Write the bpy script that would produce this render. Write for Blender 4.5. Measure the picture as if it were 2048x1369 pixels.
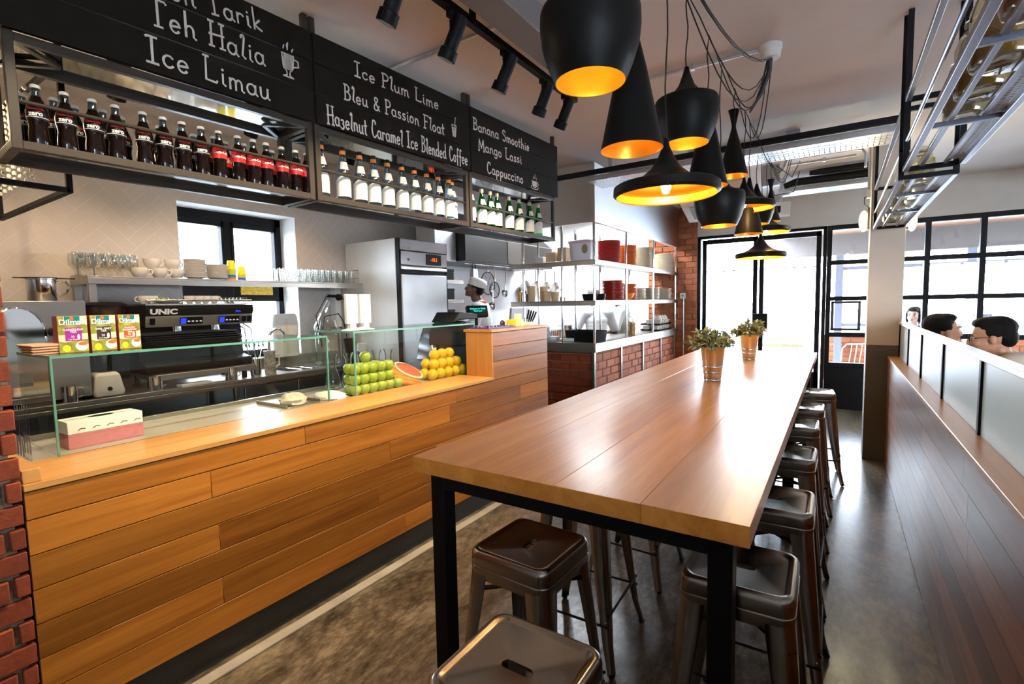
import bpy, bmesh, math, random
from mathutils import Vector, Matrix
random.seed(7)
PI = math.pi
for o in list(bpy.data.objects):
    bpy.data.objects.remove(o)
COL = bpy.context.scene.collection
SC = bpy.context.scene

# ------------------------------------------------------------------ camera
FPX = 988.8
_a, _b, _c = 0.5828, 0.0769, -0.0194
ca, sa, cb, sb, cc, sc_ = math.cos(_a), math.sin(_a), math.cos(_b), math.sin(_b), math.cos(_c), math.sin(_c)
_yaw = Matrix(((ca, 0, sa), (0, 1, 0), (-sa, 0, ca)))
_pit = Matrix(((1, 0, 0), (0, cb, -sb), (0, sb, cb)))
_rol = Matrix(((cc, -sc_, 0), (sc_, cc, 0), (0, 0, 1)))
CM = _rol @ _pit @ _yaw            # rows: right, down, forward in (x, down, depth)
CAMH = 1.55
def w2(r): return Vector((r[0], r[2], -r[1]))
right, down, fwd = w2(CM[0]), w2(CM[1]), w2(CM[2])
cam_d = bpy.data.cameras.new('camera')
cam = bpy.data.objects.new('camera', cam_d)
COL.objects.link(cam)
up = -down
back = -fwd
cam.matrix_world = Matrix(((right.x, up.x, back.x, 0), (right.y, up.y, back.y, 0), (right.z, up.z, back.z, CAMH), (0, 0, 0, 1)))
cam_d.sensor_width = 36
cam_d.lens = FPX / 2048 * 36
cam_d.clip_start = 0.05
cam_d.clip_end = 200
SC.camera = cam

def ray(u, v):
    d = right * ((u - 1024) / FPX) + down * ((v - 684.5) / FPX) + fwd
    return d
def onx(u, v, x): d = ray(u, v); t = x / d.x; return Vector((0, 0, CAMH)) + d * t
def ony(u, v, y): d = ray(u, v); t = y / d.y; return Vector((0, 0, CAMH)) + d * t
def onz(u, v, z): d = ray(u, v); t = (z - CAMH) / d.z; return Vector((0, 0, CAMH)) + d * t

# ------------------------------------------------------------------ world, exposure
SC.view_settings.view_transform = 'Standard'
SC.view_settings.look = 'None'
SC.view_settings.gamma = 1
SC.view_settings.use_curve_mapping = False
SC.view_settings.exposure = 0.45
world = bpy.data.worlds.new('world')
SC.world = world
world.use_nodes = True
nt = world.node_tree
nt.nodes.clear()
wo = nt.nodes.new('ShaderNodeOutputWorld')
bg = nt.nodes.new('ShaderNodeBackground')
tc = nt.nodes.new('ShaderNodeTexCoord')
sep = nt.nodes.new('ShaderNodeSeparateXYZ')
rmp = nt.nodes.new('ShaderNodeValToRGB')
nt.links.new(tc.outputs['Generated'], sep.inputs[0])
nt.links.new(sep.outputs['Z'], rmp.inputs[0])
rmp.color_ramp.elements[0].color = (0.87, 0.935, 1.0, 1)
rmp.color_ramp.elements[1].color = (0.60, 0.78, 1.0, 1)
nt.links.new(rmp.outputs[0], bg.inputs[0])
bg.inputs[1].default_value = 26.0
nt.links.new(bg.outputs[0], wo.inputs[0])
SC.cycles.max_bounces = 10
SC.cycles.diffuse_bounces = 4
SC.cycles.glossy_bounces = 5
SC.cycles.transmission_bounces = 8
SC.cycles.transparent_max_bounces = 24
SC.cycles.caustics_reflective = False
SC.cycles.caustics_refractive = False
SC.cycles.sample_clamp_indirect = 6.0
SC.cycles.use_denoising = True

def area_light(name, loc, rot, sx, sy, power, color=(1, 1, 1), portal=False):
    l = bpy.data.lights.new(name, 'AREA')
    l.shape = 'RECTANGLE'; l.size = sx; l.size_y = sy; l.energy = power; l.color = color
    if portal: l.cycles.is_portal = True
    o = bpy.data.objects.new(name, l); COL.objects.link(o)
    o.location = loc; o.rotation_euler = rot
    return o
# sky portals in the openings of the room (sampling aid only, they emit nothing of their own)
area_light('sky_portal', (0.9, 8.32, 1.3), (-PI/2, 0, 0), 6.0, 2.7, 1, portal=True)
area_light('sky_portal', (3.85, -2.72, 1.52), (PI/2, 0, 0), 3.7, 2.05, 1, portal=True)
area_light('sky_portal', (-4.66, 2.34, 1.76), (0, -PI/2, 0), 1.4, 1.1, 1, portal=True)

# ------------------------------------------------------------------ object helpers
def tag(o, label=None, cat=None, group=None, kind=None):
    if label: o['label'] = label
    if cat: o['category'] = cat
    if group: o['group'] = group
    if kind: o['kind'] = kind
    return o
def thing(name, label, cat, loc=(0, 0, 0), rz=0.0, group=None):
    o = bpy.data.objects.new(name, None)
    o.empty_display_size = 0.05
    COL.objects.link(o)
    o.location = loc; o.rotation_euler = (0, 0, rz)
    return tag(o, label, cat, group)
def copy_tree(o, parent=None):
    c = o.copy(); COL.objects.link(c)
    if parent is not None: c.parent = parent
    for ch in list(KIDS.get(o.name, [])):
        n = copy_tree(ch, c)
        KIDS.setdefault(c.name, []).append(n)
    return c
KIDS = {}
def dup(o, loc, rz=0.0, label=None, group=None, scale=None, rot=None):
    c = copy_tree(o)
    c.location = loc
    c.rotation_euler = rot if rot else (0, 0, rz)
    if label: c['label'] = label
    if group: c['group'] = group
    if scale: c.scale = scale if not isinstance(scale, (int, float)) else (scale,) * 3
    return c
def adopt(child, parent):
    child.parent = parent
    KIDS.setdefault(parent.name, []).append(child)

class MB:
    def __init__(s): s.bm = bmesh.new()
    def _add(s, verts, faces, M=None):
        vs = [s.bm.verts.new(M @ Vector(v) if M else Vector(v)) for v in verts]
        for f in faces:
            try: s.bm.faces.new([vs[i] for i in f])
            except ValueError: pass
        return s
    def box(s, x0, x1, y0, y1, z0, z1, M=None):
        v = [(x0, y0, z0), (x1, y0, z0), (x1, y1, z0), (x0, y1, z0), (x0, y0, z1), (x1, y0, z1), (x1, y1, z1), (x0, y1, z1)]
        return s._add(v, [(0, 3, 2, 1), (4, 5, 6, 7), (0, 1, 5, 4), (1, 2, 6, 5), (2, 3, 7, 6), (3, 0, 4, 7)], M)
    def cbox(s, c, d, M=None):
        return s.box(c[0]-d[0]/2, c[0]+d[0]/2, c[1]-d[1]/2, c[1]+d[1]/2, c[2]-d[2]/2, c[2]+d[2]/2, M)
    def bar(s, p, q, w, h=None, upv=(0, 0, 1)):
        h = h or w
        p, q = Vector(p), Vector(q); d = q - p; L = d.length
        if L < 1e-6: return s
        d.normalize(); u = Vector(upv)
        if abs(d.dot(u)) > 0.98: u = Vector((1, 0, 0))
        a = d.cross(u).normalized(); b = a.cross(d)
        v = []
        for e in (p, q):
            for i, j in ((-1, -1), (1, -1), (1, 1), (-1, 1)):
                v.append(e + a * (w / 2 * i) + b * (h / 2 * j))
        return s._add(v, [(3, 2, 1, 0), (4, 5, 6, 7), (0, 1, 5, 4), (1, 2, 6, 5), (2, 3, 7, 6), (3, 0, 4, 7)])
    def tube(s, pts, r, n=8, closed=False):
        pts = [Vector(p) for p in pts]
        rs = r if isinstance(r, (list, tuple)) else [r] * len(pts)
        rings = []; prev = None
        N = len(pts)
        for i, p in enumerate(pts):
            if closed: t = pts[(i+1) % N] - pts[i-1]
            elif i == 0: t = pts[1] - p
            elif i == N - 1: t = p - pts[i-1]
            else: t = (pts[i+1] - p).normalized() + (p - pts[i-1]).normalized()
            if t.length < 1e-9: t = Vector((0, 0, 1))
            t.normalize()
            if prev is None:
                a = t.cross(Vector((0, 0, 1)))
                if a.length < 1e-3: a = t.cross(Vector((1, 0, 0)))
            else:
                a = prev - t * prev.dot(t)
                if a.length < 1e-6: a = t.cross(Vector((1, 0, 0)))
            a.normalize(); prev = a; b = t.cross(a)
            rings.append([s.bm.verts.new(p + (a * math.cos(2*PI*k/n) + b * math.sin(2*PI*k/n)) * rs[i]) for k in range(n)])
        M = N if closed else N - 1
        for i in range(M):
            A, B = rings[i], rings[(i+1) % N]
            for k in range(n):
                s.bm.faces.new((A[k], A[(k+1) % n], B[(k+1) % n], B[k]))
        if not closed:
            s.bm.faces.new(list(reversed(rings[0]))); s.bm.faces.new(rings[-1])
        return s
    def lathe(s, prof, n=24, c=(0, 0, 0), M=None, closed=False):
        c = Vector(c); rings = []
        for r, z in prof:
            if r < 1e-6:
                p = Vector((0, 0, z)) + c
                rings.append([s.bm.verts.new(M @ p if M else p)])
            else:
                ring = []
                for k in range(n):
                    p = Vector((r * math.cos(2*PI*k/n), r * math.sin(2*PI*k/n), z)) + c
                    ring.append(s.bm.verts.new(M @ p if M else p))
                rings.append(ring)
        m = len(rings)
        for i in range(m if closed else m - 1):
            A, B = rings[i], rings[(i+1) % m]
            if len(A) == 1 and len(B) == 1: continue
            for k in range(n):
                k2 = (k + 1) % n
                if len(A) == 1: s.bm.faces.new((A[0], B[k2], B[k]))
                elif len(B) == 1: s.bm.faces.new((A[k], A[k2], B[0]))
                else: s.bm.faces.new((A[k], A[k2], B[k2], B[k]))
        return s
    def loft(s, loops, cap0=False, cap1=False):
        R = [[s.bm.verts.new(Vector(p)) for p in L] for L in loops]
        n = len(R[0])
        for A, B in zip(R, R[1:]):
            for k in range(n):
                s.bm.faces.new((A[k], A[(k+1) % n], B[(k+1) % n], B[k]))
        if cap0: s.bm.faces.new(list(reversed(R[0])))
        if cap1: s.bm.faces.new(R[-1])
        return s
    def poly(s, pts, M=None):
        vs = [s.bm.verts.new(M @ Vector(p) if M else Vector(p)) for p in pts]
        try: s.bm.faces.new(vs)
        except ValueError: pass
        return s
    def prism(s, poly, axis, a0, a1):
        # extrude 2-D polygon along axis ('x','y','z'); poly coords are the other two axes in xyz order
        def P(p, a):
            if axis == 'x': return (a, p[0], p[1])
            if axis == 'y': return (p[0], a, p[1])
            return (p[0], p[1], a)
        n = len(poly)
        v = [P(p, a0) for p in poly] + [P(p, a1) for p in poly]
        f = [tuple(range(n - 1, -1, -1)), tuple(range(n, 2 * n))] + [(i, (i+1) % n, n + (i+1) % n, n + i) for i in range(n)]
        return s._add(v, f)
    def ball(s, c, r, seg=16, rings=10, M=None):
        r = r if isinstance(r, (tuple, list)) else (r, r, r)
        prof = [(math.sin(PI * i / rings), -math.cos(PI * i / rings)) for i in range(rings + 1)]
        T = Matrix.Translation(Vector(c)) @ (M.to_4x4() if M else Matrix.Identity(4)) @ Matrix.Diagonal((r[0], r[1], r[2], 1))
        return s.lathe([(0 if p[0] < 1e-6 else p[0], p[1]) for p in prof], seg, M=T)
    def build(s, name, mat, parent=None, smooth=True, bevel=0, seg=2, angle=35, solid=0, subsurf=0, kind=None, label=None):
        bmesh.ops.recalc_face_normals(s.bm, faces=s.bm.faces[:])
        me = bpy.data.meshes.new(name)
        s.bm.to_mesh(me); s.bm.free()
        if mat: me.materials.append(mat)
        if smooth:
            me.shade_smooth(); me.set_sharp_from_angle(angle=math.radians(angle))
        o = bpy.data.objects.new(name, me)
        COL.objects.link(o)
        if parent is not None: adopt(o, parent)
        if solid:
            m = o.modifiers.new('solid', 'SOLIDIFY'); m.thickness = solid; m.offset = 0
        if bevel:
            m = o.modifiers.new('bevel', 'BEVEL'); m.width = bevel; m.segments = seg; m.limit_method = 'ANGLE'; m.angle_limit = math.radians(40)
            m.harden_normals = False
        if subsurf:
            m = o.modifiers.new('sub', 'SUBSURF'); m.levels = subsurf; m.render_levels = subsurf
        if kind: o['kind'] = kind
        if label: o['label'] = label
        return o
def world_part(o, root):
    """mesh written in world coordinates, child of an unrotated root that stands elsewhere"""
    o.location = -root.location
    return o
def wb(mb, name, mat, root, **k):
    return world_part(mb.build(name, mat, root, **k), root)

ORD = ['first', 'second', 'third', 'fourth', 'fifth', 'sixth', 'seventh', 'eighth', 'ninth', 'tenth', 'eleventh', 'twelfth', 'thirteenth', 'fourteenth', 'fifteenth', 'sixteenth', 'seventeenth', 'eighteenth', 'nineteenth', 'twentieth', 'twenty-first', 'twenty-second', 'twenty-third', 'twenty-fourth', 'twenty-fifth']

# ------------------------------------------------------------------ materials
def nodes(name):
    m = bpy.data.materials.new(name); m.use_nodes = True
    t = m.node_tree
    return m, t, t.nodes['Principled BSDF'], t.nodes['Material Output']
def N(t, kind, **kw):
    n = t.nodes.new('ShaderNode' + kind)
    for k, v in kw.items(): setattr(n, k, v)
    return n
def simple(name, col, rough=0.5, metal=0.0, bump=0.0, bscale=200, spec=None, coat=0.0, var=0.0, vscale=6, emit=None, estr=0, trans=0, ior=1.45, alpha=1):
    m, t, p, out = nodes(name)
    p.inputs['Base Color'].default_value = (*col, 1)
    p.inputs['Roughness'].default_value = rough
    p.inputs['Metallic'].default_value = metal
    if spec is not None: p.inputs['Specular IOR Level'].default_value = spec
    if coat: p.inputs['Coat Weight'].default_value = coat; p.inputs['Coat Roughness'].default_value = 0.1
    if trans: p.inputs['Transmission Weight'].default_value = trans; p.inputs['IOR'].default_value = ior
    if emit: p.inputs['Emission Color'].default_value = (*emit, 1); p.inputs['Emission Strength'].default_value = estr
    tc = N(t, 'TexCoord')
    nz = N(t, 'TexNoise'); nz.inputs['Scale'].default_value = vscale; nz.inputs['Detail'].default_value = 5
    t.links.new(tc.outputs['Object'], nz.inputs['Vector'])
    v = var if var else 0.06
    mx = N(t, 'MixRGB'); mx.blend_type = 'MULTIPLY'; mx.inputs[0].default_value = 1
    rp = N(t, 'ValToRGB')
    rp.color_ramp.elements[0].position = 0.3; rp.color_ramp.elements[1].position = 0.7
    rp.color_ramp.elements[0].color = (1 - v, 1 - v, 1 - v, 1); rp.color_ramp.elements[1].color = (1, 1, 1, 1)
    t.links.new(nz.outputs['Fac'], rp.inputs[0])
    mx.inputs[1].default_value = (*col, 1)
    t.links.new(rp.outputs[0], mx.inputs[2])
    t.links.new(mx.outputs[0], p.inputs['Base Color'])
    if bump:
        nb = N(t, 'TexNoise'); nb.inputs['Scale'].default_value = bscale; nb.inputs['Detail'].default_value = 4
        t.links.new(tc.outputs['Object'], nb.inputs['Vector'])
        b = N(t, 'Bump'); b.inputs['Strength'].default_value = bump; b.inputs['Distance'].default_value = 0.01
        t.links.new(nb.outputs['Fac'], b.inputs['Height'])
        t.links.new(b.outputs[0], p.inputs['Normal'])
    return m
def wood(name, dark, light, axis='y', rough=0.35, coat=0.25, island=0.35, freq=1.0, bump=0.08):
    m, t, p, out = nodes(name)
    tc = N(t, 'TexCoord'); geo = N(t, 'NewGeometry')
    mp = N(t, 'Mapping')
    s = {'x': (1.2, 22, 22), 'y': (22, 1.2, 22), 'z': (22, 22, 1.2)}[axis]
    mp.inputs['Scale'].default_value = tuple(q * freq for q in s)
    off = N(t, 'VectorMath', operation='SCALE'); cmb = N(t, 'CombineXYZ')
    for i in range(3): t.links.new(geo.outputs['Random Per Island'], cmb.inputs[i])
    t.links.new(cmb.outputs[0], off.inputs[0]); off.inputs['Scale'].default_value = 37.0
    add = N(t, 'VectorMath', operation='ADD')
    t.links.new(tc.outputs['Object'], add.inputs[0]); t.links.new(off.outputs[0], add.inputs[1])
    t.links.new(add.outputs[0], mp.inputs['Vector'])
    n1 = N(t, 'TexNoise'); n1.inputs['Scale'].default_value = 1.0; n1.inputs['Detail'].default_value = 8; n1.inputs['Roughness'].default_value = 0.65; n1.inputs['Distortion'].default_value = 0.6
    t.links.new(mp.outputs[0], n1.inputs['Vector'])
    mp2 = N(t, 'Mapping'); mp2.inputs['Scale'].default_value = tuple(q * freq * 0.16 for q in s)
    t.links.new(add.outputs[0], mp2.inputs['Vector'])
    wv = N(t, 'TexNoise'); wv.inputs['Scale'].default_value = 1.0; wv.inputs['Detail'].default_value = 3; wv.inputs['Distortion'].default_value = 1.5
    t.links.new(mp2.outputs[0], wv.inputs['Vector'])
    mm = N(t, 'MixRGB'); mm.inputs[0].default_value = 0.45
    t.links.new(n1.outputs['Fac'], mm.inputs[1]); t.links.new(wv.outputs['Fac'], mm.inputs[2])
    rp = N(t, 'ValToRGB'); rp.color_ramp.elements[0].position = 0.33; rp.color_ramp.elements[1].position = 0.66
    rp.color_ramp.elements[0].color = (*dark, 1); rp.color_ramp.elements[1].color = (*light, 1)
    t.links.new(mm.outputs[0], rp.inputs[0])
    # per plank tone
    mr = N(t, 'MapRange'); mr.inputs['To Min'].default_value = 1 - island; mr.inputs['To Max'].default_value = 1 + island * 0.45
    t.links.new(geo.outputs['Random Per Island'], mr.inputs['Value'])
    hsv = N(t, 'HueSaturation')
    t.links.new(rp.outputs[0], hsv.inputs['Color']); t.links.new(mr.outputs[0], hsv.inputs['Value'])
    t.links.new(hsv.outputs[0], p.inputs['Base Color'])
    p.inputs['Roughness'].default_value = rough
    p.inputs['Coat Weight'].default_value = coat; p.inputs['Coat Roughness'].default_value = 0.26; p.inputs['Coat IOR'].default_value = 1.32; p.inputs['Specular IOR Level'].default_value = 0.25
    b = N(t, 'Bump'); b.inputs['Strength'].default_value = bump; b.inputs['Distance'].default_value = 0.003
    t.links.new(n1.outputs['Fac'], b.inputs['Height']); t.links.new(b.outputs[0], p.inputs['Normal'])
    return m
def brushed(name, col, rough=0.25, axis='z', amt=0.12, metal=1.0, aniso=0.0, arot=0.0):
    m, t, p, out = nodes(name)
    if aniso:
        tg = N(t, 'Tangent', direction_type='RADIAL', axis='Z'); t.links.new(tg.outputs[0], p.inputs['Tangent'])
        p.inputs['Anisotropic'].default_value = aniso; p.inputs['Anisotropic Rotation'].default_value = arot
    tc = N(t, 'TexCoord'); mp = N(t, 'Mapping')
    s = {'x': (2, 240, 240), 'y': (240, 2, 240), 'z': (240, 240, 2)}[axis]
    mp.inputs['Scale'].default_value = s
    t.links.new(tc.outputs['Object'], mp.inputs['Vector'])
    n = N(t, 'TexNoise'); n.inputs['Scale'].default_value = 1; n.inputs['Detail'].default_value = 3
    t.links.new(mp.outputs[0], n.inputs['Vector'])
    n2 = N(t, 'TexNoise'); n2.inputs['Scale'].default_value = 3; n2.inputs['Detail'].default_value = 4
    t.links.new(tc.outputs['Object'], n2.inputs['Vector'])
    mr = N(t, 'MapRange'); mr.inputs['To Min'].default_value = rough * 0.75; mr.inputs['To Max'].default_value = rough * 1.35
    t.links.new(n2.outputs['Fac'], mr.inputs['Value']); t.links.new(mr.outputs[0], p.inputs['Roughness'])
    b = N(t, 'Bump'); b.inputs['Strength'].default_value = amt; b.inputs['Distance'].default_value = 0.0006
    t.links.new(n.outputs['Fac'], b.inputs['Height']); t.links.new(b.outputs[0], p.inputs['Normal'])
    p.inputs['Base Color'].default_value = (*col, 1); p.inputs['Metallic'].default_value = metal
    return m
def thin_glass(name, tint=(0.95, 1, 0.98), refl=0.5, rough=0.0, ior=1.5):
    """thin sheet: clear, with a Fresnel-like sheen that is the same from both sides"""
    m = bpy.data.materials.new(name); m.use_nodes = True
    t = m.node_tree; t.nodes.clear()
    out = N(t, 'OutputMaterial'); tr = N(t, 'BsdfTransparent'); gl = N(t, 'BsdfGlossy'); mx = N(t, 'MixShader'); lw = N(t, 'LayerWeight')
    tr.inputs[0].default_value = (*tint, 1); gl.inputs['Roughness'].default_value = rough; lw.inputs['Blend'].default_value = 0.5
    pw = N(t, 'Math', operation='POWER'); pw.inputs[1].default_value = 4.0
    ma = N(t, 'Math', operation='MULTIPLY_ADD'); ma.inputs[1].default_value = min(1.0, 1.6*refl); ma.inputs[2].default_value = 0.045*2*refl
    cl = N(t, 'Math', operation='MINIMUM'); cl.inputs[1].default_value = 1.0
    t.links.new(lw.outputs['Facing'], pw.inputs[0]); t.links.new(pw.outputs[0], ma.inputs[0]); t.links.new(ma.outputs[0], cl.inputs[0]); t.links.new(cl.outputs[0], mx.inputs[0])
    t.links.new(tr.outputs[0], mx.inputs[1]); t.links.new(gl.outputs[0], mx.inputs[2]); t.links.new(mx.outputs[0], out.inputs[0])
    return m
def emission(name, col, s):
    m = bpy.data.materials.new(name); m.use_nodes = True
    t = m.node_tree; t.nodes.clear()
    out = N(t, 'OutputMaterial'); e = N(t, 'Emission'); e.inputs[0].default_value = (*col, 1); e.inputs[1].default_value = s
    t.links.new(e.outputs[0], out.inputs[0])
    return m
def brick_mat(name, c1, c2, c3):
    m, t, p, out = nodes(name)
    tc = N(t, 'TexCoord'); geo = N(t, 'NewGeometry')
    rp = N(t, 'ValToRGB'); rp.color_ramp.elements[0].color = (*c1, 1); rp.color_ramp.elements[1].color = (*c2, 1)
    e = rp.color_ramp.elements.new(0.6); e.color = (*c3, 1)
    t.links.new(geo.outputs['Random Per Island'], rp.inputs[0])
    n = N(t, 'TexNoise'); n.inputs['Scale'].default_value = 28; n.inputs['Detail'].default_value = 8; n.inputs['Roughness'].default_value = 0.7
    t.links.new(tc.outputs['Object'], n.inputs['Vector'])
    r2 = N(t, 'ValToRGB'); r2.color_ramp.elements[0].position = 0.3; r2.color_ramp.elements[1].position = 0.75
    r2.color_ramp.elements[0].color = (0.55, 0.5, 0.48, 1); r2.color_ramp.elements[1].color = (1.1, 1.1, 1.1, 1)
    t.links.new(n.outputs['Fac'], r2.inputs[0])
    mx = N(t, 'MixRGB'); mx.blend_type = 'MULTIPLY'; mx.inputs[0].default_value = 0.85
    t.links.new(rp.outputs[0], mx.inputs[1]); t.links.new(r2.outputs[0], mx.inputs[2])
    t.links.new(mx.outputs[0], p.inputs['Base Color'])
    p.inputs['Roughness'].default_value = 0.8
    b = N(t, 'Bump'); b.inputs['Strength'].default_value = 0.6; b.inputs['Distance'].default_value = 0.006
    t.links.new(n.outputs['Fac'], b.inputs['Height']); t.links.new(b.outputs[0], p.inputs['Normal'])
    return m
def concrete_floor(name):
    m, t, p, out = nodes(name)
    tc = N(t, 'TexCoord')
    mp = N(t, 'Mapping'); mp.inputs['Scale'].default_value = (1.0, 0.45, 1); mp.inputs['Rotation'].default_value = (0, 0, 0.35)
    t.links.new(tc.outputs['Object'], mp.inputs['Vector'])
    n1 = N(t, 'TexNoise'); n1.inputs['Scale'].default_value = 3.2; n1.inputs['Detail'].default_value = 9; n1.inputs['Roughness'].default_value = 0.68; n1.inputs['Distortion'].default_value = 0.8
    t.links.new(mp.outputs[0], n1.inputs['Vector'])
    n2 = N(t, 'TexNoise'); n2.inputs['Scale'].default_value = 34; n2.inputs['Detail'].default_value = 7; n2.inputs['Roughness'].default_value = 0.7
    t.links.new(mp.outputs[0], n2.inputs['Vector'])
    mm = N(t, 'MixRGB'); mm.inputs[0].default_value = 0.4
    t.links.new(n1.outputs['Fac'], mm.inputs[1]); t.links.new(n2.outputs['Fac'], mm.inputs[2])
    rp = N(t, 'ValToRGB'); rp.color_ramp.elements[0].position = 0.41; rp.color_ramp.elements[1].position = 0.61
    rp.color_ramp.elements[0].color = (0.035, 0.027, 0.018, 1); rp.color_ramp.elements[1].color = (0.27, 0.21, 0.145, 1)
    e = rp.color_ramp.elements.new(0.5); e.color = (0.115, 0.088, 0.06, 1)
    t.links.new(mm.outputs[0], rp.inputs[0]); t.links.new(rp.outputs[0], p.inputs['Base Color'])
    mr = N(t, 'MapRange'); mr.inputs['To Min'].default_value = 0.20; mr.inputs['To Max'].default_value = 0.45; p.inputs['Coat Weight'].default_value = 0.6; p.inputs['Coat Roughness'].default_value = 0.2; p.inputs['Coat IOR'].default_value = 1.4; p.inputs['Specular IOR Level'].default_value = 0.35
    t.links.new(n1.outputs['Fac'], mr.inputs['Value']); t.links.new(mr.outputs[0], p.inputs['Roughness'])
    b = N(t, 'Bump'); b.inputs['Strength'].default_value = 0.25; b.inputs['Distance'].default_value = 0.004
    t.links.new(mm.outputs[0], b.inputs['Height']); t.links.new(b.outputs[0], p.inputs['Normal'])
    return m

M = {}
M['floor'] = concrete_floor('polished_concrete')
M['plaster'] = simple('white_plaster', (0.75, 0.725, 0.70), 0.9, bump=0.05, bscale=60, var=0.06, vscale=2)
M['ceiling'] = simple('ceiling_paint', (0.80, 0.76, 0.745), 0.85, bump=0.03, bscale=40, var=0.08, vscale=1.5)
M['farwall'] = simple('far_wall_paint', (0.60, 0.565, 0.53), 0.9, var=0.06)
M['colpaint'] = simple('column_paint', (0.67, 0.58, 0.49), 0.85, bump=0.05, bscale=80, var=0.05)
M['colgrey'] = simple('column_grey_dado', (0.115, 0.10, 0.085), 0.6, var=0.1)
M['tile'] = simple('glazed_wall_tile', (0.64, 0.585, 0.55), 0.25, var=0.04)
M['grout'] = simple('pale_grout', (0.74, 0.70, 0.665), 0.9)
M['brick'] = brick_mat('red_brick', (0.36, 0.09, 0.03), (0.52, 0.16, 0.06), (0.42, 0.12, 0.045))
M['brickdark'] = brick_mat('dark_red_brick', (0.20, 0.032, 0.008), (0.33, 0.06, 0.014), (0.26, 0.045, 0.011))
M['mortar'] = simple('brick_mortar', (0.30, 0.22, 0.15), 0.95, bump=0.4, bscale=120, var=0.2)
M['wood_counter'] = wood('counter_teak', (0.23, 0.068, 0.009), (0.57, 0.22, 0.033), 'y', island=0.4)
M['wood_top'] = wood('ledge_teak', (0.44, 0.20, 0.05), (0.72, 0.38, 0.12), 'y', island=0.2, rough=0.3)
M['wood_end'] = wood('step_teak', (0.42, 0.17, 0.03), (0.70, 0.33, 0.08), 'z', island=0.2)
M['wood_table'] = wood('table_teak', (0.54, 0.175, 0.022), (0.86, 0.37, 0.07), 'y', rough=0.38, coat=0.85, island=0.22, freq=0.8)
M['wood_part'] = wood('partition_wood', (0.16, 0.055, 0.022), (0.40, 0.16, 0.07), 'y', rough=0.3, coat=0.35, island=0.45)
M['wood_sill'] = wood('partition_sill_wood', (0.34, 0.15, 0.07), (0.55, 0.28, 0.13), 'y', rough=0.35, island=0.2)
M['wood_out'] = wood('terrace_soffit_wood', (0.20, 0.10, 0.06), (0.42, 0.23, 0.14), 'x', rough=0.5, island=0.3)
M['steel'] = brushed('brushed_steel', (0.43, 0.405, 0.37), 0.33, 'y')
M['steel_x'] = brushed('brushed_steel_wide', (0.62, 0.61, 0.59), 0.26, 'x')
M['steel_z'] = brushed('brushed_steel_upright', (0.40, 0.39, 0.375), 0.32, 'z')
M['mirror'] = brushed('polished_steel_deck', (0.62, 0.64, 0.60), 0.06, 'y', 0.02)
M['chrome'] = simple('chrome', (0.78, 0.78, 0.78), 0.08, 1.0)
M['galv'] = simple('galvanised_steel', (0.66, 0.67, 0.69), 0.4, 0.8, var=0.15, vscale=30)
M['stool'] = brushed('gunmetal_stool', (0.34, 0.31, 0.275), 0.23, 'x', 0.05)
M['black'] = simple('black_powder_coat', (0.008, 0.008, 0.009), 0.5, spec=0.10)
M['blackmetal'] = simple('black_steel', (0.014, 0.013, 0.012), 0.42, spec=0.16, var=0.2)
M['bronze'] = simple('dark_frame_steel', (0.040, 0.032, 0.026), 0.38, 0.0, spec=0.25)
M['sheensteel'] = simple('window_sheen_steel', (0.22, 0.235, 0.30), 0.3, 0.5)  # rack rails: reflected window light put into the colour as blue-grey
M['board'] = simple('chalkboard', (0.014, 0.0115, 0.009), 0.6, spec=0.08, var=0.25, vscale=12)
M['chalk'] = simple('chalk_marker', (0.88, 0.84, 0.80), 0.8, var=0.12, vscale=90)
M['glass'] = thin_glass('clear_glass', (0.97, 1, 0.985), 0.45)
M['winglass'] = thin_glass('window_glass', (0.96, 0.98, 1.0), 0.35)
M['glassedge'] = simple('green_glass_edge', (0.16, 0.42, 0.34), 0.12, trans=0.3, ior=1.5)
M['glassedge2'] = simple('teal_glass_edge', (0.22, 0.55, 0.50), 0.12, trans=0.3, ior=1.5)
M['tumbler'] = thin_glass('drinking_glass', (0.955, 0.965, 0.955), 1.0)
M['bottleclear'] = thin_glass('clear_bottle_glass', (0.60, 0.72, 0.78), 1.0)
M['bottlegreen'] = thin_glass('green_bottle_glass', (0.04, 0.50, 0.16), 0.7)
M['jarglass'] = thin_glass('jar_glass', (0.93, 0.90, 0.80), 0.9)
def frosted(name, col):
    m = bpy.data.materials.new(name); m.use_nodes = True
    t = m.node_tree; t.nodes.clear()
    out = N(t, 'OutputMaterial'); tl = N(t, 'BsdfTranslucent'); df = N(t, 'BsdfDiffuse'); gl = N(t, 'BsdfGlossy'); m1 = N(t, 'MixShader'); m2 = N(t, 'MixShader'); lw = N(t, 'LayerWeight')
    tl.inputs[0].default_value = (*col, 1); df.inputs[0].default_value = (*col, 1); gl.inputs['Roughness'].default_value = 0.3
    m1.inputs[0].default_value = 0.35; lw.inputs['Blend'].default_value = 0.25
    t.links.new(tl.outputs[0], m1.inputs[1]); t.links.new(df.outputs[0], m1.inputs[2])
    t.links.new(lw.outputs['Fresnel'], m2.inputs[0]); t.links.new(m1.outputs[0], m2.inputs[1]); t.links.new(gl.outputs[0], m2.inputs[2]); t.links.new(m2.outputs[0], out.inputs[0])
    return m
M['frost'] = frosted('frosted_glass', (0.90, 0.97, 0.96))
M['cola'] = simple('cola_bottle', (0.006, 0.0025, 0.002), 0.07, spec=0.35)
M['colared'] = simple('red_cola_label', (0.62, 0.02, 0.015), 0.3, var=0.1)
M['colablack'] = simple('black_cola_label', (0.008, 0.006, 0.007), 0.3, spec=0.3)
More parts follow.
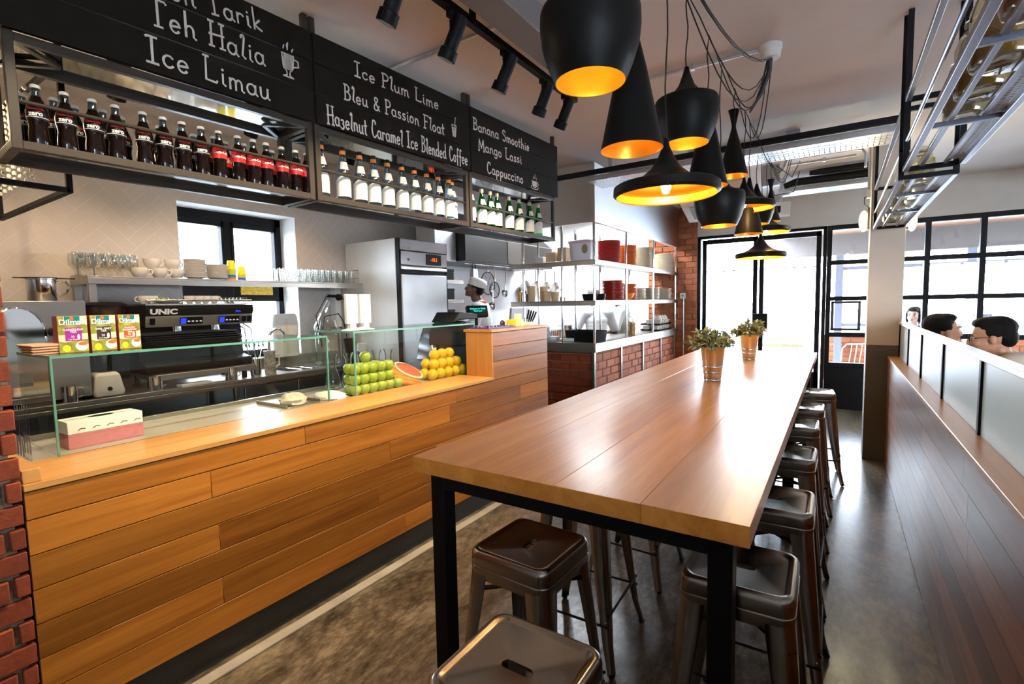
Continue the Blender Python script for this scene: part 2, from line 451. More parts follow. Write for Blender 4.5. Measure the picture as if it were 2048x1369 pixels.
M['ceramic'] = simple('white_ceramic', (0.80, 0.74, 0.66), 0.22, coat=0.3)
M['ceramic2'] = simple('cream_ceramic', (0.82, 0.72, 0.55), 0.25, coat=0.3)
M['white'] = simple('white_plastic', (0.84, 0.83, 0.80), 0.4)
M['paper'] = simple('white_paper', (0.86, 0.84, 0.80), 0.85)
M['redplate'] = simple('red_plastic_plate', (0.50, 0.025, 0.012), 0.3)
M['orangeplate'] = simple('orange_plastic_plate', (0.80, 0.20, 0.03), 0.3)
M['orange'] = simple('orange_cloth', (0.80, 0.14, 0.03), 0.85, var=0.15)
M['gold'] = simple('gold_lamp_lining', (1.0, 0.62, 0.07), 0.34, 0.7)
M['gold2'] = simple('orange_gold_lamp_lining', (1.0, 0.46, 0.04), 0.34, 0.7)
M['carafe'] = simple('carafe_glass', (0.97, 0.98, 0.97), 0.0, trans=1.0, ior=1.42, var=0.001)
M['darksteel'] = brushed('dark_panel_steel', (0.17, 0.155, 0.155), 0.3, 'y')
M['shade'] = simple('matt_black_shade', (0.007, 0.0065, 0.006), 0.42, spec=0.10)
M['cord'] = simple('black_cord', (0.012, 0.012, 0.012), 0.6)
M['bulb'] = emission('lit_bulb', (1.0, 0.62, 0.22), 14)
M['bulbglass'] = thin_glass('bulb_glass', (1, 0.95, 0.85), 0.6)
M['spotlens'] = emission('spot_lens', (1.0, 0.86, 0.62), 18)
M['sconce'] = emission('lit_sconce', (1.0, 0.86, 0.36), 2.0)
M['tubelight'] = emission('lit_tube', (0.85, 0.93, 1.0), 10)
M['apple'] = simple('green_apple', (0.42, 0.52, 0.06), 0.28, var=0.25, vscale=14)
M['lemon'] = simple('yellow_orange_peel', (0.92, 0.55, 0.015), 0.4, bump=0.25, bscale=260, var=0.15)
M['carrot'] = simple('carrot_orange', (0.86, 0.27, 0.02), 0.45, bump=0.3, bscale=60, var=0.2)
M['rind'] = simple('melon_rind', (0.62, 0.68, 0.42), 0.35, var=0.25)
M['flesh'] = simple('melon_flesh', (0.78, 0.17, 0.09), 0.4, bump=0.3, bscale=90, var=0.3, vscale=30)
M['pith'] = simple('melon_pith', (0.88, 0.80, 0.60), 0.5)
M['leaf'] = simple('pale_green_leaf', (0.36, 0.38, 0.17), 0.5, var=0.4, vscale=9)
M['leaf2'] = simple('yellow_green_leaf', (0.70, 0.63, 0.26), 0.5, var=0.3, vscale=9)
M['herb'] = simple('green_herb', (0.32, 0.45, 0.08), 0.6, var=0.4)
M['zinc'] = brushed('zinc_bucket', (0.80, 0.77, 0.72), 0.2, 'z', 0.05)
M['stem'] = simple('plant_stem', (0.10, 0.09, 0.04), 0.7)
M['soil'] = simple('dark_soil', (0.03, 0.02, 0.012), 0.95, bump=0.5, bscale=60)
M['skin'] = simple('skin_tan', (0.50, 0.24, 0.14), 0.5, var=0.08)
M['skindark'] = simple('skin_dark', (0.13, 0.055, 0.03), 0.5, var=0.1)
M['skinlight'] = simple('skin_light', (0.72, 0.47, 0.36), 0.5, var=0.06)
M['hair'] = simple('black_hair', (0.007, 0.005, 0.0045), 0.6, bump=0.6, bscale=160, spec=0.12, var=0.3)
M['lip'] = simple('lips', (0.45, 0.13, 0.10), 0.4)
M['eyewhite'] = simple('eye_white', (0.8, 0.78, 0.75), 0.2)
M['iris'] = simple('dark_iris', (0.02, 0.012, 0.01), 0.15)
M['shirtwhite'] = simple('white_cotton', (0.80, 0.80, 0.82), 0.9, bump=0.2, bscale=14, var=0.08)
M['shirtbeige'] = simple('beige_cotton', (0.62, 0.50, 0.40), 0.9, bump=0.2, bscale=14, var=0.1)
M['shirtnavy'] = simple('navy_cotton', (0.03, 0.04, 0.09), 0.9, var=0.2)
M['trousers'] = simple('dark_trousers', (0.03, 0.03, 0.035), 0.9, var=0.2)
M['plastgrey'] = simple('grey_plastic', (0.28, 0.28, 0.30), 0.45)
M['pink'] = simple('pink_tissue_box', (0.62, 0.20, 0.22), 0.6, var=0.2, vscale=40)
M['yellow'] = simple('yellow_plastic', (0.90, 0.75, 0.02), 0.35)
M['purple'] = simple('purple_plastic', (0.10, 0.04, 0.30), 0.4)
M['blue'] = simple('blue_plastic', (0.04, 0.14, 0.60), 0.35)
M['orangep'] = simple('orange_plastic', (0.90, 0.28, 0.02), 0.35)
M['greenp'] = simple('lime_plastic', (0.55, 0.62, 0.03), 0.35)
M['tealprint'] = simple('teal_print', (0.0, 0.17, 0.18), 0.4)
M['screen'] = emission('register_display', (0.10, 0.85, 0.75), 1.6)
M['bluelcd'] = emission('blue_display', (0.03, 0.05, 0.9), 1.2)
M['redled'] = emission('red_led', (0.9, 0.12, 0.03), 1.5)
M['exitgreen'] = simple('exit_sign_green', (0.0, 0.30, 0.17), 0.4, emit=(0.0, 0.35, 0.2), estr=0.5)
M['kick'] = simple('dark_toe_kick', (0.028, 0.027, 0.026), 0.55, var=0.2)
M['stone'] = simple('grey_display_floor', (0.46, 0.42, 0.38), 0.35, var=0.08)
M['beam'] = simple('grey_beam_paint', (0.17, 0.155, 0.15), 0.6)
M['terrace'] = simple('terrace_paving', (0.55, 0.54, 0.52), 0.85, var=0.1)
M['road'] = simple('pale_road', (0.75, 0.75, 0.74), 0.9, var=0.05)
M['tinted'] = simple('smoked_plastic', (0.05, 0.025, 0.018), 0.15, coat=0.4)
M['yellowsign'] = simple('gold_mosaic', (0.55, 0.40, 0.04), 0.4, var=0.5, vscale=60)
M['chefwhite'] = simple('chef_cap_cloth', (0.84, 0.82, 0.80), 0.9, bump=0.15, bscale=30)
M['crystal'] = simple('crystal_bead', (0.92, 0.86, 0.72), 0.08, trans=0.45, ior=1.5)
# ================================================================== the room
def struct(mb, name, mat, **k):
    o = mb.build(name, mat, None, kind='structure', **k); return o

mb = MB(); mb.box(-4.5, 6.1, -2.7, 8.3, -0.1, 0.0); struct(mb, 'floor', M['floor'], smooth=False)
mb = MB(); mb.box(-4.5, 6.1, -2.7, 8.3, 3.0, 3.12); struct(mb, 'ceiling', M['ceiling'], smooth=False)

WX = -4.3
WY0, WY1, WZ0, WZ1 = 1.84, 2.84, 1.12, 2.40
mb = MB()
mb.box(WX-0.34, WX-0.008, -2.7, WY0, 0, 3.0); mb.box(WX-0.34, WX-0.008, WY1, 8.3, 0, 3.0)
mb.box(WX-0.34, WX-0.008, WY0, WY1, 0, WZ0); mb.box(WX-0.34, WX-0.008, WY0, WY1, WZ1, 3.0)
wall_left = struct(mb, 'wall_left', M['plaster'], smooth=False)

def clip(poly, a, b, c):
    """keep the side a*x+b*y<=c"""
    out = []
    for i in range(len(poly)):
        p, q = poly[i], poly[(i+1) % len(poly)]
        dp, dq = a*p[0]+b*p[1]-c, a*q[0]+b*q[1]-c
        if dp <= 0: out.append(p)
        if dp * dq < 0:
            t = dp / (dp - dq); out.append((p[0]+(q[0]-p[0])*t, p[1]+(q[1]-p[1])*t))
    return out
def clip_rect(poly, r):
    for a, b, c in ((-1, 0, -r[0]), (1, 0, r[1]), (0, -1, -r[2]), (0, 1, r[3])):
        poly = clip(poly, a, b, c)
        if len(poly) < 3: return []
    return poly
mt, mg = MB(), MB()
Lt, Wt, gp = 0.24, 0.08, 0.0016
regs = [(-1.0, WY0, 0.9, 3.0), (WY1, 4.9, 0.9, 3.0), (WY0, WY1, WZ1, 3.0), (WY0, WY1, 0.9, WZ0)]
s2 = math.sqrt(0.5)
for i in range(-70, 71):
    for j in range(-22, 23):
        ox, oy = i*Wt + j*Lt, i*Wt - j*Lt
        for (x0, x1, y0, y1) in ((ox, ox+Lt, oy, oy+Wt), (ox, ox+Wt, oy+Wt, oy+Wt+Lt)):
            q = [(x0+gp, y0+gp), (x1-gp, y0+gp), (x1-gp, y1-gp), (x0+gp, y1-gp)]
            q = [(1.9 + (x-y)*s2, 1.9 + (x+y)*s2) for x, y in q]
            if max(p[0] for p in q) < -1.2 or min(p[0] for p in q) > 5.1 or max(p[1] for p in q) < 0.8 or min(p[1] for p in q) > 3.1: continue
            for r in regs:
                pl = clip_rect(q, r)
                if len(pl) > 2: mt.poly([(WX, p[0], p[1]) for p in pl])
for r in regs: mg.box(WX-0.008, WX-0.0015, r[0], r[1], r[2], r[3])
mt.build('wall_left_tiles', M['tile'], wall_left, smooth=False)
mg.build('wall_left_grout', M['grout'], wall_left, smooth=False)

def bricks(u0, u1, z0, z1, plane, axis, nsign, mat=None, bw=0.225, bh=0.072, jm=0.012, depth=0.02, seed=1, jit=0.004, name='bricks', parent=None, bev=0.004):
    """one skin of bricks on a vertical plane; axis 'y': plane x=const running along y, 'x': plane y=const running along x"""
    rnd = random.Random(seed); mb = MB(); row = 0; z = z0
    while z < z1 - 0.01:
        h = min(bh, z1 - z); off = (row % 2) * (bw + jm) / 2
        u = u0 - off
        while u < u1:
            a, b = max(u, u0), min(u + bw, u1)
            if b - a > 0.015:
                d = depth + rnd.uniform(-jit, jit); du = rnd.uniform(-0.002, 0.002)
                p0, p1 = (plane - 0.01, plane + d) if nsign > 0 else (plane - d, plane + 0.01)
                if axis == 'y': mb.box(p0, p1, a + max(0, du), b, z, z + h - 0.001 * rnd.random())
                else: mb.box(a + max(0, du), b, p0, p1, z, z + h - 0.001 * rnd.random())
            u += bw + jm
        z += bh + jm; row += 1
    return mb.build(name, mat or M['brick'], parent, smooth=True, bevel=bev, seg=2)

# left brick pier at the end of the counter
mb = MB(); mb.box(-2.7, -2.215, -0.8, 0.405, 0, 3.0)
pier = struct(mb, 'wall_near_pier', M['mortar'], smooth=False)
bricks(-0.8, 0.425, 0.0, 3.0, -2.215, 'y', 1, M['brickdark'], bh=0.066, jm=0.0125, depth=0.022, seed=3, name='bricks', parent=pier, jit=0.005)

# far wall: kitchen end, brick pier, lintel above the shopfront
mb = MB(); mb.box(-4.5, -2.62, 8.12, 8.3, 0, 3.0); struct(mb, 'wall_far', M['plaster'], smooth=False)
mb = MB(); mb.box(-2.62, -1.86, 8.12, 8.3, 0, 3.0)
fp = struct(mb, 'wall_far_brickwork', M['mortar'], smooth=False)
bricks(-2.62, -1.855, 0.0, 3.0, 8.12, 'x', -1, M['brick'], bh=0.078, jm=0.012, depth=0.02, seed=5, name='bricks', parent=fp)
HZ = 2.535
mb = MB(); mb.box(-1.86, 6.1, 8.14, 8.3, HZ, 3.0); struct(mb, 'wall_far_lintel', M['farwall'], smooth=False)
mb = MB(); mb.box(5.95, 6.1, -2.7, 8.3, 0, 3.0); struct(mb, 'wall_right', M['plaster'], smooth=False)
mb = MB()
mb.box(-4.5, 2.0, -2.7, -2.55, 0, 3.0); mb.box(5.7, 6.1, -2.7, -2.55, 0, 3.0); mb.box(2.0, 5.7, -2.7, -2.55, 0, 0.5); mb.box(2.0, 5.7, -2.7, -2.55, 2.55, 3.0)
struct(mb, 'wall_near', M['plaster'], smooth=False)

# column
mb = MB(); mb.box(0.232, 0.492, 5.7, 5.98, 1.10, 3.0); col_ = struct(mb, 'column', M['colpaint'], smooth=True, bevel=0.004)
mb = MB(); mb.box(0.2315, 0.4925, 5.6995, 5.9805, 0, 1.10); mb.build('column_dado', M['colgrey'], col_, bevel=0.003)

# floor strip in front of the counter kick
mb = MB(); mb.box(-2.19, -2.13, 0.43, 3.95, 0, 0.012); struct(mb, 'trim_1', simple('pale_cement_strip', (0.42, 0.37, 0.30), 0.7, bump=0.3, bscale=50, var=0.3), bevel=0.003)

# ceiling beams
mb = MB(); mb.box(-1.40, -1.24, -2.5, 3.0, 2.86, 3.0); struct(mb, 'ceiling_beam', M['beam'], bevel=0.004)
bm_e = ony(2004, 357, 8.1)
mb = MB(); mb.box(1.72, 1.88, 0.5, 7.6, 2.84, 3.0); struct(mb, 'ceiling_beam', M['beam'], bevel=0.004)

# ---------------- window behind the bar
win1 = thing('window_1', None, None, (WX-0.1, (WY0+WY1)/2, WZ0)); win1['kind'] = 'structure'
mb = MB()
x0, x1 = WX-0.30, WX-0.24
TR = 1.70
for a in (WY0, WY1-0.05): mb.box(x0, x1, a, a+0.05, WZ0, WZ1)
mb.box(x0, x1, WY0, WY1, WZ0, WZ0+0.05); mb.box(x0, x1, WY0, WY1, WZ1-0.075, WZ1); mb.box(x0, x1, WY0, WY1, TR-0.08, TR+0.06)
mb.box(x0-0.005, x1+0.005, 2.30, 2.36, WZ0, WZ1)
wb(mb, 'window_frame', M['black'], win1, bevel=0.003)
mb = MB()
for (a, b) in ((WY0+0.05, 2.30), (2.36, WY1-0.05)):
    for (c, d) in ((TR+0.06, WZ1-0.075),):
        for (p, q) in ((a, a+0.025), (b-0.025, b)): mb.box(x0+0.01, x1+0.012, p, q, c, d)
        mb.box(x0+0.01, x1+0.012, a, b, d-0.05, d); mb.box(x0+0.01, x1+0.012, a, b, c, c+0.025)
wb(mb, 'sash', M['black'], win1, bevel=0.002)
mb = MB(); mb.box(WX-0.272, WX-0.268, WY0+0.05, WY1-0.05, WZ0+0.05, WZ1-0.075); wb(mb, 'glass', M['winglass'], win1, smooth=False)
mb = MB(); mb.box(WX-0.262, WX-0.225, 2.42, 2.72, TR-0.02, TR+0.055); wb(mb, 'mosaic_strip', M['yellowsign'], win1, smooth=False)
mb = MB(); mb.box(WX-0.34, WX+0.004, WY0-0.0, WY1, WZ0-0.03, WZ0); wb(mb, 'window_sill', M['white'], win1, bevel=0.003)

# ---------------- shopfront at the far end
FY = 8.2
zT1, zT2, zT3, zB = 2.03, 1.535, 1.04, 0.62
door = thing('door_1', None, None, (-1.0, FY, 0)); door['kind'] = 'structure'
mb = MB()
mb.box(-1.855, -1.81, FY-0.05, FY+0.05, 0, HZ); mb.box(-0.19, -0.145, FY-0.05, FY+0.05, 0, HZ); mb.box(-1.855, -0.145, FY-0.05, FY+0.05, HZ-0.04, HZ)
wb(mb, 'door_frame', M['black'], door, bevel=0.003)
for (a, b) in ((-1.79, -1.01), (-0.985, -0.21)):
    mb = MB()
    mb.box(a, a+0.06, FY-0.025, FY+0.025, 0.01, HZ-0.055); mb.box(b-0.06, b, FY-0.025, FY+0.025, 0.01, HZ-0.055)
    mb.box(a, b, FY-0.025, FY+0.025, HZ-0.125, HZ-0.055); mb.box(a, b, FY-0.025, FY+0.025, 0.01, 0.50)
    mb.box(a, b, FY-0.012, FY+0.012, 1.985, 1.998)
    lf = wb(mb, 'door_leaf', M['black'], door, bevel=0.003)
    mb = MB(); mb.box(a+0.05, b-0.05, FY-0.004, FY+0.004, 0.49, HZ-0.12); adopt(mb.build('glass', M['winglass'], None, smooth=False), lf)
mb = MB(); mb.box(-1.06, -0.86, FY-0.09, FY-0.03, 1.10, 1.34); wb(mb, 'lock_box', M['black'], door, bevel=0.006)
mb = MB(); mb.box(-1.03, -0.985, FY-0.08, FY-0.03, 0.98, 1.10); wb(mb, 'door_handle', M['blackmetal'], door, bevel=0.004)
def grid_window(name, xs, x_end, lowglass=True):
    w = thing(name, None, None, ((xs[0]+x_end)/2, FY, 0)); w['kind'] = 'structure'
    mb = MB()
    for x in list(xs) + [x_end]: mb.box(x-0.028, x+0.028, FY-0.045, FY+0.045, zB, HZ)
    for z in (HZ-0.03, zT1, zT2, zT3, zB): mb.box(xs[0]-0.028, x_end+0.028, FY-0.04, FY+0.04, z-0.03, z+0.03)
    wb(mb, 'window_frame', M['black'], w, bevel=0.003)
    mb = MB(); mb.box(xs[0], x_end, FY-0.004, FY+0.004, zB, HZ-0.03); wb(mb, 'glass', M['winglass'], w, smooth=False)
    mb = MB(); mb.box(xs[0]-0.028, x_end+0.028, FY-0.03, FY+0.03, 0, zB-0.03); wb(mb, 'kick_panel', M['black'], w, bevel=0.003)
    return w
w2_ = grid_window('window_2', [-0.115], 0.40)
# opened louvre sash inside window_2
mb = MB()
for (p, q) in ((-0.08, -0.045), (0.23, 0.265)): mb.box(p, q, FY+0.05, FY+0.08, 1.09, 1.50)
mb.box(-0.08, 0.265, FY+0.05, FY+0.08, 1.09, 1.125); mb.box(-0.08, 0.265, FY+0.05, FY+0.08, 1.47, 1.5)
wb(mb, 'sash', M['bronze'], w2_, bevel=0.002)
grid_window('window_3', [0.456, 0.93, 1.447, 1.97, 2.49, 3.01, 3.53, 4.05, 4.57, 5.09, 5.61], 5.93)
# unseen window added behind the camera to brighten ceiling and fronts
w4 = thing('fill_window_4', None, None, (3.85, -2.62, 0.5)); w4['kind'] = 'structure'
mb = MB(); x = 2.03
while x < 5.8: mb.box(x-0.03, x+0.03, -2.66, -2.58, 0.5, 2.55); x += 0.91
for z in (0.53, 1.5, 2.52): mb.box(2.0, 5.7, -2.66, -2.58, z-0.03, z+0.03)
wb(mb, 'window_frame', M['black'], w4, bevel=0.003)
mb = MB(); mb.box(2.0, 5.7, -2.624, -2.618, 0.5, 2.55); wb(mb, 'glass', M['winglass'], w4, smooth=False)
# ---------------- outside
mb = MB(); mb.box(-12, 14, 8.3, 12.0, -0.12, -0.01); struct(mb, 'terrace_floor', M['terrace'], smooth=False)
mb = MB(); mb.box(-40, 40, 12.0, 70, -0.2, -0.06); struct(mb, 'road', M['road'], smooth=False)
mb = MB(); mb.box(-40, -4.5, -30, 12.0, -0.2, -0.06); mb.box(-40, 40, -40, -2.7, -0.2, -0.06); mb.box(6.1, 40, -2.7, 8.3, -0.2, -0.06); struct(mb, 'ground', M['road'], smooth=False)
mb = MB(); y = 8.32
while y < 10.9:
    mb.box(-0.95, 9.0, y, y+0.135, 2.70, 2.73); y += 0.14
struct(mb, 'terrace_ceiling', M['wood_out'], smooth=False)
mb = MB(); mb.box(-1.25, 9.0, 10.9, 11.1, 2.32, 2.75); struct(mb, 'terrace_beam', M['beam'], bevel=0.01)
mb = MB()
for x in (-0.05, 1.75, 3.4, 5.2): mb.box(x, x+0.12, 10.92, 11.04, 0, 2.35)
for z in (1.02, 2.05): mb.box(-0.05, 9.0, 10.94, 11.02, z, z+0.06)
struct(mb, 'terrace_post_frame', M['sheensteel'], smooth=False)
mb = MB(); mb.box(-0.25, 8.0, 11.15, 11.3, 0, 0.85)
tw = struct(mb, 'terrace_wall', M['mortar'], smooth=False)
bricks(-0.25, 8.0, 0, 0.85, 11.15, 'x', -1, M['brick'], bh=0.078, depth=0.015, seed=8, name='bricks', parent=tw)
# ================================================================== service counter
CX = -2.2
counter = thing('service_counter', 'long teak plank service counter with raised end beside the brick pier', 'counter', (CX-0.3, 2.2, 0))
rnd = random.Random(11)
mb = MB()
rows = [0.153, 0.2725, 0.392, 0.512, 0.631, 0.75, 0.87, 0.966]
g = 0.0018
joints = [[1.25, 2.7], [0.95, 2.1, 3.2], [1.6, 3.0], [1.15, 2.5], [0.98, 1.95, 2.9], [1.30, 2.3, 3.25], [1.05, 2.0, 3.1]]
joints = [[2.1], [1.02, 2.75], [1.9, 3.2], [1.02, 2.4], [2.0, 3.35], [1.0, 2.55, 3.45], [1.45, 2.62]]
for r in range(7):
    ys = [0.43] + joints[r] + [3.92]
    for a, b in zip(ys, ys[1:]):
        mb.box(CX-0.02, CX, a+g/2, b-g/2, rows[r]+g, rows[r+1]-g)
srow = [0.9665, 1.108, 1.226, 1.333]
for r in range(3):
    ys = [3.07] + [[], [], [3.45]][r] + [3.92] if r == 2 and False else [3.07, 3.92]
    for a, b in zip(ys, ys[1:]): mb.box(CX-0.02, CX, a+g/2, b-g/2, srow[r]+g, srow[r+1]-g)
wb(mb, 'front_cladding', M['wood_counter'], counter, bevel=0.0012, seg=1)
mb = MB(); mb.box(CX-0.33, CX+0.006, 0.43, 3.069, 0.968, 0.990); wb(mb, 'ledge', M['wood_top'], counter, bevel=0.002)
mb = MB(); mb.box(CX-0.25, CX-0.0, 3.055, 3.07, 0.990, 1.333); wb(mb, 'end_panel', M['wood_end'], counter, bevel=0.001)
mb = MB(); mb.box(CX-0.27, CX+0.004, 3.05, 3.93, 1.335, 1.357); wb(mb, 'raised_top', M['wood_end'], counter, bevel=0.002)
mb = MB(); mb.box(CX-0.04, CX-0.022, 3.07, 3.91, 0.20, 1.333); mb.box(CX-0.75, CX-0.022, 0.435, 3.9, 0.15, 0.962); mb.box(CX-0.25, CX-0.235, 3.07, 3.9, 0.962, 1.333)
mb.box(CX-0.25, CX-0.04, 3.895, 3.915, 0.15, 1.333); mb.box(CX-0.75, CX-0.26, 3.30, 3.9, 0.962, 1.195)
wb(mb, 'carcass', M['blackmetal'], counter, smooth=False)
mb = MB(); mb.box(CX-0.6, CX-0.035, 0.45, 3.9, 0.0, 0.15); wb(mb, 'toe_kick', M['kick'], counter, smooth=False)
mb = MB(); mb.box(CX-0.34, CX-0.012, 0.432, 0.478, 0.9905, 1.035); wb(mb, 'end_rail', M['wood_top'], counter, bevel=0.002)
mb = MB(); mb.box(CX-0.80, CX-0.332, 0.435, 3.28, 0.962, 0.978); wb(mb, 'display_floor', M['stone'], counter, bevel=0.002)
mb = MB(); mb.box(CX-0.82, CX-0.80, 0.435, 3.28, 0.90, 1.0); wb(mb, 'rear_lip', M['steel'], counter, bevel=0.002)

# ---------------- glass display cases
GX = CX - 0.32
def display_case(lab, y0, y1, z0, z1, depth, edge, hood=False):
    t = thing('display_case', lab, 'display case', (GX-depth/2, (y0+y1)/2, z0))
    T = 0.008
    mb = MB(); mb.box(GX-T, GX, y0, y1, z0, z1-T); wb(mb, 'front_pane', M['glass'], t, smooth=False)
    mb = MB(); mb.box(GX-depth, GX-T, y0, y0+T, z0, z1-T); wb(mb, 'side_pane', M['glass'], t, smooth=False)
    mb = MB(); mb.box(GX-depth, GX-T, y1-T, y1, z0, z1-T); wb(mb, 'side_pane', M['glass'], t, smooth=False)
    mb = MB(); mb.box(GX-depth, GX, y0, y1, z1-T, z1); wb(mb, 'top_pane', M['glass'], t, smooth=False)
    e = 0.0085
    mb = MB()   # visible green cut edges
    mb.box(GX-0.001, GX+0.0015, y0, y1, z1-T-0.003, z1); mb.box(GX-depth, GX, y0-0.0015, y0+0.001, z1-T-0.003, z1)
    mb.box(GX-e, GX+0.0016, y0-0.0016, y0+0.006, z0, z1-T); mb.box(GX-e, GX+0.0016, y1-0.006, y1+0.0016, z0, z1-T)
    mb.box(GX-depth, GX, y1-0.001, y1+0.0015, z1-T-0.003, z1)
    wb(mb, 'glass_edge', edge, t, smooth=False)
    return t
display_case('low clear glass display case with tea boxes on top', 0.60, 1.835, 0.990, 1.384, 0.44, M['glassedge'])
display_case('clear glass display case around the fruit, next to the raised counter end', 2.03, 3.26, 0.990, 1.397, 0.44, M['glassedge2'])
# folding acrylic stays inside the first case
st = thing('acrylic_stay', 'slanted clear acrylic panel leaning inside the low glass case', 'panel', (-2.75, 1.55, 0.98))
mb = MB(); mb.bar((-2.93, 1.50, 1.36), (-2.62, 1.62, 0.985), 0.012, 0.05); wb(mb, 'panel', M['glass'], st, smooth=False)

# ---------------- things on and in the cases
def text_mesh(txt, size, depth=0.0006, align='CENTER', bold=0.0):
    cu = bpy.data.curves.new('lettering', 'FONT'); cu.body = txt; cu.size = size; cu.extrude = depth; cu.align_x = align; cu.align_y = 'CENTER'
    cu.offset = bold; cu.resolution_u = 3
    o = bpy.data.objects.new('tmp', cu); COL.objects.link(o)
    dg = bpy.context.evaluated_depsgraph_get()
    me = bpy.data.meshes.new_from_object(o.evaluated_get(dg))
    bpy.data.objects.remove(o); bpy.data.curves.remove(cu)
    return me
def text_part(txt, size, mat, parent, loc, rot, name='lettering', bold=0.0, stretch=1.0, align='CENTER'):
    me = text_mesh(txt, size, bold=bold, align=align); me.materials.clear(); me.materials.append(mat)
    if stretch != 1.0:
        for v in me.vertices: v.co.x *= stretch
    o = bpy.data.objects.new(name, me); COL.objects.link(o); adopt(o, parent)
    o.location = loc; o.rotation_euler = rot
    return o
RX = (PI/2, 0, PI/2)     # text facing +x, reading along +y
gp1, gp2 = simple('tea_garden_print', (0.42, 0.44, 0.05), 0.45, var=0.75, vscale=22), simple('pale_sky_print', (0.74, 0.70, 0.50), 0.5, var=0.2, vscale=20)
def tea_box(y0, y1, colr, lines, lab, side):
    W = y1 - y0; H = 0.152; D = 0.06
    t = thing('tea_box', lab, 'tea box', (-2.64, (y0+y1)/2, 1.3842), 0.0, 'boxes of tea on the low glass case')
    mb = MB(); mb.box(-D, 0, -W/2, W/2, 0, H); mb.build('carton', side, t, bevel=0.001)
    e = 0.0006
    mb = MB(); mb.box(0, e, -W/2+0.001, W/2-0.001, 0.001, H-0.001); mb.build('garden_print', gp1, t, smooth=False)
    mb = MB(); mb.prism([(-W*0.30, H*0.28), (W*0.49, H*0.36), (W*0.49, H*0.52), (-W*0.49, H*0.48), (-W*0.49, H*0.32)], 'x', e, 2*e); mb.prism([(W*0.27, H*0.78), (W*0.49, H*0.74), (W*0.49, H*0.99), (W*0.27, H*0.99)], 'x', e, 2*e)
    mb.build('sky_print', gp2, t, smooth=False)
    mb = MB(); mb.box(2*e, 3*e, -W*0.29, W*0.27, H*0.75, H*0.985); mb.build('brand_border', M['paper'], t, smooth=False)
    mb = MB(); mb.box(3*e, 4*e, -W*0.27, W*0.25, H*0.765, H*0.985); bp = mb.build('brand_panel', M['tealprint'], t, smooth=False)
    text_part('Dilmah', 0.030*W/0.095, M['paper'], bp, (4.5*e, -W*0.01, H*0.825), RX, bold=0.0006)
    mb = MB(); mb.ball((4*e, -0.002, H*0.925), (0.0004, 0.007, 0.008), 10, 6); mb.build('emblem', M['orange'], bp)
    mb = MB(); mb.box(2*e, 3*e, -W*0.27, W*0.28, H*0.32, H*0.68); cp = mb.build('flavour_panel', colr, t, smooth=False)
    z = H*0.62
    for ln in lines:
        text_part(ln, 0.0118*W/0.095, M['paper'], cp, (3.5*e, 0, z), RX, bold=0.0002); z -= 0.0095
    text_part('20', 0.012, M['paper'], cp, (3.5*e, -W*0.03, H*0.43), RX); text_part('Tea Bags', 0.009, M['paper'], cp, (3.5*e, -W*0.03, H*0.36), RX)
    mb = MB(); mb.ball((3*e, W*0.17, H*0.42), (0.0004, 0.005, 0.012), 10, 6); mb.build('leaf_mark', M['paper'], cp)
    mb = MB(); mb.ball((2*e, W*0.26, H*0.17), (0.0008, W*0.22, H*0.13), 16, 8); c = mb.build('cup_print', M['paper'], t)
    mb = MB(); mb.ball((3.2*e, W*0.30, H*0.235), (0.0006, W*0.17, H*0.055), 14, 6); mb.build('tea_print', M['orange'], c)
    mb = MB(); mb.ball((2*e, -W*0.25, H*0.12), (0.0008, W*0.14, H*0.09), 14, 8); c = mb.build('seal_print', M['yellow'], t)
    return t
tea_box(0.660, 0.757, simple('violet_print', (0.30, 0.02, 0.32), 0.4), ['DARJEELING', 'TEA'], 'tea box with a purple panel beside the napkin stack', simple('dark_red_card', (0.25, 0.03, 0.03), 0.5))
tea_box(0.766, 0.855, simple('black_print', (0.03, 0.02, 0.02), 0.4), ['EARL GREY', 'TEA'], 'tea box with a black panel between the purple and red ones', simple('dark_red_card', (0.25, 0.03, 0.03), 0.5))
tea_box(0.864, 0.945, simple('scarlet_print', (0.72, 0.07, 0.01), 0.4), ['ENGLISH', 'BREAKFAST', 'TEA'], 'tea box with a red panel beside the black trays', simple('dark_red_card', (0.45, 0.04, 0.02), 0.5))
# folded kraft bags
kraft = simple('kraft_paper', (0.62, 0.38, 0.24), 0.8, bump=0.2, bscale=40, var=0.1)
NP = ['lowest', 'second from the bottom', 'third from the bottom', 'topmost']
for k in range(4):
    t = thing('folded_bag', 'folded brown paper bag left of the tea boxes, %s' % NP[k], 'paper bag', (-2.70 + 0.004*k, 0.635 - 0.003*k, 1.3845 + 0.0105*k), 0.03*k, 'folded brown paper bags')
    mb = MB(); mb.prism([(-0.055, 0.002), (-0.05, 0.0), (0.055, 0.0), (0.055, 0.009), (-0.05, 0.010), (-0.058, 0.006)], 'x', -0.09, 0.05); mb.build('bag', kraft, t, bevel=0.0015)
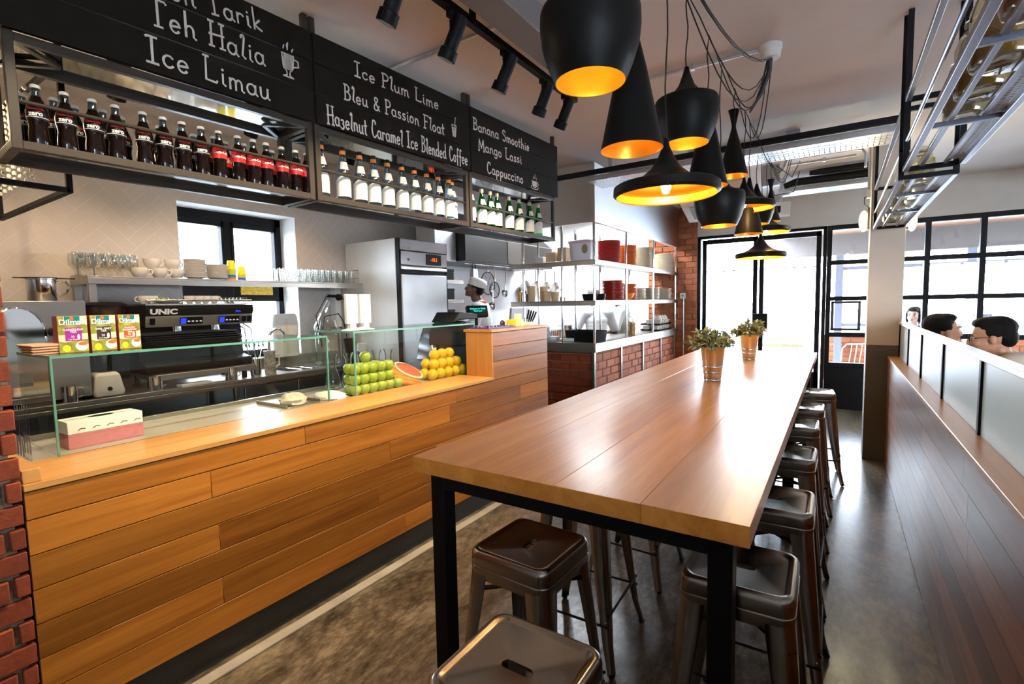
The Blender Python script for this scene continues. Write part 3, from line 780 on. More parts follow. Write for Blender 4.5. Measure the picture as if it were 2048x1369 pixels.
# trays
for k in range(4):
    t = thing('serving_tray', 'black plastic serving tray beside the red tea box, %s of the pile' % NP[k], 'tray', (-2.79, 1.20 - 0.01*k, 1.3845 + 0.0105*k), 0.02*k - 0.02, 'black trays on the low glass case')
    mb = MB()
    def rr(hx, hy, r, z, n=5):
        return [(sx*(hx-r) + r*math.cos(a0+PI/2*i/n), sy*(hy-r) + r*math.sin(a0+PI/2*i/n), z) for sx, sy, a0 in ((1, 1, 0), (-1, 1, PI/2), (-1, -1, PI), (1, -1, 1.5*PI)) for i in range(n+1)]
    mb.loft([rr(0.105, 0.20, 0.03, 0.002), rr(0.11, 0.205, 0.03, 0.0), rr(0.125, 0.225, 0.03, 0.022), rr(0.131, 0.231, 0.03, 0.024), rr(0.131, 0.231, 0.03, 0.021), rr(0.112, 0.208, 0.03, -0.0022+0.002), rr(0.107, 0.203, 0.03, 0.0)], cap0=True)
    mb.poly(rr(0.105, 0.20, 0.03, 0.002)); mb.build('tray', M['black'], t)
# menu holder
t = thing('menu_holder', 'white double table menu stand on the fruit case', 'menu stand', (-2.60, 2.135, 1.3975))
mb = MB()
mb.prism([(-0.115, 0), (0.11, 0), (0.11, 0.008), (0.07, 0.014), (0.06, 0.03), (-0.002, 0.012), (-0.062, 0.03), (-0.072, 0.014), (-0.115, 0.008)], 'x', -0.03, 0.03)
for yc in (-0.052, 0.055): mb.box(-0.018, 0.018, yc-0.022, yc+0.022, 0.012, 0.05)
mb.build('foot', M['white'], t, bevel=0.004)
for yc in (-0.052, 0.055):
    mb = MB(); mb.box(-0.012, 0.012, yc-0.044, yc+0.044, 0.046, 0.235); p = mb.build('menu_card', M['white'], t, bevel=0.003)
    if yc > 0:
        mb = MB(); mb.ball((0.0125, yc+0.005, 0.15), (0.0006, 0.012, 0.025), 10, 8); mb.build('logo', simple('faint_pink_print', (0.75, 0.62, 0.6), 0.6), p)
        mb = MB(); mb.ball((0.0125, yc+0.018, 0.182), (0.0006, 0.005, 0.005), 8, 6); mb.build('logo_dot', M['plastgrey'], p)
# cutlery jar at the near end
for k in range(6):
    a = k*1.05
    bx, by = -2.60 - 0.035*(k % 3), 0.52 + 0.02*(k//3)
    t = thing('table_knife', 'steel knife standing upright beside the brick pier, %s from the pier' % ORD[k], 'knife', (bx, by, 0.979), 0, 'knives at the near end of the counter')
    mb = MB(); mb.loft([[(x*w, y*0.003, z) for x, y in ((-1, 0), (0, -1), (1, 0), (0, 1))] for w, z in ((0.006, 0.0), (0.009, 0.05), (0.006, 0.1))], True, True); mb.build('handle', M['chrome'], t)
    mb = MB(); mb.loft([[(x*w, y*0.0015, z) for x, y in ((-1, 0), (0, -1), (1, 0), (0, 1))] for w, z in ((0.006, 0.1), (0.010, 0.13), (0.010, 0.19), (0.003, 0.215))], True, True); mb.build('blade', M['chrome'], t)
# tissue box
t = thing('tissue_box', 'pink and white cardboard tissue box inside the low glass case', 'tissue box', (-2.72, 0.80, 0.9785), 0.03)
mb = MB(); mb.box(-0.06, 0.06, -0.135, 0.135, 0, 0.062); mb.build('lower_carton', M['pink'], t, bevel=0.002)
mb = MB(); mb.box(-0.06, 0.06, -0.135, 0.135, 0.062, 0.115); mb.build('upper_carton', M['paper'], t, bevel=0.002)
mb = MB(); mb.lathe([(0, 0.1152), (0.028, 0.1154), (0.03, 0.1158), (0, 0.1158)], 16, M=Matrix.Diagonal((0.8, 1.6, 1, 1))); mb.build('opening', M['black'], t)
mb = MB()
for q in range(5): mb.tube([(0.0605, -0.1+0.05*q, 0.075), (0.0605, -0.09+0.05*q, 0.083), (0.0605, -0.075+0.05*q, 0.08)], 0.0018, 5)
mb.build('leaf_print', simple('green_print', (0.16, 0.15, 0.05), 0.7), t)
# glass tumbler beside knives
def tumbler_mb(r=0.033, h=0.10, taper=0.85, th=0.0022):
    mb = MB(); r0 = r*taper
    mb.lathe([(0, 0), (r0, 0), (r0+0.001, 0.002), (r, h), (r-th, h), (r0-th, 0.007), (0, 0.007)], 20); return mb
t = thing('display_tray', 'flat steel tray at the far end of the low case floor', 'tray', (-2.76, 1.72, 0.9785))
mb = MB(); mb.box(-0.16, 0.16, -0.11, 0.11, 0, 0.006); mb.box(-0.16, 0.16, -0.11, -0.104, 0.006, 0.02); mb.box(-0.16, 0.16, 0.104, 0.11, 0.006, 0.02); mb.build('tray', M['steel'], t, bevel=0.002)
def lump(name, lab, cat, loc, sx, sy, sz, mat, seed):
    rn = random.Random(seed); t = thing(name, lab, cat, loc)
    mb = MB(); mb.ball((0, 0, 0.42), 1, 18, 12)
    for v in mb.bm.verts:
        k = 1 + rn.uniform(-0.13, 0.13); v.co = Vector((v.co.x*sx*k, v.co.y*sy*k, max(0, v.co.z*k)*sz))
    mb.build('body', mat, t); return t
lump('bread_loaf', 'pale wrapped loaf at the far end of the low glass case', 'bread', (-2.68, 1.70, 0.985), 0.085, 0.075, 0.045, simple('wrapped_bread', (0.80, 0.68, 0.55), 0.5, bump=0.3, bscale=60, var=0.2), 5)
lump('cloth_heap', 'crumpled white cloth on the shelf between the two glass cases', 'cloth', (-2.66, 1.94, 0.979), 0.12, 0.085, 0.03, simple('white_cloth', (0.82, 0.78, 0.72), 0.9, bump=0.4, bscale=40), 6)

# ---------------- fruit
def apple():
    t = thing('apple', 'green apple', 'apple', (0, 0, 0))
    mb = MB(); prof = [(0, 0.006), (0.008, 0.003), (0.018, 0.002), (0.03, 0.014), (0.0365, 0.034), (0.036, 0.05), (0.027, 0.066), (0.014, 0.070), (0.005, 0.064), (0, 0.06)]
    mb.lathe(prof, 20); mb.build('flesh', M['apple'], t, angle=80)
    mb = MB(); mb.tube([(0, 0, 0.06), (0.002, 0.001, 0.07), (0.006, 0.002, 0.079)], 0.0013, 6); mb.build('stem', M['stem'], t)
    return t
ap0 = apple(); first = True
sp = 0.0715
lay = ['bottom', 'middle', 'top']
for L in range(3):
    for c in range(5):
        for r in range(2):
            loc = (-2.575 - 0.069*r, 2.068 + sp*c + (0.0 if r == 0 else 0.012), 0.9792 + 0.0665*L)
            if (L == 2 and c == 4 and r == 1): continue
            lab = 'green apple in the %s layer of the %s row, %s from the left' % (lay[L], 'front' if r == 0 else 'back', ORD[c])
            if first: ap0.location = loc; ap0['label'] = lab; ap0['group'] = 'green apples in the glass case'; first = False
            else: dup(ap0, loc, random.uniform(0, 6), lab, 'green apples in the glass case')
for q, (yy, lab) in enumerate(((2.215, 'green apple on top of the pile'), )):
    dup(ap0, (-2.645, yy, 0.9792+0.199), 1.0, lab + ' above the back row', 'green apples in the glass case')
dup(ap0, (-2.57, 2.43, 0.9792), 2.0, 'green apple lying alone between the pile and the carrots', 'green apples in the glass case')
def carrot(L=0.26):
    t = thing('carrot', 'orange carrot', 'carrot', (0, 0, 0))
    mb = MB(); mb.lathe([(0, 0), (0.006, 0.0), (0.018, 0.008), (0.021, 0.03), (0.017, L*0.5), (0.011, L*0.82), (0.004, L*0.98), (0, L)], 14); mb.build('root', M['carrot'], t, angle=80)
    mb = MB(); mb.lathe([(0.006, -0.004), (0.007, 0.0), (0, 0.002)], 8); mb.build('crown', M['herb'], t)
    return t
cr0 = carrot()
cl = [((-2.70, 2.40, 1.135), (-2.62, 2.63, 0.99)), ((-2.72, 2.45, 1.14), (-2.64, 2.68, 1.0)), ((-2.66, 2.41, 1.10), (-2.585, 2.61, 0.992)), ((-2.60, 2.42, 1.055), (-2.56, 2.60, 1.0)), ((-2.57, 2.40, 1.03), (-2.545, 2.575, 0.985)), ((-2.63, 2.40, 1.02), (-2.575, 2.57, 0.98)), ((-2.76, 2.40, 1.085), (-2.72, 2.62, 0.995)), ((-2.68, 2.39, 1.035), (-2.62, 2.56, 0.982))]
cn = ['topmost on the apple side', 'topmost, tip beside the melon', 'third from the top at the front', 'fourth from the top, nearest the glass front', 'fifth from the top, nearest the glass front', 'low in the middle of the pile', 'at the rear of the pile', 'lowest in the pile']
for i, (p, q) in enumerate(cl):
    d = (Vector(q) - Vector(p)).normalized(); qt = Vector((0, 0, 1)).rotation_difference(d)
    lab = 'orange carrot leaning beside the apples, ' + cn[i]
    c = cr0 if i == 0 else dup(cr0, (0, 0, 0), 0, lab)
    c.location = p; c.rotation_euler = qt.to_euler(); c['label'] = lab; c['group'] = 'carrots in the glass case'
# half melon
t = thing('half_watermelon', 'halved red-fleshed watermelon facing the front of the glass case', 'watermelon', (-2.66, 2.63, 0.979))
TM = Matrix.Translation((0, 0, 0.095)) @ Matrix.Rotation(math.radians(28), 4, 'Y') @ Matrix.Rotation(math.radians(-10), 4, 'X')
R_ = 0.118
mb = MB(); mb.lathe([(0, -0.09)] + [(R_*math.sin(a), -0.09*math.cos(a)) for a in [0.2*i for i in range(1, 8)]] + [(R_, 0.0), (R_-0.006, 0.003)], 32, M=TM); mb.build('rind', M['rind'], t)
mb = MB(); mb.lathe([(R_-0.006, 0.003), (R_-0.016, 0.004), (R_-0.016, 0.0), (R_-0.006, -0.002)], 32, M=TM, closed=True); mb.build('pith', M['pith'], t)
mb = MB(); mb.lathe([(0, 0.007), (R_*0.6, 0.006), (R_-0.016, 0.003), (R_-0.016, -0.01), (0, -0.01)], 32, M=TM); mb.build('flesh', M['flesh'], t)
# lemons / oranges
def citrus():
    t = thing('citrus_fruit', 'yellow orange', 'orange', (0, 0, 0))
    mb = MB(); mb.lathe([(0, 0), (0.012, 0.0015), (0.026, 0.012), (0.034, 0.034), (0.026, 0.056), (0.012, 0.066), (0, 0.0675)], 18); mb.build('peel', M['lemon'], t, angle=80)
    mb = MB(); mb.lathe([(0.004, 0.0665), (0.003, 0.0695), (0, 0.070)], 7); mb.build('stem_button', M['herb'], t)
    return t
ci0 = citrus(); k = 0
pos = []
nm = lambda c: '%s from the melon' % ORD[c] if c else 'next to the melon'
for c in range(5): pos.append((-2.575, 2.795+0.089*c, 0.979, 'front row at the bottom, ' + nm(c)))
for c in range(5): pos.append((-2.662, 2.80+0.089*c, 0.979, 'back row at the bottom, ' + nm(c)))
for c in range(4): pos.append((-2.60, 2.84+0.089*c, 1.050, 'second layer at the front, ' + nm(c)))
for c in range(4): pos.append((-2.685, 2.845+0.089*c, 1.050, 'second layer at the back, ' + nm(c)))
for c in range(3): pos.append((-2.635, 2.885+0.089*c, 1.120, 'third layer, ' + nm(c)))
for i, (x, y, z, n) in enumerate(pos):
    lab = 'yellow orange in the ' + n
    c = ci0 if i == 0 else dup(ci0, (x, y, z))
    c.location = (x, y, z); c.rotation_euler = (0, 0, random.uniform(0, 6)); c.scale = (1.28,)*3; c['label'] = lab; c['group'] = 'oranges in the glass case'
t = thing('price_card', 'small white price card stuck among the oranges', 'price card', (-2.70, 2.955, 1.155), 0.2)
mb = MB(); mb.box(-0.001, 0.001, -0.018, 0.0, 0, 0.085, Matrix.Rotation(0.25, 4, 'X')); mb.box(-0.0012, 0.0012, -0.02, 0.035, 0.02, 0.055); mb.build('card', M['paper'], t, smooth=False)
# carafes behind the fruit
def carafe():
    t = thing('glass_carafe', 'carafe', 'carafe', (0, 0, 0))
    mb = MB(); o = [(0.0, 0.0), (0.045, 0.0), (0.052, 0.02), (0.05, 0.07), (0.035, 0.12), (0.022, 0.165), (0.024, 0.20), (0.036, 0.245)]
    mb.lathe(o + [(r-0.003, z) for r, z in reversed(o[3:])] + [(0.047, 0.02), (0.0, 0.008)], 24); mb.build('body', M['carafe'], t); return t
ca0 = carafe()
for i in range(5):
    lab = 'clear glass carafe behind the fruit case, %s from the left' % ORD[i]
    c = ca0 if i == 0 else dup(ca0, (0, 0, 0))
    c.location = (-2.92 + 0.01*(i % 2), 2.16 + 0.128*i, 0.9787); c['label'] = lab; c['group'] = 'carafes behind the fruit'

# ---------------- on the raised counter end
TZ = 1.3575
t = thing('cash_register', 'black cash register with turquoise customer display on the counter', 'cash register', (-2.84, 3.46, 1.20))
mb = MB(); mb.prism([(-0.24, 0.0), (0.20, 0.0), (0.20, 0.06), (0.05, 0.16), (-0.16, 0.22), (-0.24, 0.1)], 'x', -0.16, 0.16); mb.build('body', M['black'], t, bevel=0.01)
mb = MB(); mb.prism([(-0.24, 0.2), (-0.17, 0.22), (0.10, 0.225), (0.10, 0.27), (-0.16, 0.29)], 'x', -0.13, 0.13); mb.build('printer_lid', M['blackmetal'], t, bevel=0.008)
mb = MB(); mb.lathe([(0.014, 0.16), (0.014, 0.25)], 10, c=(0.09, 0.13, 0)); mb.build('display_pole', M['black'], t)
Rt = Matrix.Translation((0.10, 0.13, 0.285)) @ Matrix.Rotation(math.radians(-32), 4, 'Z') @ Matrix.Rotation(math.radians(-16), 4, 'Y')
mb = MB(); mb.box(-0.03, 0.02, -0.10, 0.10, -0.05, 0.055, Rt); d = mb.build('customer_display', M['black'], t, bevel=0.006)
mb = MB(); mb.box(0.0205, 0.0215, -0.075, 0.075, -0.01, 0.035, Rt); s = mb.build('screen', simple('display_window', (0.0, 0.05, 0.05), 0.15), d, smooth=False)
for q, ln in enumerate(('Welcome to TKDK', 'Thank you')):
    o = text_part(ln, 0.019, M['screen'], s, (0, 0, 0), (0, 0, 0)); o.matrix_local = Rt @ Matrix.Translation((0.023, 0, 0.022-0.02*q)) @ Matrix.Rotation(PI/2, 4, 'Z') @ Matrix.Rotation(PI/2, 4, 'X')
mb = MB(); mb.box(-0.06, 0.05, 0.02, 0.19, 0.1575, 0.2, ); mb.build('card_slot', M['plastgrey'], t, bevel=0.004)
t = thing('register_cowl', 'dark smoked plastic cowl hanging below the cash register', 'cowl', (-3.12, 3.46, 1.05))
mb = MB(); mb.prism([(-0.16, 0.0), (0.13, 0.0), (0.13, 0.30), (-0.06, 0.30), (-0.12, 0.17)], 'x', -0.12, 0.1); mb.build('cowl', M['tinted'], t, bevel=0.01)
t = thing('sweets_tray', 'purple tray of silver wrapped sweets on the raised counter', 'tray', (-2.34, 3.28, TZ))
mb = MB(); mb.box(-0.09, 0.09, -0.19, 0.19, 0, 0.004); mb.box(-0.09, 0.09, -0.19, -0.184, 0.004, 0.014); mb.box(-0.09, 0.09, 0.184, 0.19, 0.004, 0.014); mb.box(0.084, 0.09, -0.184, 0.184, 0.004, 0.014); mb.build('tray', M['purple'], t, bevel=0.001)
swm = [M['chrome'], M['plastgrey'], M['black']]
rn = random.Random(4)
mb0 = []
for k in range(20):
    x, y = -2.34 + rn.uniform(-0.06, 0.06), 3.115 + 0.0172*k
    lab = 'silver wrapped sweet on the purple tray, %s from the left' % ORD[k]
    s = thing('wrapped_sweet', lab, 'sweet', (x, y, TZ+0.0145), rn.uniform(0, 3), 'wrapped sweets on the purple tray')
    mb = MB(); mb.ball((0, 0, 0), (0.012, 0.008, 0.0075), 8, 6); mb.lathe([(0.007, -0.004), (0.0, 0.008)], 6, M=Matrix.Translation((0.014, 0, 0)) @ Matrix.Rotation(-PI/2, 4, 'Y')); mb.build('wrapper', swm[k % 3], s)
t = thing('yellow_card_box', 'yellow box with a round yellow badge on the raised counter', 'box', (-2.33, 3.60, TZ))
mb = MB(); mb.box(-0.05, 0.05, -0.075, 0.05, 0, 0.058); mb.build('box', M['yellow'], t, bevel=0.003)
mb = MB(); mb.lathe([(0, 0.0), (0.03, 0.0), (0.03, 0.004), (0, 0.004)], 18, M=Matrix.Translation((0.051, 0.02, 0.02)) @ Matrix.Rotation(PI/2, 4, 'Y')); mb.build('badge', simple('pale_yellow_print', (0.9, 0.8, 0.45), 0.5), t)
t = thing('dark_ball', 'dark round tape dispenser behind the yellow box', 'tape dispenser', (-2.40, 3.50, TZ)); mb = MB(); mb.ball((0, 0, 0.028), (0.02, 0.03, 0.028), 14, 10); mb.build('body', M['tinted'], t)
t = thing('cream_packet', 'cream paper packet standing beside the yellow box', 'packet', (-2.36, 3.68, TZ)); mb = MB(); mb.box(-0.02, 0.02, -0.035, 0.035, 0, 0.105); mb.build('packet', simple('cream_card', (0.86, 0.78, 0.60), 0.7), t, bevel=0.003)
t = thing('pen_tray', 'low white tray holding black handled cutlery on the counter corner', 'tray', (-2.33, 3.82, TZ)); mb = MB(); mb.box(-0.05, 0.05, -0.065, 0.065, 0, 0.006)
for a in ((-0.05, 0.05, -0.065, -0.06), (-0.05, 0.05, 0.06, 0.065), (0.046, 0.05, -0.06, 0.06), (-0.05, -0.046, -0.06, 0.06)): mb.box(*a, 0.006, 0.03)
mb.build('tray', M['white'], t, bevel=0.001)
for k in range(4):
    t = thing('steak_knife', 'black handled knife leaning out of the white tray, %s from the left' % ORD[k], 'knife', (-2.335 + 0.012*k, 3.775+0.012*k, TZ+0.008), 0, 'black handled knives on the counter corner')
    d = Vector((0, 0.45 + 0.12*k, 1)).normalized()
    mb = MB(); mb.bar((0, 0, 0), d*0.05, 0.012, 0.002); mb.build('blade', M['chrome'], t)
    mb = MB(); mb.bar(d*0.05, d*0.14, 0.014, 0.011); mb.build('handle', M['black'], t, bevel=0.002)
# ================================================================== back bar along the wall
BZ, BX = 1.02, -3.75
bc = thing('back_counter', 'long stainless steel back counter along the tiled wall', 'counter', (-4.02, 1.5, 0))
mb = MB(); mb.box(-4.295, BX, -0.6, 2.42, BZ-0.03, BZ); mb.box(-4.295, -4.2, 2.42, 2.72, BZ-0.03, BZ); mb.box(-3.84, BX, 2.42, 2.72, BZ-0.03, BZ); mb.box(-4.295, BX, 2.72, 3.36, BZ-0.03, BZ); mb.box(BX-0.015, BX, -0.6, 3.36, BZ-0.055, BZ-0.03); wb(mb, 'worktop', M['steel'], bc, bevel=0.003)
mb = MB()
for a in ((-4.2, -4.19, 2.42, 2.72), (-3.85, -3.84, 2.42, 2.72), (-4.2, -3.84, 2.42, 2.43), (-4.2, -3.84, 2.71, 2.72)): mb.box(*a, BZ-0.22, BZ-0.002)
mb.box(-4.2, -3.84, 2.42, 2.72, BZ-0.23, BZ-0.22); wb(mb, 'sink_bowl', M['steel'], bc, smooth=False)
mb = MB(); mb.box(-4.295, -4.28, -0.6, 3.36, BZ, BZ+0.09); wb(mb, 'upstand', M['steel'], bc, bevel=0.002)
mb = MB(); mb.box(-4.28, BX-0.06, -0.6, 1.98, 0.50, 0.53); wb(mb, 'undershelf', M['steel'], bc, bevel=0.002)
for y in (-0.55, 0.85, 1.95):
    for x in (-4.22, BX-0.05):
        mb = MB(); mb.box(x-0.018, x+0.018, y-0.018, y+0.018, 0.0, BZ-0.03); wb(mb, 'leg', M['steel_z'], bc, bevel=0.002)
mb = MB(); mb.box(-4.28, BX-0.05, 2.0, 3.35, 0.1, BZ-0.24); wb(mb, 'cabinet', M['steel'], bc, smooth=False)
for i in range(3):
    mb = MB(); a = 2.005 + i*0.45; mb.box(BX-0.05, BX-0.03, a, a+0.44, 0.12, BZ-0.07); d = wb(mb, 'door', M['steel_z'], bc, bevel=0.003)
    mb = MB(); mb.tube([(BX-0.03, a+0.36, 0.70), (BX-0.005, a+0.36, 0.70), (BX-0.005, a+0.36, 0.86), (BX-0.03, a+0.36, 0.86)], 0.006, 8); h = mb.build('handle', M['chrome'], d)
# jars below
for i in range(4):
    y = 1.02 + 0.115*i
    t = thing('preserve_jar', 'glass preserve jar on the shelf under the back counter, %s from the left' % ORD[i], 'jar', (-3.88, y, 0.5305), 0, 'jars under the back counter')
    mb = MB(); mb.lathe([(0, 0), (0.046, 0), (0.05, 0.01), (0.05, 0.14), (0.04, 0.16), (0.04, 0.175), (0.037, 0.175), (0.037, 0.16), (0.046, 0.14), (0.046, 0.012), (0, 0.008)], 20); mb.build('body', M['tumbler'], t)
    mb = MB(); mb.lathe([(0, 0.012), (0.043, 0.012), (0.043, 0.10), (0, 0.10)], 16); mb.build('contents', simple('jar_contents', (0.25+0.1*(i % 2), 0.10, 0.06), 0.6, var=0.6, vscale=50), t)
    mb = MB(); mb.lathe([(0, 0.176), (0.043, 0.176), (0.043, 0.196), (0, 0.198)], 20); mb.build('lid', M['chrome'], t)

# wall shelf
SX, SZ = -3.97, 1.782
sh = thing('wall_shelf', 'stainless steel wall shelf crossing in front of the bar window', 'shelf', (-4.13, 2.25, SZ-0.05))
mb = MB(); mb.box(-4.295, SX, 1.16, 3.34, SZ-0.012, SZ); mb.box(SX-0.012, SX, 1.16, 3.34, SZ-0.052, SZ-0.012); mb.box(-4.295, SX-0.012, 1.16, 1.172, SZ-0.052, SZ-0.012); wb(mb, 'board', M['steel'], sh, bevel=0.002)
for y in (1.20, 3.30):
    mb = MB(); mb.tube([(-4.27, y, SZ), (-4.27, y, SZ+0.13), (SX-0.015, y, SZ+0.13), (SX-0.015, y, SZ)], 0.005, 6); mb.tube([(-4.27, y, SZ+0.05), (SX-0.015, y, SZ+0.05)], 0.004, 6); wb(mb, 'end_guard', M['chrome'], sh)
for x in (-4.26, SX-0.03):
    mb = MB(); mb.box(x-0.02, x+0.02, 1.165, 1.205, BZ, SZ-0.012); wb(mb, 'post', M['steel_z'], sh, bevel=0.002)
mb = MB(); mb.box(-4.29, -4.25, 3.28, 3.32, BZ, SZ-0.012); wb(mb, 'post', M['steel_z'], sh, bevel=0.002)

def ysh(u, v=553, x=-4.06): return onx(u, v, x).y
# wine goblets at the left of the shelf
def goblet():
    t = thing('stemmed_glass', 'g', 'glass', (0, 0, 0))
    mb = MB(); o = [(0, 0), (0.030, 0.0), (0.030, 0.003), (0.008, 0.008), (0.006, 0.03), (0.02, 0.045), (0.036, 0.075), (0.038, 0.115), (0.034, 0.15)]
    mb.lathe(o + [(r-0.002, z) for r, z in reversed(o[6:])] + [(0.0, 0.05)], 18); mb.build('bowl', M['tumbler'], t, angle=60); return t
g0 = goblet(); n = 0
for row, x in enumerate((-4.05, -4.14)):
    for i in range(6):
        y = ysh(160 + 21*i - 8*row, 550, x)
        lab = 'stemmed glass on the wall shelf, %s row, %s from the left end' % (('front', 'back')[row], ORD[i])
        c = g0 if n == 0 else dup(g0, (0, 0, 0))
        c.location = (x, y, SZ+0.0005); c['label'] = lab; c['group'] = 'stemmed glasses on the wall shelf'; n += 1
def cup(r=0.045, h=0.065, name='coffee_cup', mat='ceramic'):
    t = thing(name, 'c', 'cup', (0, 0, 0))
    mb = MB(); o = [(0, 0), (r*0.52, 0), (r*0.55, 0.004), (r*0.82, h*0.3), (r*0.97, h*0.65), (r, h)]
    mb.lathe(o + [(r-0.003, h), (r*0.9, h*0.6), (r*0.7, h*0.28), (0, 0.008)], 22); mb.build('bowl', M[mat], t, angle=50)
    mb = MB(); mb.tube([(0, r*0.93, h*0.80), (0, r*1.25, h*0.86), (0, r*1.48, h*0.62), (0, r*1.30, h*0.34), (0, r*0.84, h*0.28)], 0.0048, 8); mb.build('handle', M[mat], t)
    return t
c0 = cup(0.052, 0.066); n = 0
for i, (u, lv, what) in enumerate(((277, 0, 'nearest the glasses'), (316, 0, 'middle of the lower row'), (352, 0, 'beside the plates'), (303, 1, 'upside down on top, over the middle cup'), (345, 1, 'on top, beside the plates'))):
    c = c0 if i == 0 else dup(c0, (0, 0, 0))
    c.location = (-4.04, ysh(u), SZ+0.0005+0.0665*lv); c.rotation_euler = (0, 0, -0.5+0.2*i)
    c['label'] = 'large white cup on the wall shelf, ' + what; c['group'] = 'large cups on the wall shelf'
def plate(r, h, mat, name='plate', cat='plate', seg=26):
    t = thing(name, 'p', cat, (0, 0, 0))
    mb = MB(); mb.lathe([(0, 0), (r*0.55, 0), (r*0.58, h*0.15), (r*0.85, h*0.5), (r, h*0.85), (r, h), (r*0.97, h), (r*0.82, h*0.72), (r*0.58, h*0.35), (0, h*0.3)], seg); mb.build('dish', M[mat], t, angle=50)
    return t
def stack(proto, used, x, y, z, n, step, words, group, catword='saucer', jit=0.002, rz=0.0):
    rn = random.Random(int(abs(x*100+y*1000)))
    for i in range(n):
        c = proto if not used[0] else dup(proto, (0, 0, 0))
        used[0] = True
        c.location = (x + rn.uniform(-jit, jit), y + rn.uniform(-jit, jit), z + i*step)
        if rz: c.rotation_euler = (0, 0, rz)
        c['label'] = '%s, %s' % (words, ('%s from the bottom' % ORD[i]) if i < n-1 and i > 0 else ('lowest of the pile' if i == 0 else 'topmost of the pile'))
        c['group'] = group
us = [False]; sa0 = plate(0.078, 0.016, 'ceramic', 'saucer')
stack(sa0, us, -4.03, ysh(387, 557), SZ+0.0005, 14, 0.0098, 'cream saucer in the tall pile on the wall shelf', 'saucers on the wall shelf')
stack(sa0, us, -4.03, ysh(430, 557), SZ+0.0005, 12, 0.0088, 'cream saucer in the short pile on the wall shelf', 'saucers on the wall shelf')
# plastic beakers
def beaker(mat):
    t = thing('plastic_beaker', 'b', 'beaker', (0, 0, 0)); mb = MB(); o = [(0, 0.07), (0.022, 0.07), (0.024, 0.066), (0.034, 0.0), (0.031, 0.0), (0.021, 0.064), (0, 0.064)]
    mb.lathe(o, 18); mb.build('cup', M[mat], t); return t
piles = [(461, [('orangep', 'orange'), ('blue', 'blue'), ('greenp', 'lime'), ('greenp', 'lime'), ('yellow', 'yellow')], 'tall pile'), (481, [('blue', 'blue'), ('greenp', 'lime'), ('yellow', 'yellow')], 'right pile'), (447, [('blue', 'blue'), ('blue', 'dark blue'), ('orangep', 'orange')], 'left pile')]
for u, seq, pn in piles:
    for i, (m_, cn) in enumerate(seq):
        t = beaker(m_); t.location = (-4.04 if pn != 'left pile' else -4.12, ysh(u, 560), SZ+0.0005+0.021*i)
        t['label'] = '%s plastic beaker, %s from the bottom of the %s of beakers' % (cn, ORD[i], pn); t['group'] = 'coloured beakers on the wall shelf'
def tumbler(r, h, name='tumbler', mat='tumbler', taper=0.85):
    t = thing(name, 't', 'glass', (0, 0, 0)); tumbler_mb(r, h, taper).build('glass', M[mat], t); return t
tu0 = tumbler(0.032, 0.115); n = 0
for row, x in enumerate((-4.02, -4.10, -4.18)):
    for i in range(11):
        y = 2.52 + 0.072*i
        c = tu0 if n == 0 else dup(tu0, (0, 0, 0)); n += 1
        c.location = (x, y, SZ+0.0005)
        c['label'] = 'clear tumbler on the wall shelf towards the fridge, %s row, %s from the beakers' % (('front', 'middle', 'back')[row], ORD[i]); c['group'] = 'tumblers on the wall shelf'

# steel hot cupboard at the left with a pot on top
t = thing('bread_oven', 'stainless steel oven with arched door at the left end of the back counter', 'oven', (-4.0, 0.80, BZ))
mb = MB(); mb.box(-0.27, 0.20, -0.32, 0.29, 0.02, 0.60); mb.build('casing', M['steel_z'], t, bevel=0.006)
mb = MB(); arch = [(-0.15, 0.0), (0.10, 0.0)] + [(0.10*math.cos(a)*1.25 - 0.025, 0.36+0.16*math.sin(a)) for a in [PI*i/12 for i in range(13)]]
mb.prism([(p, q+0.05) for p, q in arch], 'x', 0.2, 0.225); d = mb.build('door', M['chrome'], t, bevel=0.012)
mb = MB(); mb.box(0.2255, 0.228, -0.08, 0.02, 0.12, 0.20); mb.build('badge', M['plastgrey'], d)
for yy in (0.15, 0.2, 0.25):
    mb = MB(); mb.lathe([(0, 0), (0.025, 0), (0.022, 0.05), (0, 0.055)], 16, M=Matrix.Translation((0.2, yy-0.02, 0.42)) @ Matrix.Rotation(PI/2, 4, 'Y')); mb.build('knob', M['blackmetal'], t)
for p in ((-0.24, -0.29), (-0.24, 0.26), (0.17, -0.29), (0.17, 0.26)):
    mb = MB(); mb.lathe([(0, 0), (0.015, 0), (0.015, 0.02), (0, 0.02)], 10, c=(*p, 0)); mb.build('foot', M['black'], t)
t = thing('steel_jug', 'polished steel pot with side handle standing on the bread oven', 'pot', (-3.98, 0.94, BZ+0.602))
mb = MB(); mb.lathe([(0, 0), (0.062, 0), (0.066, 0.006), (0.068, 0.125), (0.075, 0.13), (0.075, 0.134), (0.064, 0.132), (0.062, 0.01), (0, 0.008)], 28); mb.build('pot', M['chrome'], t)
mb = MB(); mb.tube([(0.03, 0.062, 0.11), (0.045, 0.10, 0.115), (0.05, 0.115, 0.085), (0.045, 0.10, 0.05), (0.03, 0.062, 0.025)], 0.007, 8); mb.build('handle', M['chrome'], t)
mb = MB(); mb.lathe([(0, 0.135), (0.078, 0.135), (0.078, 0.139), (0, 0.142)], 28); mb.tube([(0, 0.07, 0.137), (0, 0.16, 0.136)], 0.004, 6); mb.tube([(0, -0.07, 0.137), (0, -0.12, 0.136)], 0.004, 6); mb.build('lid', M['blackmetal'], t)

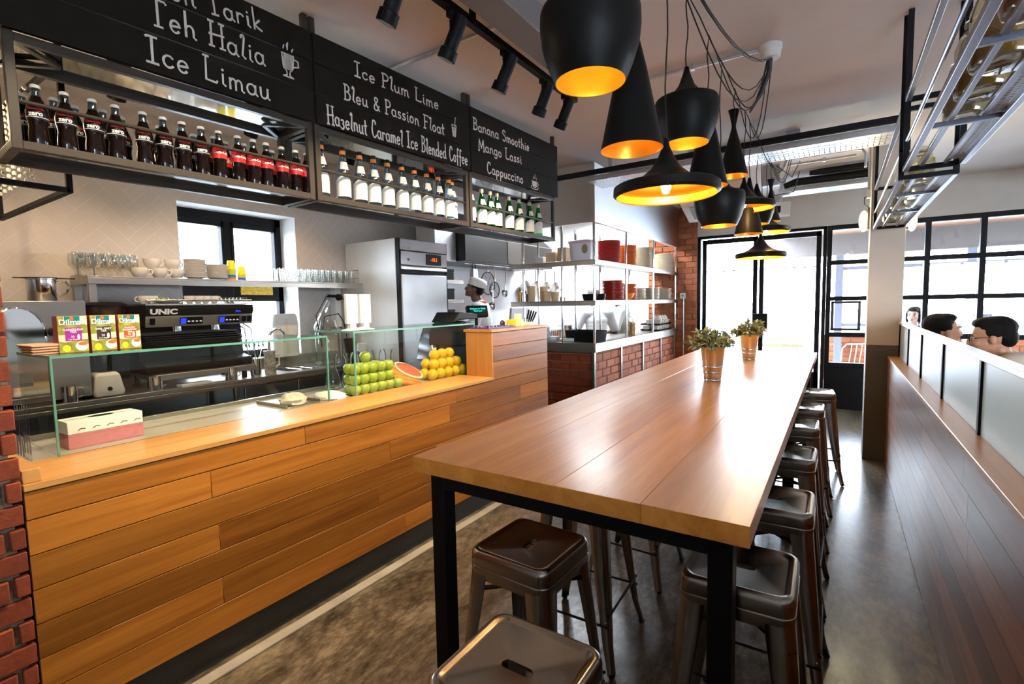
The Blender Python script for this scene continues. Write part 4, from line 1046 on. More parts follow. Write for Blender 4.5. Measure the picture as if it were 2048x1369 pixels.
# grinder with dark hopper
t = thing('coffee_grinder', 'dark coffee grinder with smoked hopper beside the espresso machine', 'grinder', (-3.98, 1.235, BZ))
mb = MB(); mb.box(-0.11, 0.11, -0.08, 0.08, 0, 0.40); mb.build('body', M['blackmetal'], t, bevel=0.01)
mb = MB(); mb.lathe([(0.05, 0.40), (0.11, 0.50), (0.115, 0.56), (0, 0.56)], 24); mb.build('hopper', M['tinted'], t)
mb = MB(); mb.lathe([(0.12, 0.56), (0.12, 0.575), (0.09, 0.59), (0, 0.595)], 24); mb.build('lid', M['black'], t)
# espresso machine
em = thing('espresso_machine', 'two group espresso machine with cups on its top', 'espresso machine', (-4.0, 1.76, BZ))
L0, L1 = -0.36, 0.36
mb = MB(); mb.prism([(-0.24, 0.10), (0.14, 0.10), (0.14, 0.16), (0.02, 0.18), (0.0, 0.42), (0.16, 0.42), (0.20, 0.565), (-0.24, 0.565)], 'y', L0, L1); mb.build('body', M['blackmetal'], em, bevel=0.006)
Rp = Matrix.Translation((0.176, 0, 0.50)) @ Matrix.Rotation(math.radians(15.5), 4, 'Y')
mb = MB(); mb.box(0.004, 0.012, L0, L1, -0.082, -0.004, Rp); pn = mb.build('control_panel', M['steel'], em, bevel=0.003)
mb = MB(); mb.box(0.004, 0.0135, L0, L1, 0.0, 0.05, Rp); mb.build('fascia', M['blackmetal'], em, bevel=0.002)
o = text_part('UNIC', 0.05, M['paper'], em, (0, 0, 0), (0, 0, 0), bold=0.0022, stretch=1.35); o.matrix_local = Rp @ Matrix.Translation((0.0145, -0.255, 0.026)) @ Matrix.Rotation(PI/2, 4, 'Z') @ Matrix.Rotation(PI/2, 4, 'X')
o = text_part('diva', 0.024, M['bluelcd'], em, (0, 0, 0), (0, 0, 0), bold=0.0004); o.matrix_local = Rp @ Matrix.Translation((0.0145, 0.24, 0.022)) @ Matrix.Rotation(PI/2, 4, 'Z') @ Matrix.Rotation(PI/2, 4, 'X')
for yc in (-0.08, 0.18):
    mb = MB(); mb.box(0.012, 0.016, yc-0.075, yc+0.075, -0.066, -0.016, Rp); kp = mb.build('keypad', M['black'], em, bevel=0.002)
    mb = MB(); mb.box(0.0162, 0.0172, yc-0.07, yc-0.035, -0.062, -0.022, Rp); mb.build('lcd', M['bluelcd'], kp, smooth=False)
    for q in range(4):
        mb = MB(); mb.ball((0, 0, 0), (0.001, 0.009, 0.006), 8, 6, None)
        for v in mb.bm.verts: v.co = Rp @ (v.co + Vector((0.0168, yc-0.018+0.026*q, -0.045)))
        mb.build('key', M['paper'], kp)
for yc in (-0.32, 0.29, 0.33):
    mb = MB(); mb.box(0.012, 0.02, yc-0.014, yc+0.014, -0.062, -0.018, Rp); sw = mb.build('switch', M['black'], em, bevel=0.002)
mb = MB(); mb.box(-0.24, 0.20, L0, L1, 0.566, 0.576); mb.tube([(0.19, L0+0.01, 0.60), (0.19, L1-0.01, 0.60)], 0.005, 6)
for yc in (L0+0.01, 0, L1-0.01): mb.tube([(0.19, yc, 0.57), (0.19, yc, 0.60)], 0.004, 6)
mb.build('cup_warmer', M['steel'], em)
mb = MB(); mb.box(-0.1, 0.22, L0+0.02, L1-0.02, 0.06, 0.10); mb.build('drip_tray', M['steel'], em, bevel=0.004)
for yc in (-0.14, 0.12):
    mb = MB(); mb.lathe([(0, 0), (0.035, 0), (0.035, 0.10), (0, 0.10)], 18, c=(0.08, yc, 0.33)); gh = mb.build('group_head', M['chrome'], em)
    mb = MB(); mb.tube([(0.11, yc, 0.32), (0.16, yc+0.01, 0.31), (0.25, yc+0.02, 0.29)], [0.012, 0.012, 0.015], 10); mb.build('portafilter', M['black'], em)
for yc in (0.29, 0.34):
    mb = MB(); mb.tube([(0.06, yc, 0.42), (0.16, yc+0.01, 0.38), (0.17, yc+0.02, 0.20)], 0.006, 8); mb.build('steam_wand', M['chrome'], em)
for p in ((-0.2, -0.3), (-0.2, 0.3), (0.12, -0.3), (0.12, 0.3)):
    mb = MB(); mb.lathe([(0, 0), (0.02, 0), (0.018, 0.065), (0, 0.065)], 12, c=(*p, 0)); mb.build('foot', M['black'], em)
c1 = cup(0.034, 0.056)
ET = BZ + 0.5765
def yem(u, v=612): return onx(u, v, -3.95).y
for i, u in enumerate((372, 389, 404, 421)):
    c = c1 if i == 0 else dup(c1, (0, 0, 0)); c.location = (-3.89, yem(u), ET); c.rotation_euler = (0, 0, 0.0)
    c['label'] = 'small white cup on top of the espresso machine, %s from the herb plate' % ORD[i]; c['group'] = 'small cups on the espresso machine'
for i, u in enumerate((286, 302)):
    c = dup(c1, (-3.93, yem(u), ET), 2.5); c['label'] = 'small white cup at the left edge of the espresso machine, %s of two' % ORD[i]; c['group'] = 'small cups on the espresso machine'
t = thing('herb_plate', 'cream plate heaped with green herbs on the espresso machine', 'plate', (-3.90, yem(333), ET))
mb = MB(); mb.lathe([(0, 0), (0.05, 0), (0.09, 0.018), (0.089, 0.021), (0.05, 0.006), (0, 0.006)], 24); mb.build('plate', M['ceramic'], t)
mb = MB(); rn = random.Random(9)
for k in range(70):
    p = Vector((rn.uniform(-0.06, 0.06), rn.uniform(-0.085, 0.085), 0.012)); d = Vector((rn.uniform(-.5, .5), rn.uniform(-1, 1), rn.uniform(.2, .8))).normalized()*rn.uniform(0.025, 0.05); s = d.cross(Vector((0, 0, 1))).normalized()*0.006
    mb.poly([p, p+d*0.5+s, p+d, p+d*0.5-s])
h = mb.build('herbs', M['herb'], t, smooth=False); h['kind'] = 'stuff'
tu1 = tumbler(0.025, 0.045, 'shot_glass')
for i in range(6):
    c = tu1 if i == 0 else dup(tu1, (0, 0, 0)); c.location = (-3.93 + 0.055*(i % 2), 1.975 + 0.056*(i//2), ET)
    c['label'] = 'small glass on the right end of the espresso machine, %s from the cups, %s row' % (ORD[i//2], ('back', 'front')[i % 2]); c['group'] = 'shot glasses on the espresso machine'
# steel pitchers on the worktop
def pitcher(r=0.04, h=0.095):
    t = thing('steel_pitcher', 's', 'pitcher', (0, 0, 0)); mb = MB(); mb.lathe([(0, 0), (r*1.05, 0), (r, h), (r*0.95, h), (r*0.98, 0.004), (0, 0.004)], 22); mb.build('body', M['chrome'], t)
    mb = MB(); mb.tube([(0, r*0.95, h*0.85), (0, r*1.6, h*0.8), (0, r*1.6, h*0.3), (0, r*0.98, h*0.2)], 0.004, 6); mb.build('handle', M['chrome'], t); return t
p0_ = pitcher()
for i, (y, w) in enumerate(((1.42, 'under the left end of the espresso machine'), (1.92, 'by the right end of the espresso machine'), (0.98, 'in front of the bread oven'))):
    c = p0_ if i == 0 else dup(p0_, (0, 0, 0)); c.location = (-3.80, y, BZ+0.0005); c['label'] = 'steel milk pitcher on the back counter ' + w; c['group'] = 'steel pitchers on the back counter'
t = thing('blender', 'grey white blender base with clear jug in front of the oven', 'blender', (-3.86, 1.17, BZ+0.0005))
mb = MB(); mb.loft([[(x*s, y*s, z) for x, y in ((-1, -1), (1, -1), (1, 1), (-1, 1))] for s, z in ((0.075, 0), (0.08, 0.03), (0.062, 0.14), (0.05, 0.15))], True, True); mb.build('base', M['white'], t, bevel=0.01)
mb = MB(); mb.lathe([(0.0, 0.151), (0.035, 0.151), (0.05, 0.30), (0.048, 0.30), (0.033, 0.155), (0, 0.155)], 20); mb.build('jug', M['tumbler'], t)
mb = MB(); mb.lathe([(0, 0), (0.014, 0), (0.012, 0.012), (0, 0.014)], 12, M=Matrix.Translation((0.072, 0, 0.05)) @ Matrix.Rotation(PI/2, 4, 'Y')); mb.build('dial', M['black'], t)
t = thing('paper_pad', 'stack of white dockets lying on the back counter under the espresso machine', 'paper', (-3.80, 1.66, BZ+0.0005), 0.1)
mb = MB(); mb.box(-0.035, 0.035, -0.1, 0.1, 0, 0.018); mb.build('pad', M['paper'], t, bevel=0.001)
t = thing('patterned_jug', 'white jug with brown pattern beside the tap', 'jug', (-3.83, 2.245, BZ+0.0005))
mb = MB(); mb.lathe([(0, 0), (0.042, 0), (0.044, 0.02), (0.040, 0.15), (0.045, 0.19), (0.041, 0.19), (0.036, 0.15), (0.04, 0.012), (0, 0.01)], 22); mb.build('body', simple('patterned_china', (0.72, 0.60, 0.48), 0.3, var=0.75, vscale=28), t)
mb = MB(); mb.tube([(0, 0.04, 0.16), (0, 0.08, 0.155), (0, 0.08, 0.07), (0, 0.042, 0.05)], 0.006, 8); mb.build('handle', M['ceramic'], t)
t = thing('bar_spoon_pot', 'steel pot of spoons and whisks beside the patterned jug', 'utensil pot', (-3.84, 2.13, BZ+0.0005))
mb = MB(); mb.lathe([(0, 0), (0.04, 0), (0.042, 0.14), (0.039, 0.14), (0.037, 0.005), (0, 0.005)], 20); mb.build('pot', M['chrome'], t)
for k in range(5):
    a = k*1.3; d = Vector((0.25*math.cos(a), 0.25*math.sin(a), 1)).normalized()
    mb = MB(); mb.tube([d*0.01, d*0.24], 0.003, 6)
    mb.ball(d*0.26, (0.012, 0.008, 0.024), 8, 6); mb.build('spoon', M['chrome'], t)
t = thing('swan_neck_tap', 'chrome swan neck tap rising in front of the bar window', 'tap', (-4.03, 2.36, BZ+0.0005))
mb = MB(); mb.lathe([(0, 0), (0.03, 0), (0.028, 0.02), (0.018, 0.03), (0.016, 0.10), (0, 0.1)], 18); mb.build('base', M['chrome'], t)
mb = MB(); mb.tube([(0, 0, 0.08), (0, 0, 0.28)] + [(0.02*math.sin(a), 0.07-0.07*math.cos(a), 0.28+0.075*math.sin(a)) for a in [PI*i/10 for i in range(1, 11)]] + [(0, 0.14, 0.24)], 0.012, 12); mb.build('spout', M['chrome'], t)
mb = MB(); mb.tube([(0.01, 0, 0.06), (0.07, -0.03, 0.09)], 0.006, 8); mb.build('lever', M['chrome'], t)
t = thing('dish_rail', 'pair of chrome rails lying across the sink', 'rail', (-4.02, 2.57, BZ+0.0055)); mb = MB()
for z in (0, ): 
    mb.tube([(-0.2, -0.05, 0), (0.2, -0.05, 0)], 0.005, 8); mb.tube([(-0.2, 0.05, 0), (0.2, 0.05, 0)], 0.005, 8)
mb.build('rails', M['chrome'], t)
# white hand towel dispenser
t = thing('towel_dispenser', 'rounded white dispenser beside the glass storage jar', 'dispenser', (-4.243, 2.64, BZ+0.0905))
mb = MB(); mb.loft([rr(0.046*s, 0.13*s, 0.04*s, z) for s, z in ((0.97, 0), (1, 0.02), (1, 0.30), (0.96, 0.36), (0.82, 0.39))], True, True); mb.build('casing', M['white'], t, angle=50)
mb = MB(); mb.box(0.044, 0.049, -0.012, 0.012, 0.03, 0.34); mb.build('seam', M['ceramic'], t, bevel=0.002)
# storage jar with wire bail
t = thing('storage_jar', 'large tilted glass storage jar with wire clamp and dark lid grip', 'jar', (-3.95, 2.89, BZ+0.0005))
mb = MB(); o = [(0, 0), (0.10, 0), (0.115, 0.03), (0.115, 0.30), (0.085, 0.38), (0.085, 0.41)]
mb.lathe(o + [(r-0.004, z) for r, z in reversed(o[1:])] + [(0, 0.01)], 28); mb.build('body', M['carafe'], t)
mb = MB(); mb.tube([(0.09, -0.12, 0.33), (0.1, -0.1, 0.45), (0.10, 0.05, 0.47), (0.10, 0.1, 0.40), (0.11, 0.12, 0.3), (0.11, 0.13, 0.12)], 0.005, 6); mb.tube([(0.1, -0.14, 0.18), (0.09, -0.18, 0.46), (0.08, -0.06, 0.63), (0.08, 0.1, 0.63), (0.08, 0.2, 0.54), (0.09, 0.13, 0.4)], 0.005, 6); mb.build('wire_clamp', M['blackmetal'], t)
mb = MB(); mb.prism([(-0.20, 0.36), (-0.05, 0.60), (-0.03, 0.58), (-0.12, 0.40), (-0.10, 0.2), (-0.16, 0.1)], 'x', 0.07, 0.10); mb.build('lid', M['tumbler'], t, bevel=0.004)
mb = MB(); mb.tube([(0.08, -0.05, 0.635), (0.08, 0.07, 0.63)], 0.014, 10); mb.build('grip', M['black'], t)
t = thing('white_canister', 'white cylindrical canister on the back counter next to the fridge', 'canister', (-3.82, 3.17, BZ+0.0005)); mb = MB(); mb.lathe([(0, 0), (0.05, 0), (0.05, 0.17), (0.045, 0.18), (0, 0.18)], 20); mb.build('body', M['white'], t)
t = thing('paddle_blender', 'dark blender jug standing between the jar and the canister', 'blender', (-3.815, 3.02, BZ+0.0005)); mb = MB(); mb.lathe([(0, 0), (0.055, 0), (0.05, 0.09), (0.04, 0.1), (0, 0.1)], 18); mb.build('base', M['blackmetal'], t); mb = MB(); mb.lathe([(0, 0.101), (0.04, 0.101), (0.055, 0.24), (0, 0.24)], 18); mb.build('jug', M['tinted'], t)
t = thing('wall_dispenser', 'white wall dispenser with a round dark knob left of the fridge', 'dispenser', (-4.298, 3.22, 1.35))
mb = MB(); mb.box(0, 0.09, -0.035, 0.035, 0.0, 0.40); mb.build('casing', M['white'], t, bevel=0.01)
mb = MB(); mb.lathe([(0, 0), (0.035, 0), (0.03, 0.03), (0, 0.032)], 18, M=Matrix.Translation((0.09, 0, 0.30)) @ Matrix.Rotation(PI/2, 4, 'Y')); mb.build('knob', M['blackmetal'], t)

# ---------------- fridge
FX = -3.49
fr = thing('upright_fridge', 'tall stainless steel upright fridge with white side at the end of the back bar', 'fridge', (-3.88, 3.73, 0))
mb = MB(); mb.box(-4.28, FX-0.06, 3.385, 4.07, 0.12, 2.2); wb(mb, 'cabinet', M['white'], fr, bevel=0.006)
mb = MB(); mb.box(FX-0.06, FX-0.005, 3.40, 4.065, 0.15, 1.865); d = wb(mb, 'door', brushed('fridge_door_steel', (0.24, 0.235, 0.235), 0.36, 'z', 0.2), fr, bevel=0.012)
mb = MB(); mb.box(FX-0.06, FX-0.0, 3.40, 4.065, 1.90, 1.935); wb(mb, 'handle', M['steel'], fr, bevel=0.006)
mb = MB(); mb.box(FX-0.06, FX-0.002, 3.40, 4.065, 1.945, 2.08); cpn = wb(mb, 'control_panel', M['darksteel'], fr, bevel=0.004)
mb = MB(); mb.box(FX-0.06, FX-0.008, 3.40, 4.065, 2.088, 2.198); wb(mb, 'top_panel', M['darksteel'], fr, bevel=0.004)
mb = MB(); mb.box(FX-0.065, FX-0.012, 3.388, 3.40, 0.13, 2.2); mb.box(FX-0.065, FX-0.012, 4.065, 4.078, 0.13, 2.2); mb.box(FX-0.065, FX-0.02, 3.39, 4.075, 1.867, 1.9); wb(mb, 'edge_strip', M['black'], fr, smooth=False)
mb = MB(); mb.box(FX-0.001, FX+0.006, 3.75, 3.97, 1.96, 2.07); dp = wb(mb, 'display', M['black'], fr, bevel=0.004)
text_part('-18.5', 0.05, M['redled'], dp, (FX+0.007, 3.855, 2.015), RX, bold=0.001)
text_part('infrico', 0.035, M['paper'], fr, (FX-0.0065-fr.location.x, 3.50-fr.location.y, 2.115), RX, bold=0.0004)
mb = MB(); mb.lathe([(0, 0), (0.012, 0), (0.012, 0.004), (0, 0.004)], 14, M=Matrix.Translation((FX-0.002, 3.50, 2.0)) @ Matrix.Rotation(PI/2, 4, 'Y')); wb(mb, 'lock', M['blackmetal'], fr)
for x in (-4.2, -3.62):
    for y in (3.43, 4.02):
        mb = MB(); mb.lathe([(0, 0), (0.02, 0), (0.02, 0.125), (0, 0.125)], 10, c=(x, y, 0)); wb(mb, 'foot', M['black'], fr)
# ================================================================== hanging bottle rack with chalk menu boards
SLP = 0.053
RTH = -math.atan(SLP)
def rx(y): return -2.2 + SLP*(y - 2.2)
def onrack(u, v, dep=0.0):
    d = ray(u, v); t = (-2.2 - SLP*2.2 - dep) / (d.x - SLP*d.y); return Vector((0, 0, CAMH)) + d*t
ZD, ZR, ZB0, ZB1, RD = 2.128, 2.258, 2.478, 2.915, 0.29
UNITS = [(0.50, 1.600, 'left', 'cola'), (1.612, 2.780, 'middle', 'clear'), (2.792, 3.93, 'right', 'green')]
roots = []
for (a, b, nm, bt) in UNITS:
    L = (b - a) * math.sqrt(1 + SLP*SLP)
    lab = {'left': 'black hanging rack unit full of cola bottles above the counter', 'middle': 'hanging rack unit holding clear water bottles', 'right': 'hanging rack unit holding green water bottles'}[nm]
    t = thing('bottle_rack', lab, 'rack', (rx(a), a, 0), RTH, 'hanging bottle racks over the counter'); roots.append((t, a, L))
    w = 0.028
    mb = MB()
    for (x, y) in ((-w/2, w/2), (-w/2, L-w/2), (-RD+w/2, w/2), (-RD+w/2, L-w/2)):
        mb.box(x-w/2, x+w/2, y-w/2, y+w/2, ZD-0.03, 2.998)
    for z in (ZD-0.015, 2.462):
        for x in (-w/2, -RD+w/2): mb.box(x-w/2, x+w/2, w, L-w, z-0.014, z+0.014)
        for y in (w/2, L-w/2): mb.box(-RD+w, -w, y-w/2, y+w/2, z-0.014, z+0.014)
    mb.build('frame', M['bronze'], t, bevel=0.002)
    mb = MB(); mb.box(-RD+0.004, -0.004, 0.01, L-0.01, ZD-0.004, ZD); mb.build('lower_deck', M['mirror'], t, smooth=False)
    mb = MB(); mb.box(-RD+0.004, -0.004, 0.01, L-0.01, 2.470, 2.475); mb.build('upper_deck', M['mirror'], t, smooth=False)
    mb = MB(); mb.tube([(-0.012, 0.0, ZR), (-0.012, L, ZR)], 0.007, 10); mb.build('guard_rail', M['bronze'], t)
    for y0, y1 in ((0.03, 0.17), (L-0.03, L-0.17)):
        mb = MB(); mb.bar((-0.02, y0, 2.455), (-0.15, y1, 2.455), 0.02, 0.012); mb.bar((-RD+0.02, y0, 2.455), (-0.15, y1, 2.455), 0.02, 0.012)
        mb.build('corner_brace', M['bronze'], t)

def arc(cx, cy, rx_, ry_, a0, a1, n=12):
    return [(cx + rx_*math.cos(math.radians(a0+(a1-a0)*i/n)), cy + ry_*math.sin(math.radians(a0+(a1-a0)*i/n))) for i in range(n+1)]
O_ = lambda: arc(0.20, 0.23, 0.18, 0.23, 40, 400, 18)
GL = {
 'T': (0.62, [[(0.0, 0.93), (0.04, 1.0), (0.58, 1.0), (0.62, 0.93)], [(0.30, 1.0), (0.31, 0.0)], [(0.18, 0.0), (0.46, 0.01)]]),
 'H': (0.66, [[(0.10, 1.0), (0.09, 0.0)], [(0.54, 1.0), (0.55, 0.0)], [(0.02, 0.47), (0.62, 0.53)], [(0.0, 1.0), (0.2, 1.0)], [(0.0, 0.0), (0.2, 0.0)], [(0.44, 1.0), (0.64, 1.0)], [(0.45, 0.0), (0.66, 0.0)]]),
 'I': (0.44, [[(0.21, 1.0), (0.21, 0.0)], [(0.02, 0.96), (0.08, 1.0), (0.38, 1.0)], [(0.02, 0.0), (0.40, 0.0)]]),
 'L': (0.56, [[(0.12, 1.0), (0.10, 0.03), (0.50, 0.0), (0.53, 0.08)], [(0.02, 1.0), (0.22, 1.0)]]),
 'P': (0.52, [[(0.10, 1.0), (0.10, 0.0)], [(0.02, 0.98)] + arc(0.22, 0.75, 0.28, 0.25, 90, -90, 12) + [(0.10, 0.5)], [(0.0, 0.0), (0.22, 0.0)]]),
 'B': (0.56, [[(0.12, 1.0), (0.10, 0.0)], [(0.02, 1.0)] + arc(0.22, 0.77, 0.22, 0.23, 90, -90, 10) + [(0.12, 0.54)], [(0.22, 0.54)] + arc(0.24, 0.27, 0.27, 0.27, 90, -90, 12) + [(0.02, 0.0)]]),
 'F': (0.54, [[(0.12, 1.0), (0.10, 0.0)], [(0.0, 1.0), (0.5, 1.0), (0.52, 0.90)], [(0.12, 0.53), (0.40, 0.53)], [(0.0, 0.0), (0.24, 0.0)]]),
 'C': (0.54, [[(0.46, 0.80)] + arc(0.28, 0.82, 0.17, 0.18, 20, 150, 8) + arc(0.30, 0.45, 0.25, 0.45, 140, 300, 14) + [(0.52, 0.16)]]),
 'S': (0.52, [[(0.46, 0.82)] + arc(0.27, 0.78, 0.18, 0.22, 30, 230, 12) + arc(0.26, 0.27, 0.22, 0.27, 60, -140, 14)]),
 'M': (0.74, [[(0.04, 0.0), (0.12, 1.0), (0.36, 0.25), (0.60, 1.0), (0.68, 0.0)], [(0.0, 0.0), (0.12, 0.0)], [(0.60, 0.0), (0.74, 0.0)]]),
 '&': (0.56, [[(0.54, 0.0), (0.16, 0.60)] + arc(0.26, 0.72, 0.13, 0.16, 200, -20, 12) + [(0.12, 0.36)] + arc(0.24, 0.17, 0.18, 0.17, 150, 330, 10) + [(0.50, 0.34)]]),
 'a': (0.46, [O_(), [(0.38, 0.44), (0.37, 0.10), (0.47, 0.0)]]),
 'c': (0.40, [arc(0.21, 0.23, 0.18, 0.23, 40, 320, 16)]),
 'd': (0.46, [O_(), [(0.36, 0.98), (0.37, 0.08), (0.45, 0.0)]]),
 'e': (0.42, [[(0.04, 0.22), (0.37, 0.27)] + arc(0.20, 0.23, 0.17, 0.23, 15, 320, 16)]),
 'f': (0.34, [[(0.34, 0.88)] + arc(0.24, 0.86, 0.09, 0.12, 30, 170, 8) + [(0.15, 0.4), (0.13, -0.2)], [(0.02, 0.46), (0.30, 0.46)]]),
 'g': (0.46, [O_(), [(0.38, 0.44), (0.37, -0.1)] + arc(0.2, -0.14, 0.17, 0.16, 0, -160, 10)]),
 'h': (0.46, [[(0.08, 0.98), (0.08, 0.0)], [(0.08, 0.26)] + arc(0.23, 0.28, 0.14, 0.18, 170, 0, 10) + [(0.37, 0.06), (0.46, 0.0)]]),
 'i': (0.22, [[(0.10, 0.46), (0.10, 0.06), (0.20, 0.0)], [(0.09, 0.62), (0.11, 0.66)]]),
 'k': (0.44, [[(0.08, 0.98), (0.08, 0.0)], [(0.36, 0.46), (0.10, 0.20), (0.26, 0.08), (0.44, 0.0)]]),
 'l': (0.24, [[(0.06, 0.84)] + arc(0.12, 0.86, 0.07, 0.12, 180, -10, 8) + [(0.09, 0.10), (0.22, 0.0)]]),
 'm': (0.66, [[(0.06, 0.46), (0.07, 0.0)], [(0.07, 0.3)] + arc(0.19, 0.3, 0.11, 0.16, 170, 0, 8) + [(0.30, 0.0)], [(0.30, 0.3)] + arc(0.43, 0.3, 0.12, 0.16, 170, 0, 8) + [(0.55, 0.06), (0.64, 0.0)]]),
 'n': (0.46, [[(0.06, 0.46), (0.07, 0.0)], [(0.07, 0.28)] + arc(0.22, 0.28, 0.14, 0.18, 170, 0, 10) + [(0.36, 0.06), (0.45, 0.0)]]),
 'o': (0.42, [arc(0.20, 0.23, 0.17, 0.23, 90, 450, 18)]),
 'p': (0.44, [[(0.07, 0.46), (0.07, -0.36)], arc(0.23, 0.24, 0.16, 0.22, 170, -170, 16)]),
 'r': (0.36, [[(0.06, 0.46), (0.07, 0.0)], [(0.07, 0.26)] + arc(0.22, 0.30, 0.14, 0.15, 170, 30, 8)]),
 's': (0.36, [[(0.30, 0.42)] + arc(0.19, 0.35, 0.11, 0.11, 50, 240, 8) + arc(0.17, 0.12, 0.14, 0.12, 70, -150, 10)]),
 't': (0.34, [[(0.14, 0.80), (0.14, 0.1)] + arc(0.22, 0.1, 0.08, 0.1, 180, 300, 6), [(0.0, 0.48), (0.30, 0.52)]]),
 'u': (0.46, [[(0.05, 0.46), (0.06, 0.16)] + arc(0.20, 0.16, 0.14, 0.16, 180, 340, 8) + [(0.36, 0.2)], [(0.37, 0.46), (0.37, 0.06), (0.46, 0.0)]]),
 'z': (0.38, [[(0.05, 0.42)] + arc(0.17, 0.35, 0.12, 0.11, 140, -60, 8) + arc(0.16, 0.10, 0.15, 0.15, 70, -140, 10)]),
}
def ribbon(mb, pts, w, x):
    for i in range(1, len(pts)-1):
        a, b = Vector(pts[i]) - Vector(pts[i-1]), Vector(pts[i+1]) - Vector(pts[i])
        if a.length > 1e-9 and b.length > 1e-9 and a.normalized().dot(b.normalized()) < 0.45:
            ribbon(mb, pts[:i+1], w, x); ribbon(mb, pts[i:], w, x); return
    n = len(pts); L, Rr = [], []
    for i, p in enumerate(pts):
        a = pts[max(0, i-1)]; b = pts[min(n-1, i+1)]
        d = Vector((b[0]-a[0], b[1]-a[1])); d = d.normalized() if d.length > 1e-9 else Vector((1, 0))
        ww = w * (0.85 + 0.3*random.random()) / 2
        e = d*(w*0.3) if i in (0, n-1) else Vector((0, 0))
        if i == 0: e = -e
        L.append((x, p[0]+e.x-d.y*ww, p[1]+e.y+d.x*ww)); Rr.append((x, p[0]+e.x+d.y*ww, p[1]+e.y-d.x*ww))
    V = [mb.bm.verts.new(q) for q in L]; U = [mb.bm.verts.new(q) for q in Rr]
    for i in range(n-1):
        mb.bm.faces.new((V[i], U[i], U[i+1], V[i+1]))
def strokes_text(txt, p, q, cap, stroke, x):
    """chalk text from baseline point p to q (board coordinates: along, up)"""
    tot = 0; pen = []
    for ch in txt:
        if ch == ' ': tot += 0.42; continue
        wd, st = GL[ch]; pen.append((tot, st)); tot += wd + 0.10
    tot -= 0.10
    p, q = Vector(p), Vector(q); sx = (q - p).length / tot; d = (q - p).normalized(); nrm = Vector((-d.y, d.x))
    mb = MB()
    for off, st in pen:
        jit = random.uniform(-0.03, 0.03)*cap
        for s in st:
            ribbon(mb, [tuple(p + d*((off + a)*sx) + nrm*(b*cap + jit)) for a, b in s], stroke, x)
    return mb
def loc_on(root, u, v, dep=-0.02):
    t, a, L = root; P = onrack(u, v, dep); return ((P.y - a) * math.sqrt(1 + SLP*SLP), P.z)
BDX = 0.021
boards = []
rowz = [2.478, 2.624, 2.770, 2.915]
ext = [(-0.012, 0), (0, 0), (0, 0.012)]
words = {0: 'left black menu board ending in Ice Limau with a mug drawing', 1: 'middle black menu board reading Ice Plum Lime and coffee drinks', 2: 'right black menu board reading Banana Smoothie to Cappuccino'}
for k, (r, (a, b, nm, bt)) in enumerate(zip(roots, UNITS)):
    t = thing('menu_board', words[k], 'menu board', r[0].location, RTH, 'chalk menu boards over the counter'); boards.append(t)
    L = r[2]
    for j in range(3):
        mb = MB(); dx = [0.0, 0.004, 0.001][j]
        mb.box(0.001, BDX-dx*0.3, ext[k][0]+0.001, L+ext[k][1]+0.003, rowz[j]+(0.0015 if j else 0), rowz[j+1]-0.003)
        mb.build('board_plank', M['board'], t, bevel=0.001)
TX = BDX + 0.0012
lines = [(0, 'Teh Tarik', (303, -14), (524, 62), 0.092), (0, 'Teh Halia', (299, 46), (530, 132), 0.100), (0, 'Ice Limau', (293, 122), (540, 202), 0.098),
         (1, 'Ice Plum Lime', (709, 151), (877, 220), 0.076), (1, 'Bleu & Passion Float', (688, 198), (889, 270), 0.078), (1, 'Hazelnut Caramel Ice Blended Coffee', (655, 247), (935, 331), 0.092),
         (2, 'Banana Smoothie', (946, 258), (1058, 303), 0.078), (2, 'Mango Lassi', (957, 300), (1043, 328), 0.078), (2, 'Cappuccino', (974, 346), (1046, 367), 0.078)]
for k, txt, P, Q, cap in lines:
    p, q = loc_on(roots[k], *P), loc_on(roots[k], *Q)
    strokes_text(txt, p, q, cap, 0.0085 if k < 2 else 0.0095, TX).build('lettering', M['chalk'], boards[k], smooth=False)
def drawing(k, name, c, strokes, sc, fills=()):
    c = loc_on(roots[k], *c); mb = MB()
    for s in strokes: ribbon(mb, [(c[0]+x*sc, c[1]+y*sc) for x, y in s], 0.006, TX)
    for f in fills:
        for q in range(13):
            x0 = f[0] + (f[1]-f[0])*q/12; ribbon(mb, [(c[0]+x0*sc, c[1]+f[2]*sc), (c[0]+(x0+0.03)*sc, c[1]+f[3]*sc)], 0.0085, TX+0.0002)
    mb.build(name, M['chalk'], boards[k], smooth=False)
drawing(0, 'mug_drawing', (576, 128), [[(-0.35, 0.5), (-0.28, -0.2), (-0.1, -0.42), (-0.08, -0.62), (-0.3, -0.72), (0.3, -0.72), (0.08, -0.62), (0.1, -0.42), (0.28, -0.2), (0.35, 0.5), (-0.35, 0.5)], [(0.33, 0.35), (0.6, 0.3), (0.62, 0.0), (0.3, -0.1)], [(-0.25, 0.75), (-0.2, 0.95)], [(0.0, 0.75), (-0.05, 1.0), (0.04, 1.15), (0.0, 0.85)], [(0.25, 0.72), (0.32, 0.9)]], 0.085, [(-0.24, 0.2, -0.3, 0.45)])
drawing(1, 'iced_glass_drawing', (908, 262), [[(-0.35, 0.6), (-0.2, -0.6), (0.2, -0.6), (0.35, 0.6), (-0.35, 0.6)], [(0.12, 0.4), (0.2, 1.3), (0.3, 1.5)]] + [arc(x, 0.25, 0.09, 0.09, 0, 360, 8) for x in (-0.14, 0.03, 0.18)], 0.06, [(-0.17, 0.12, -0.5, 0.05)])
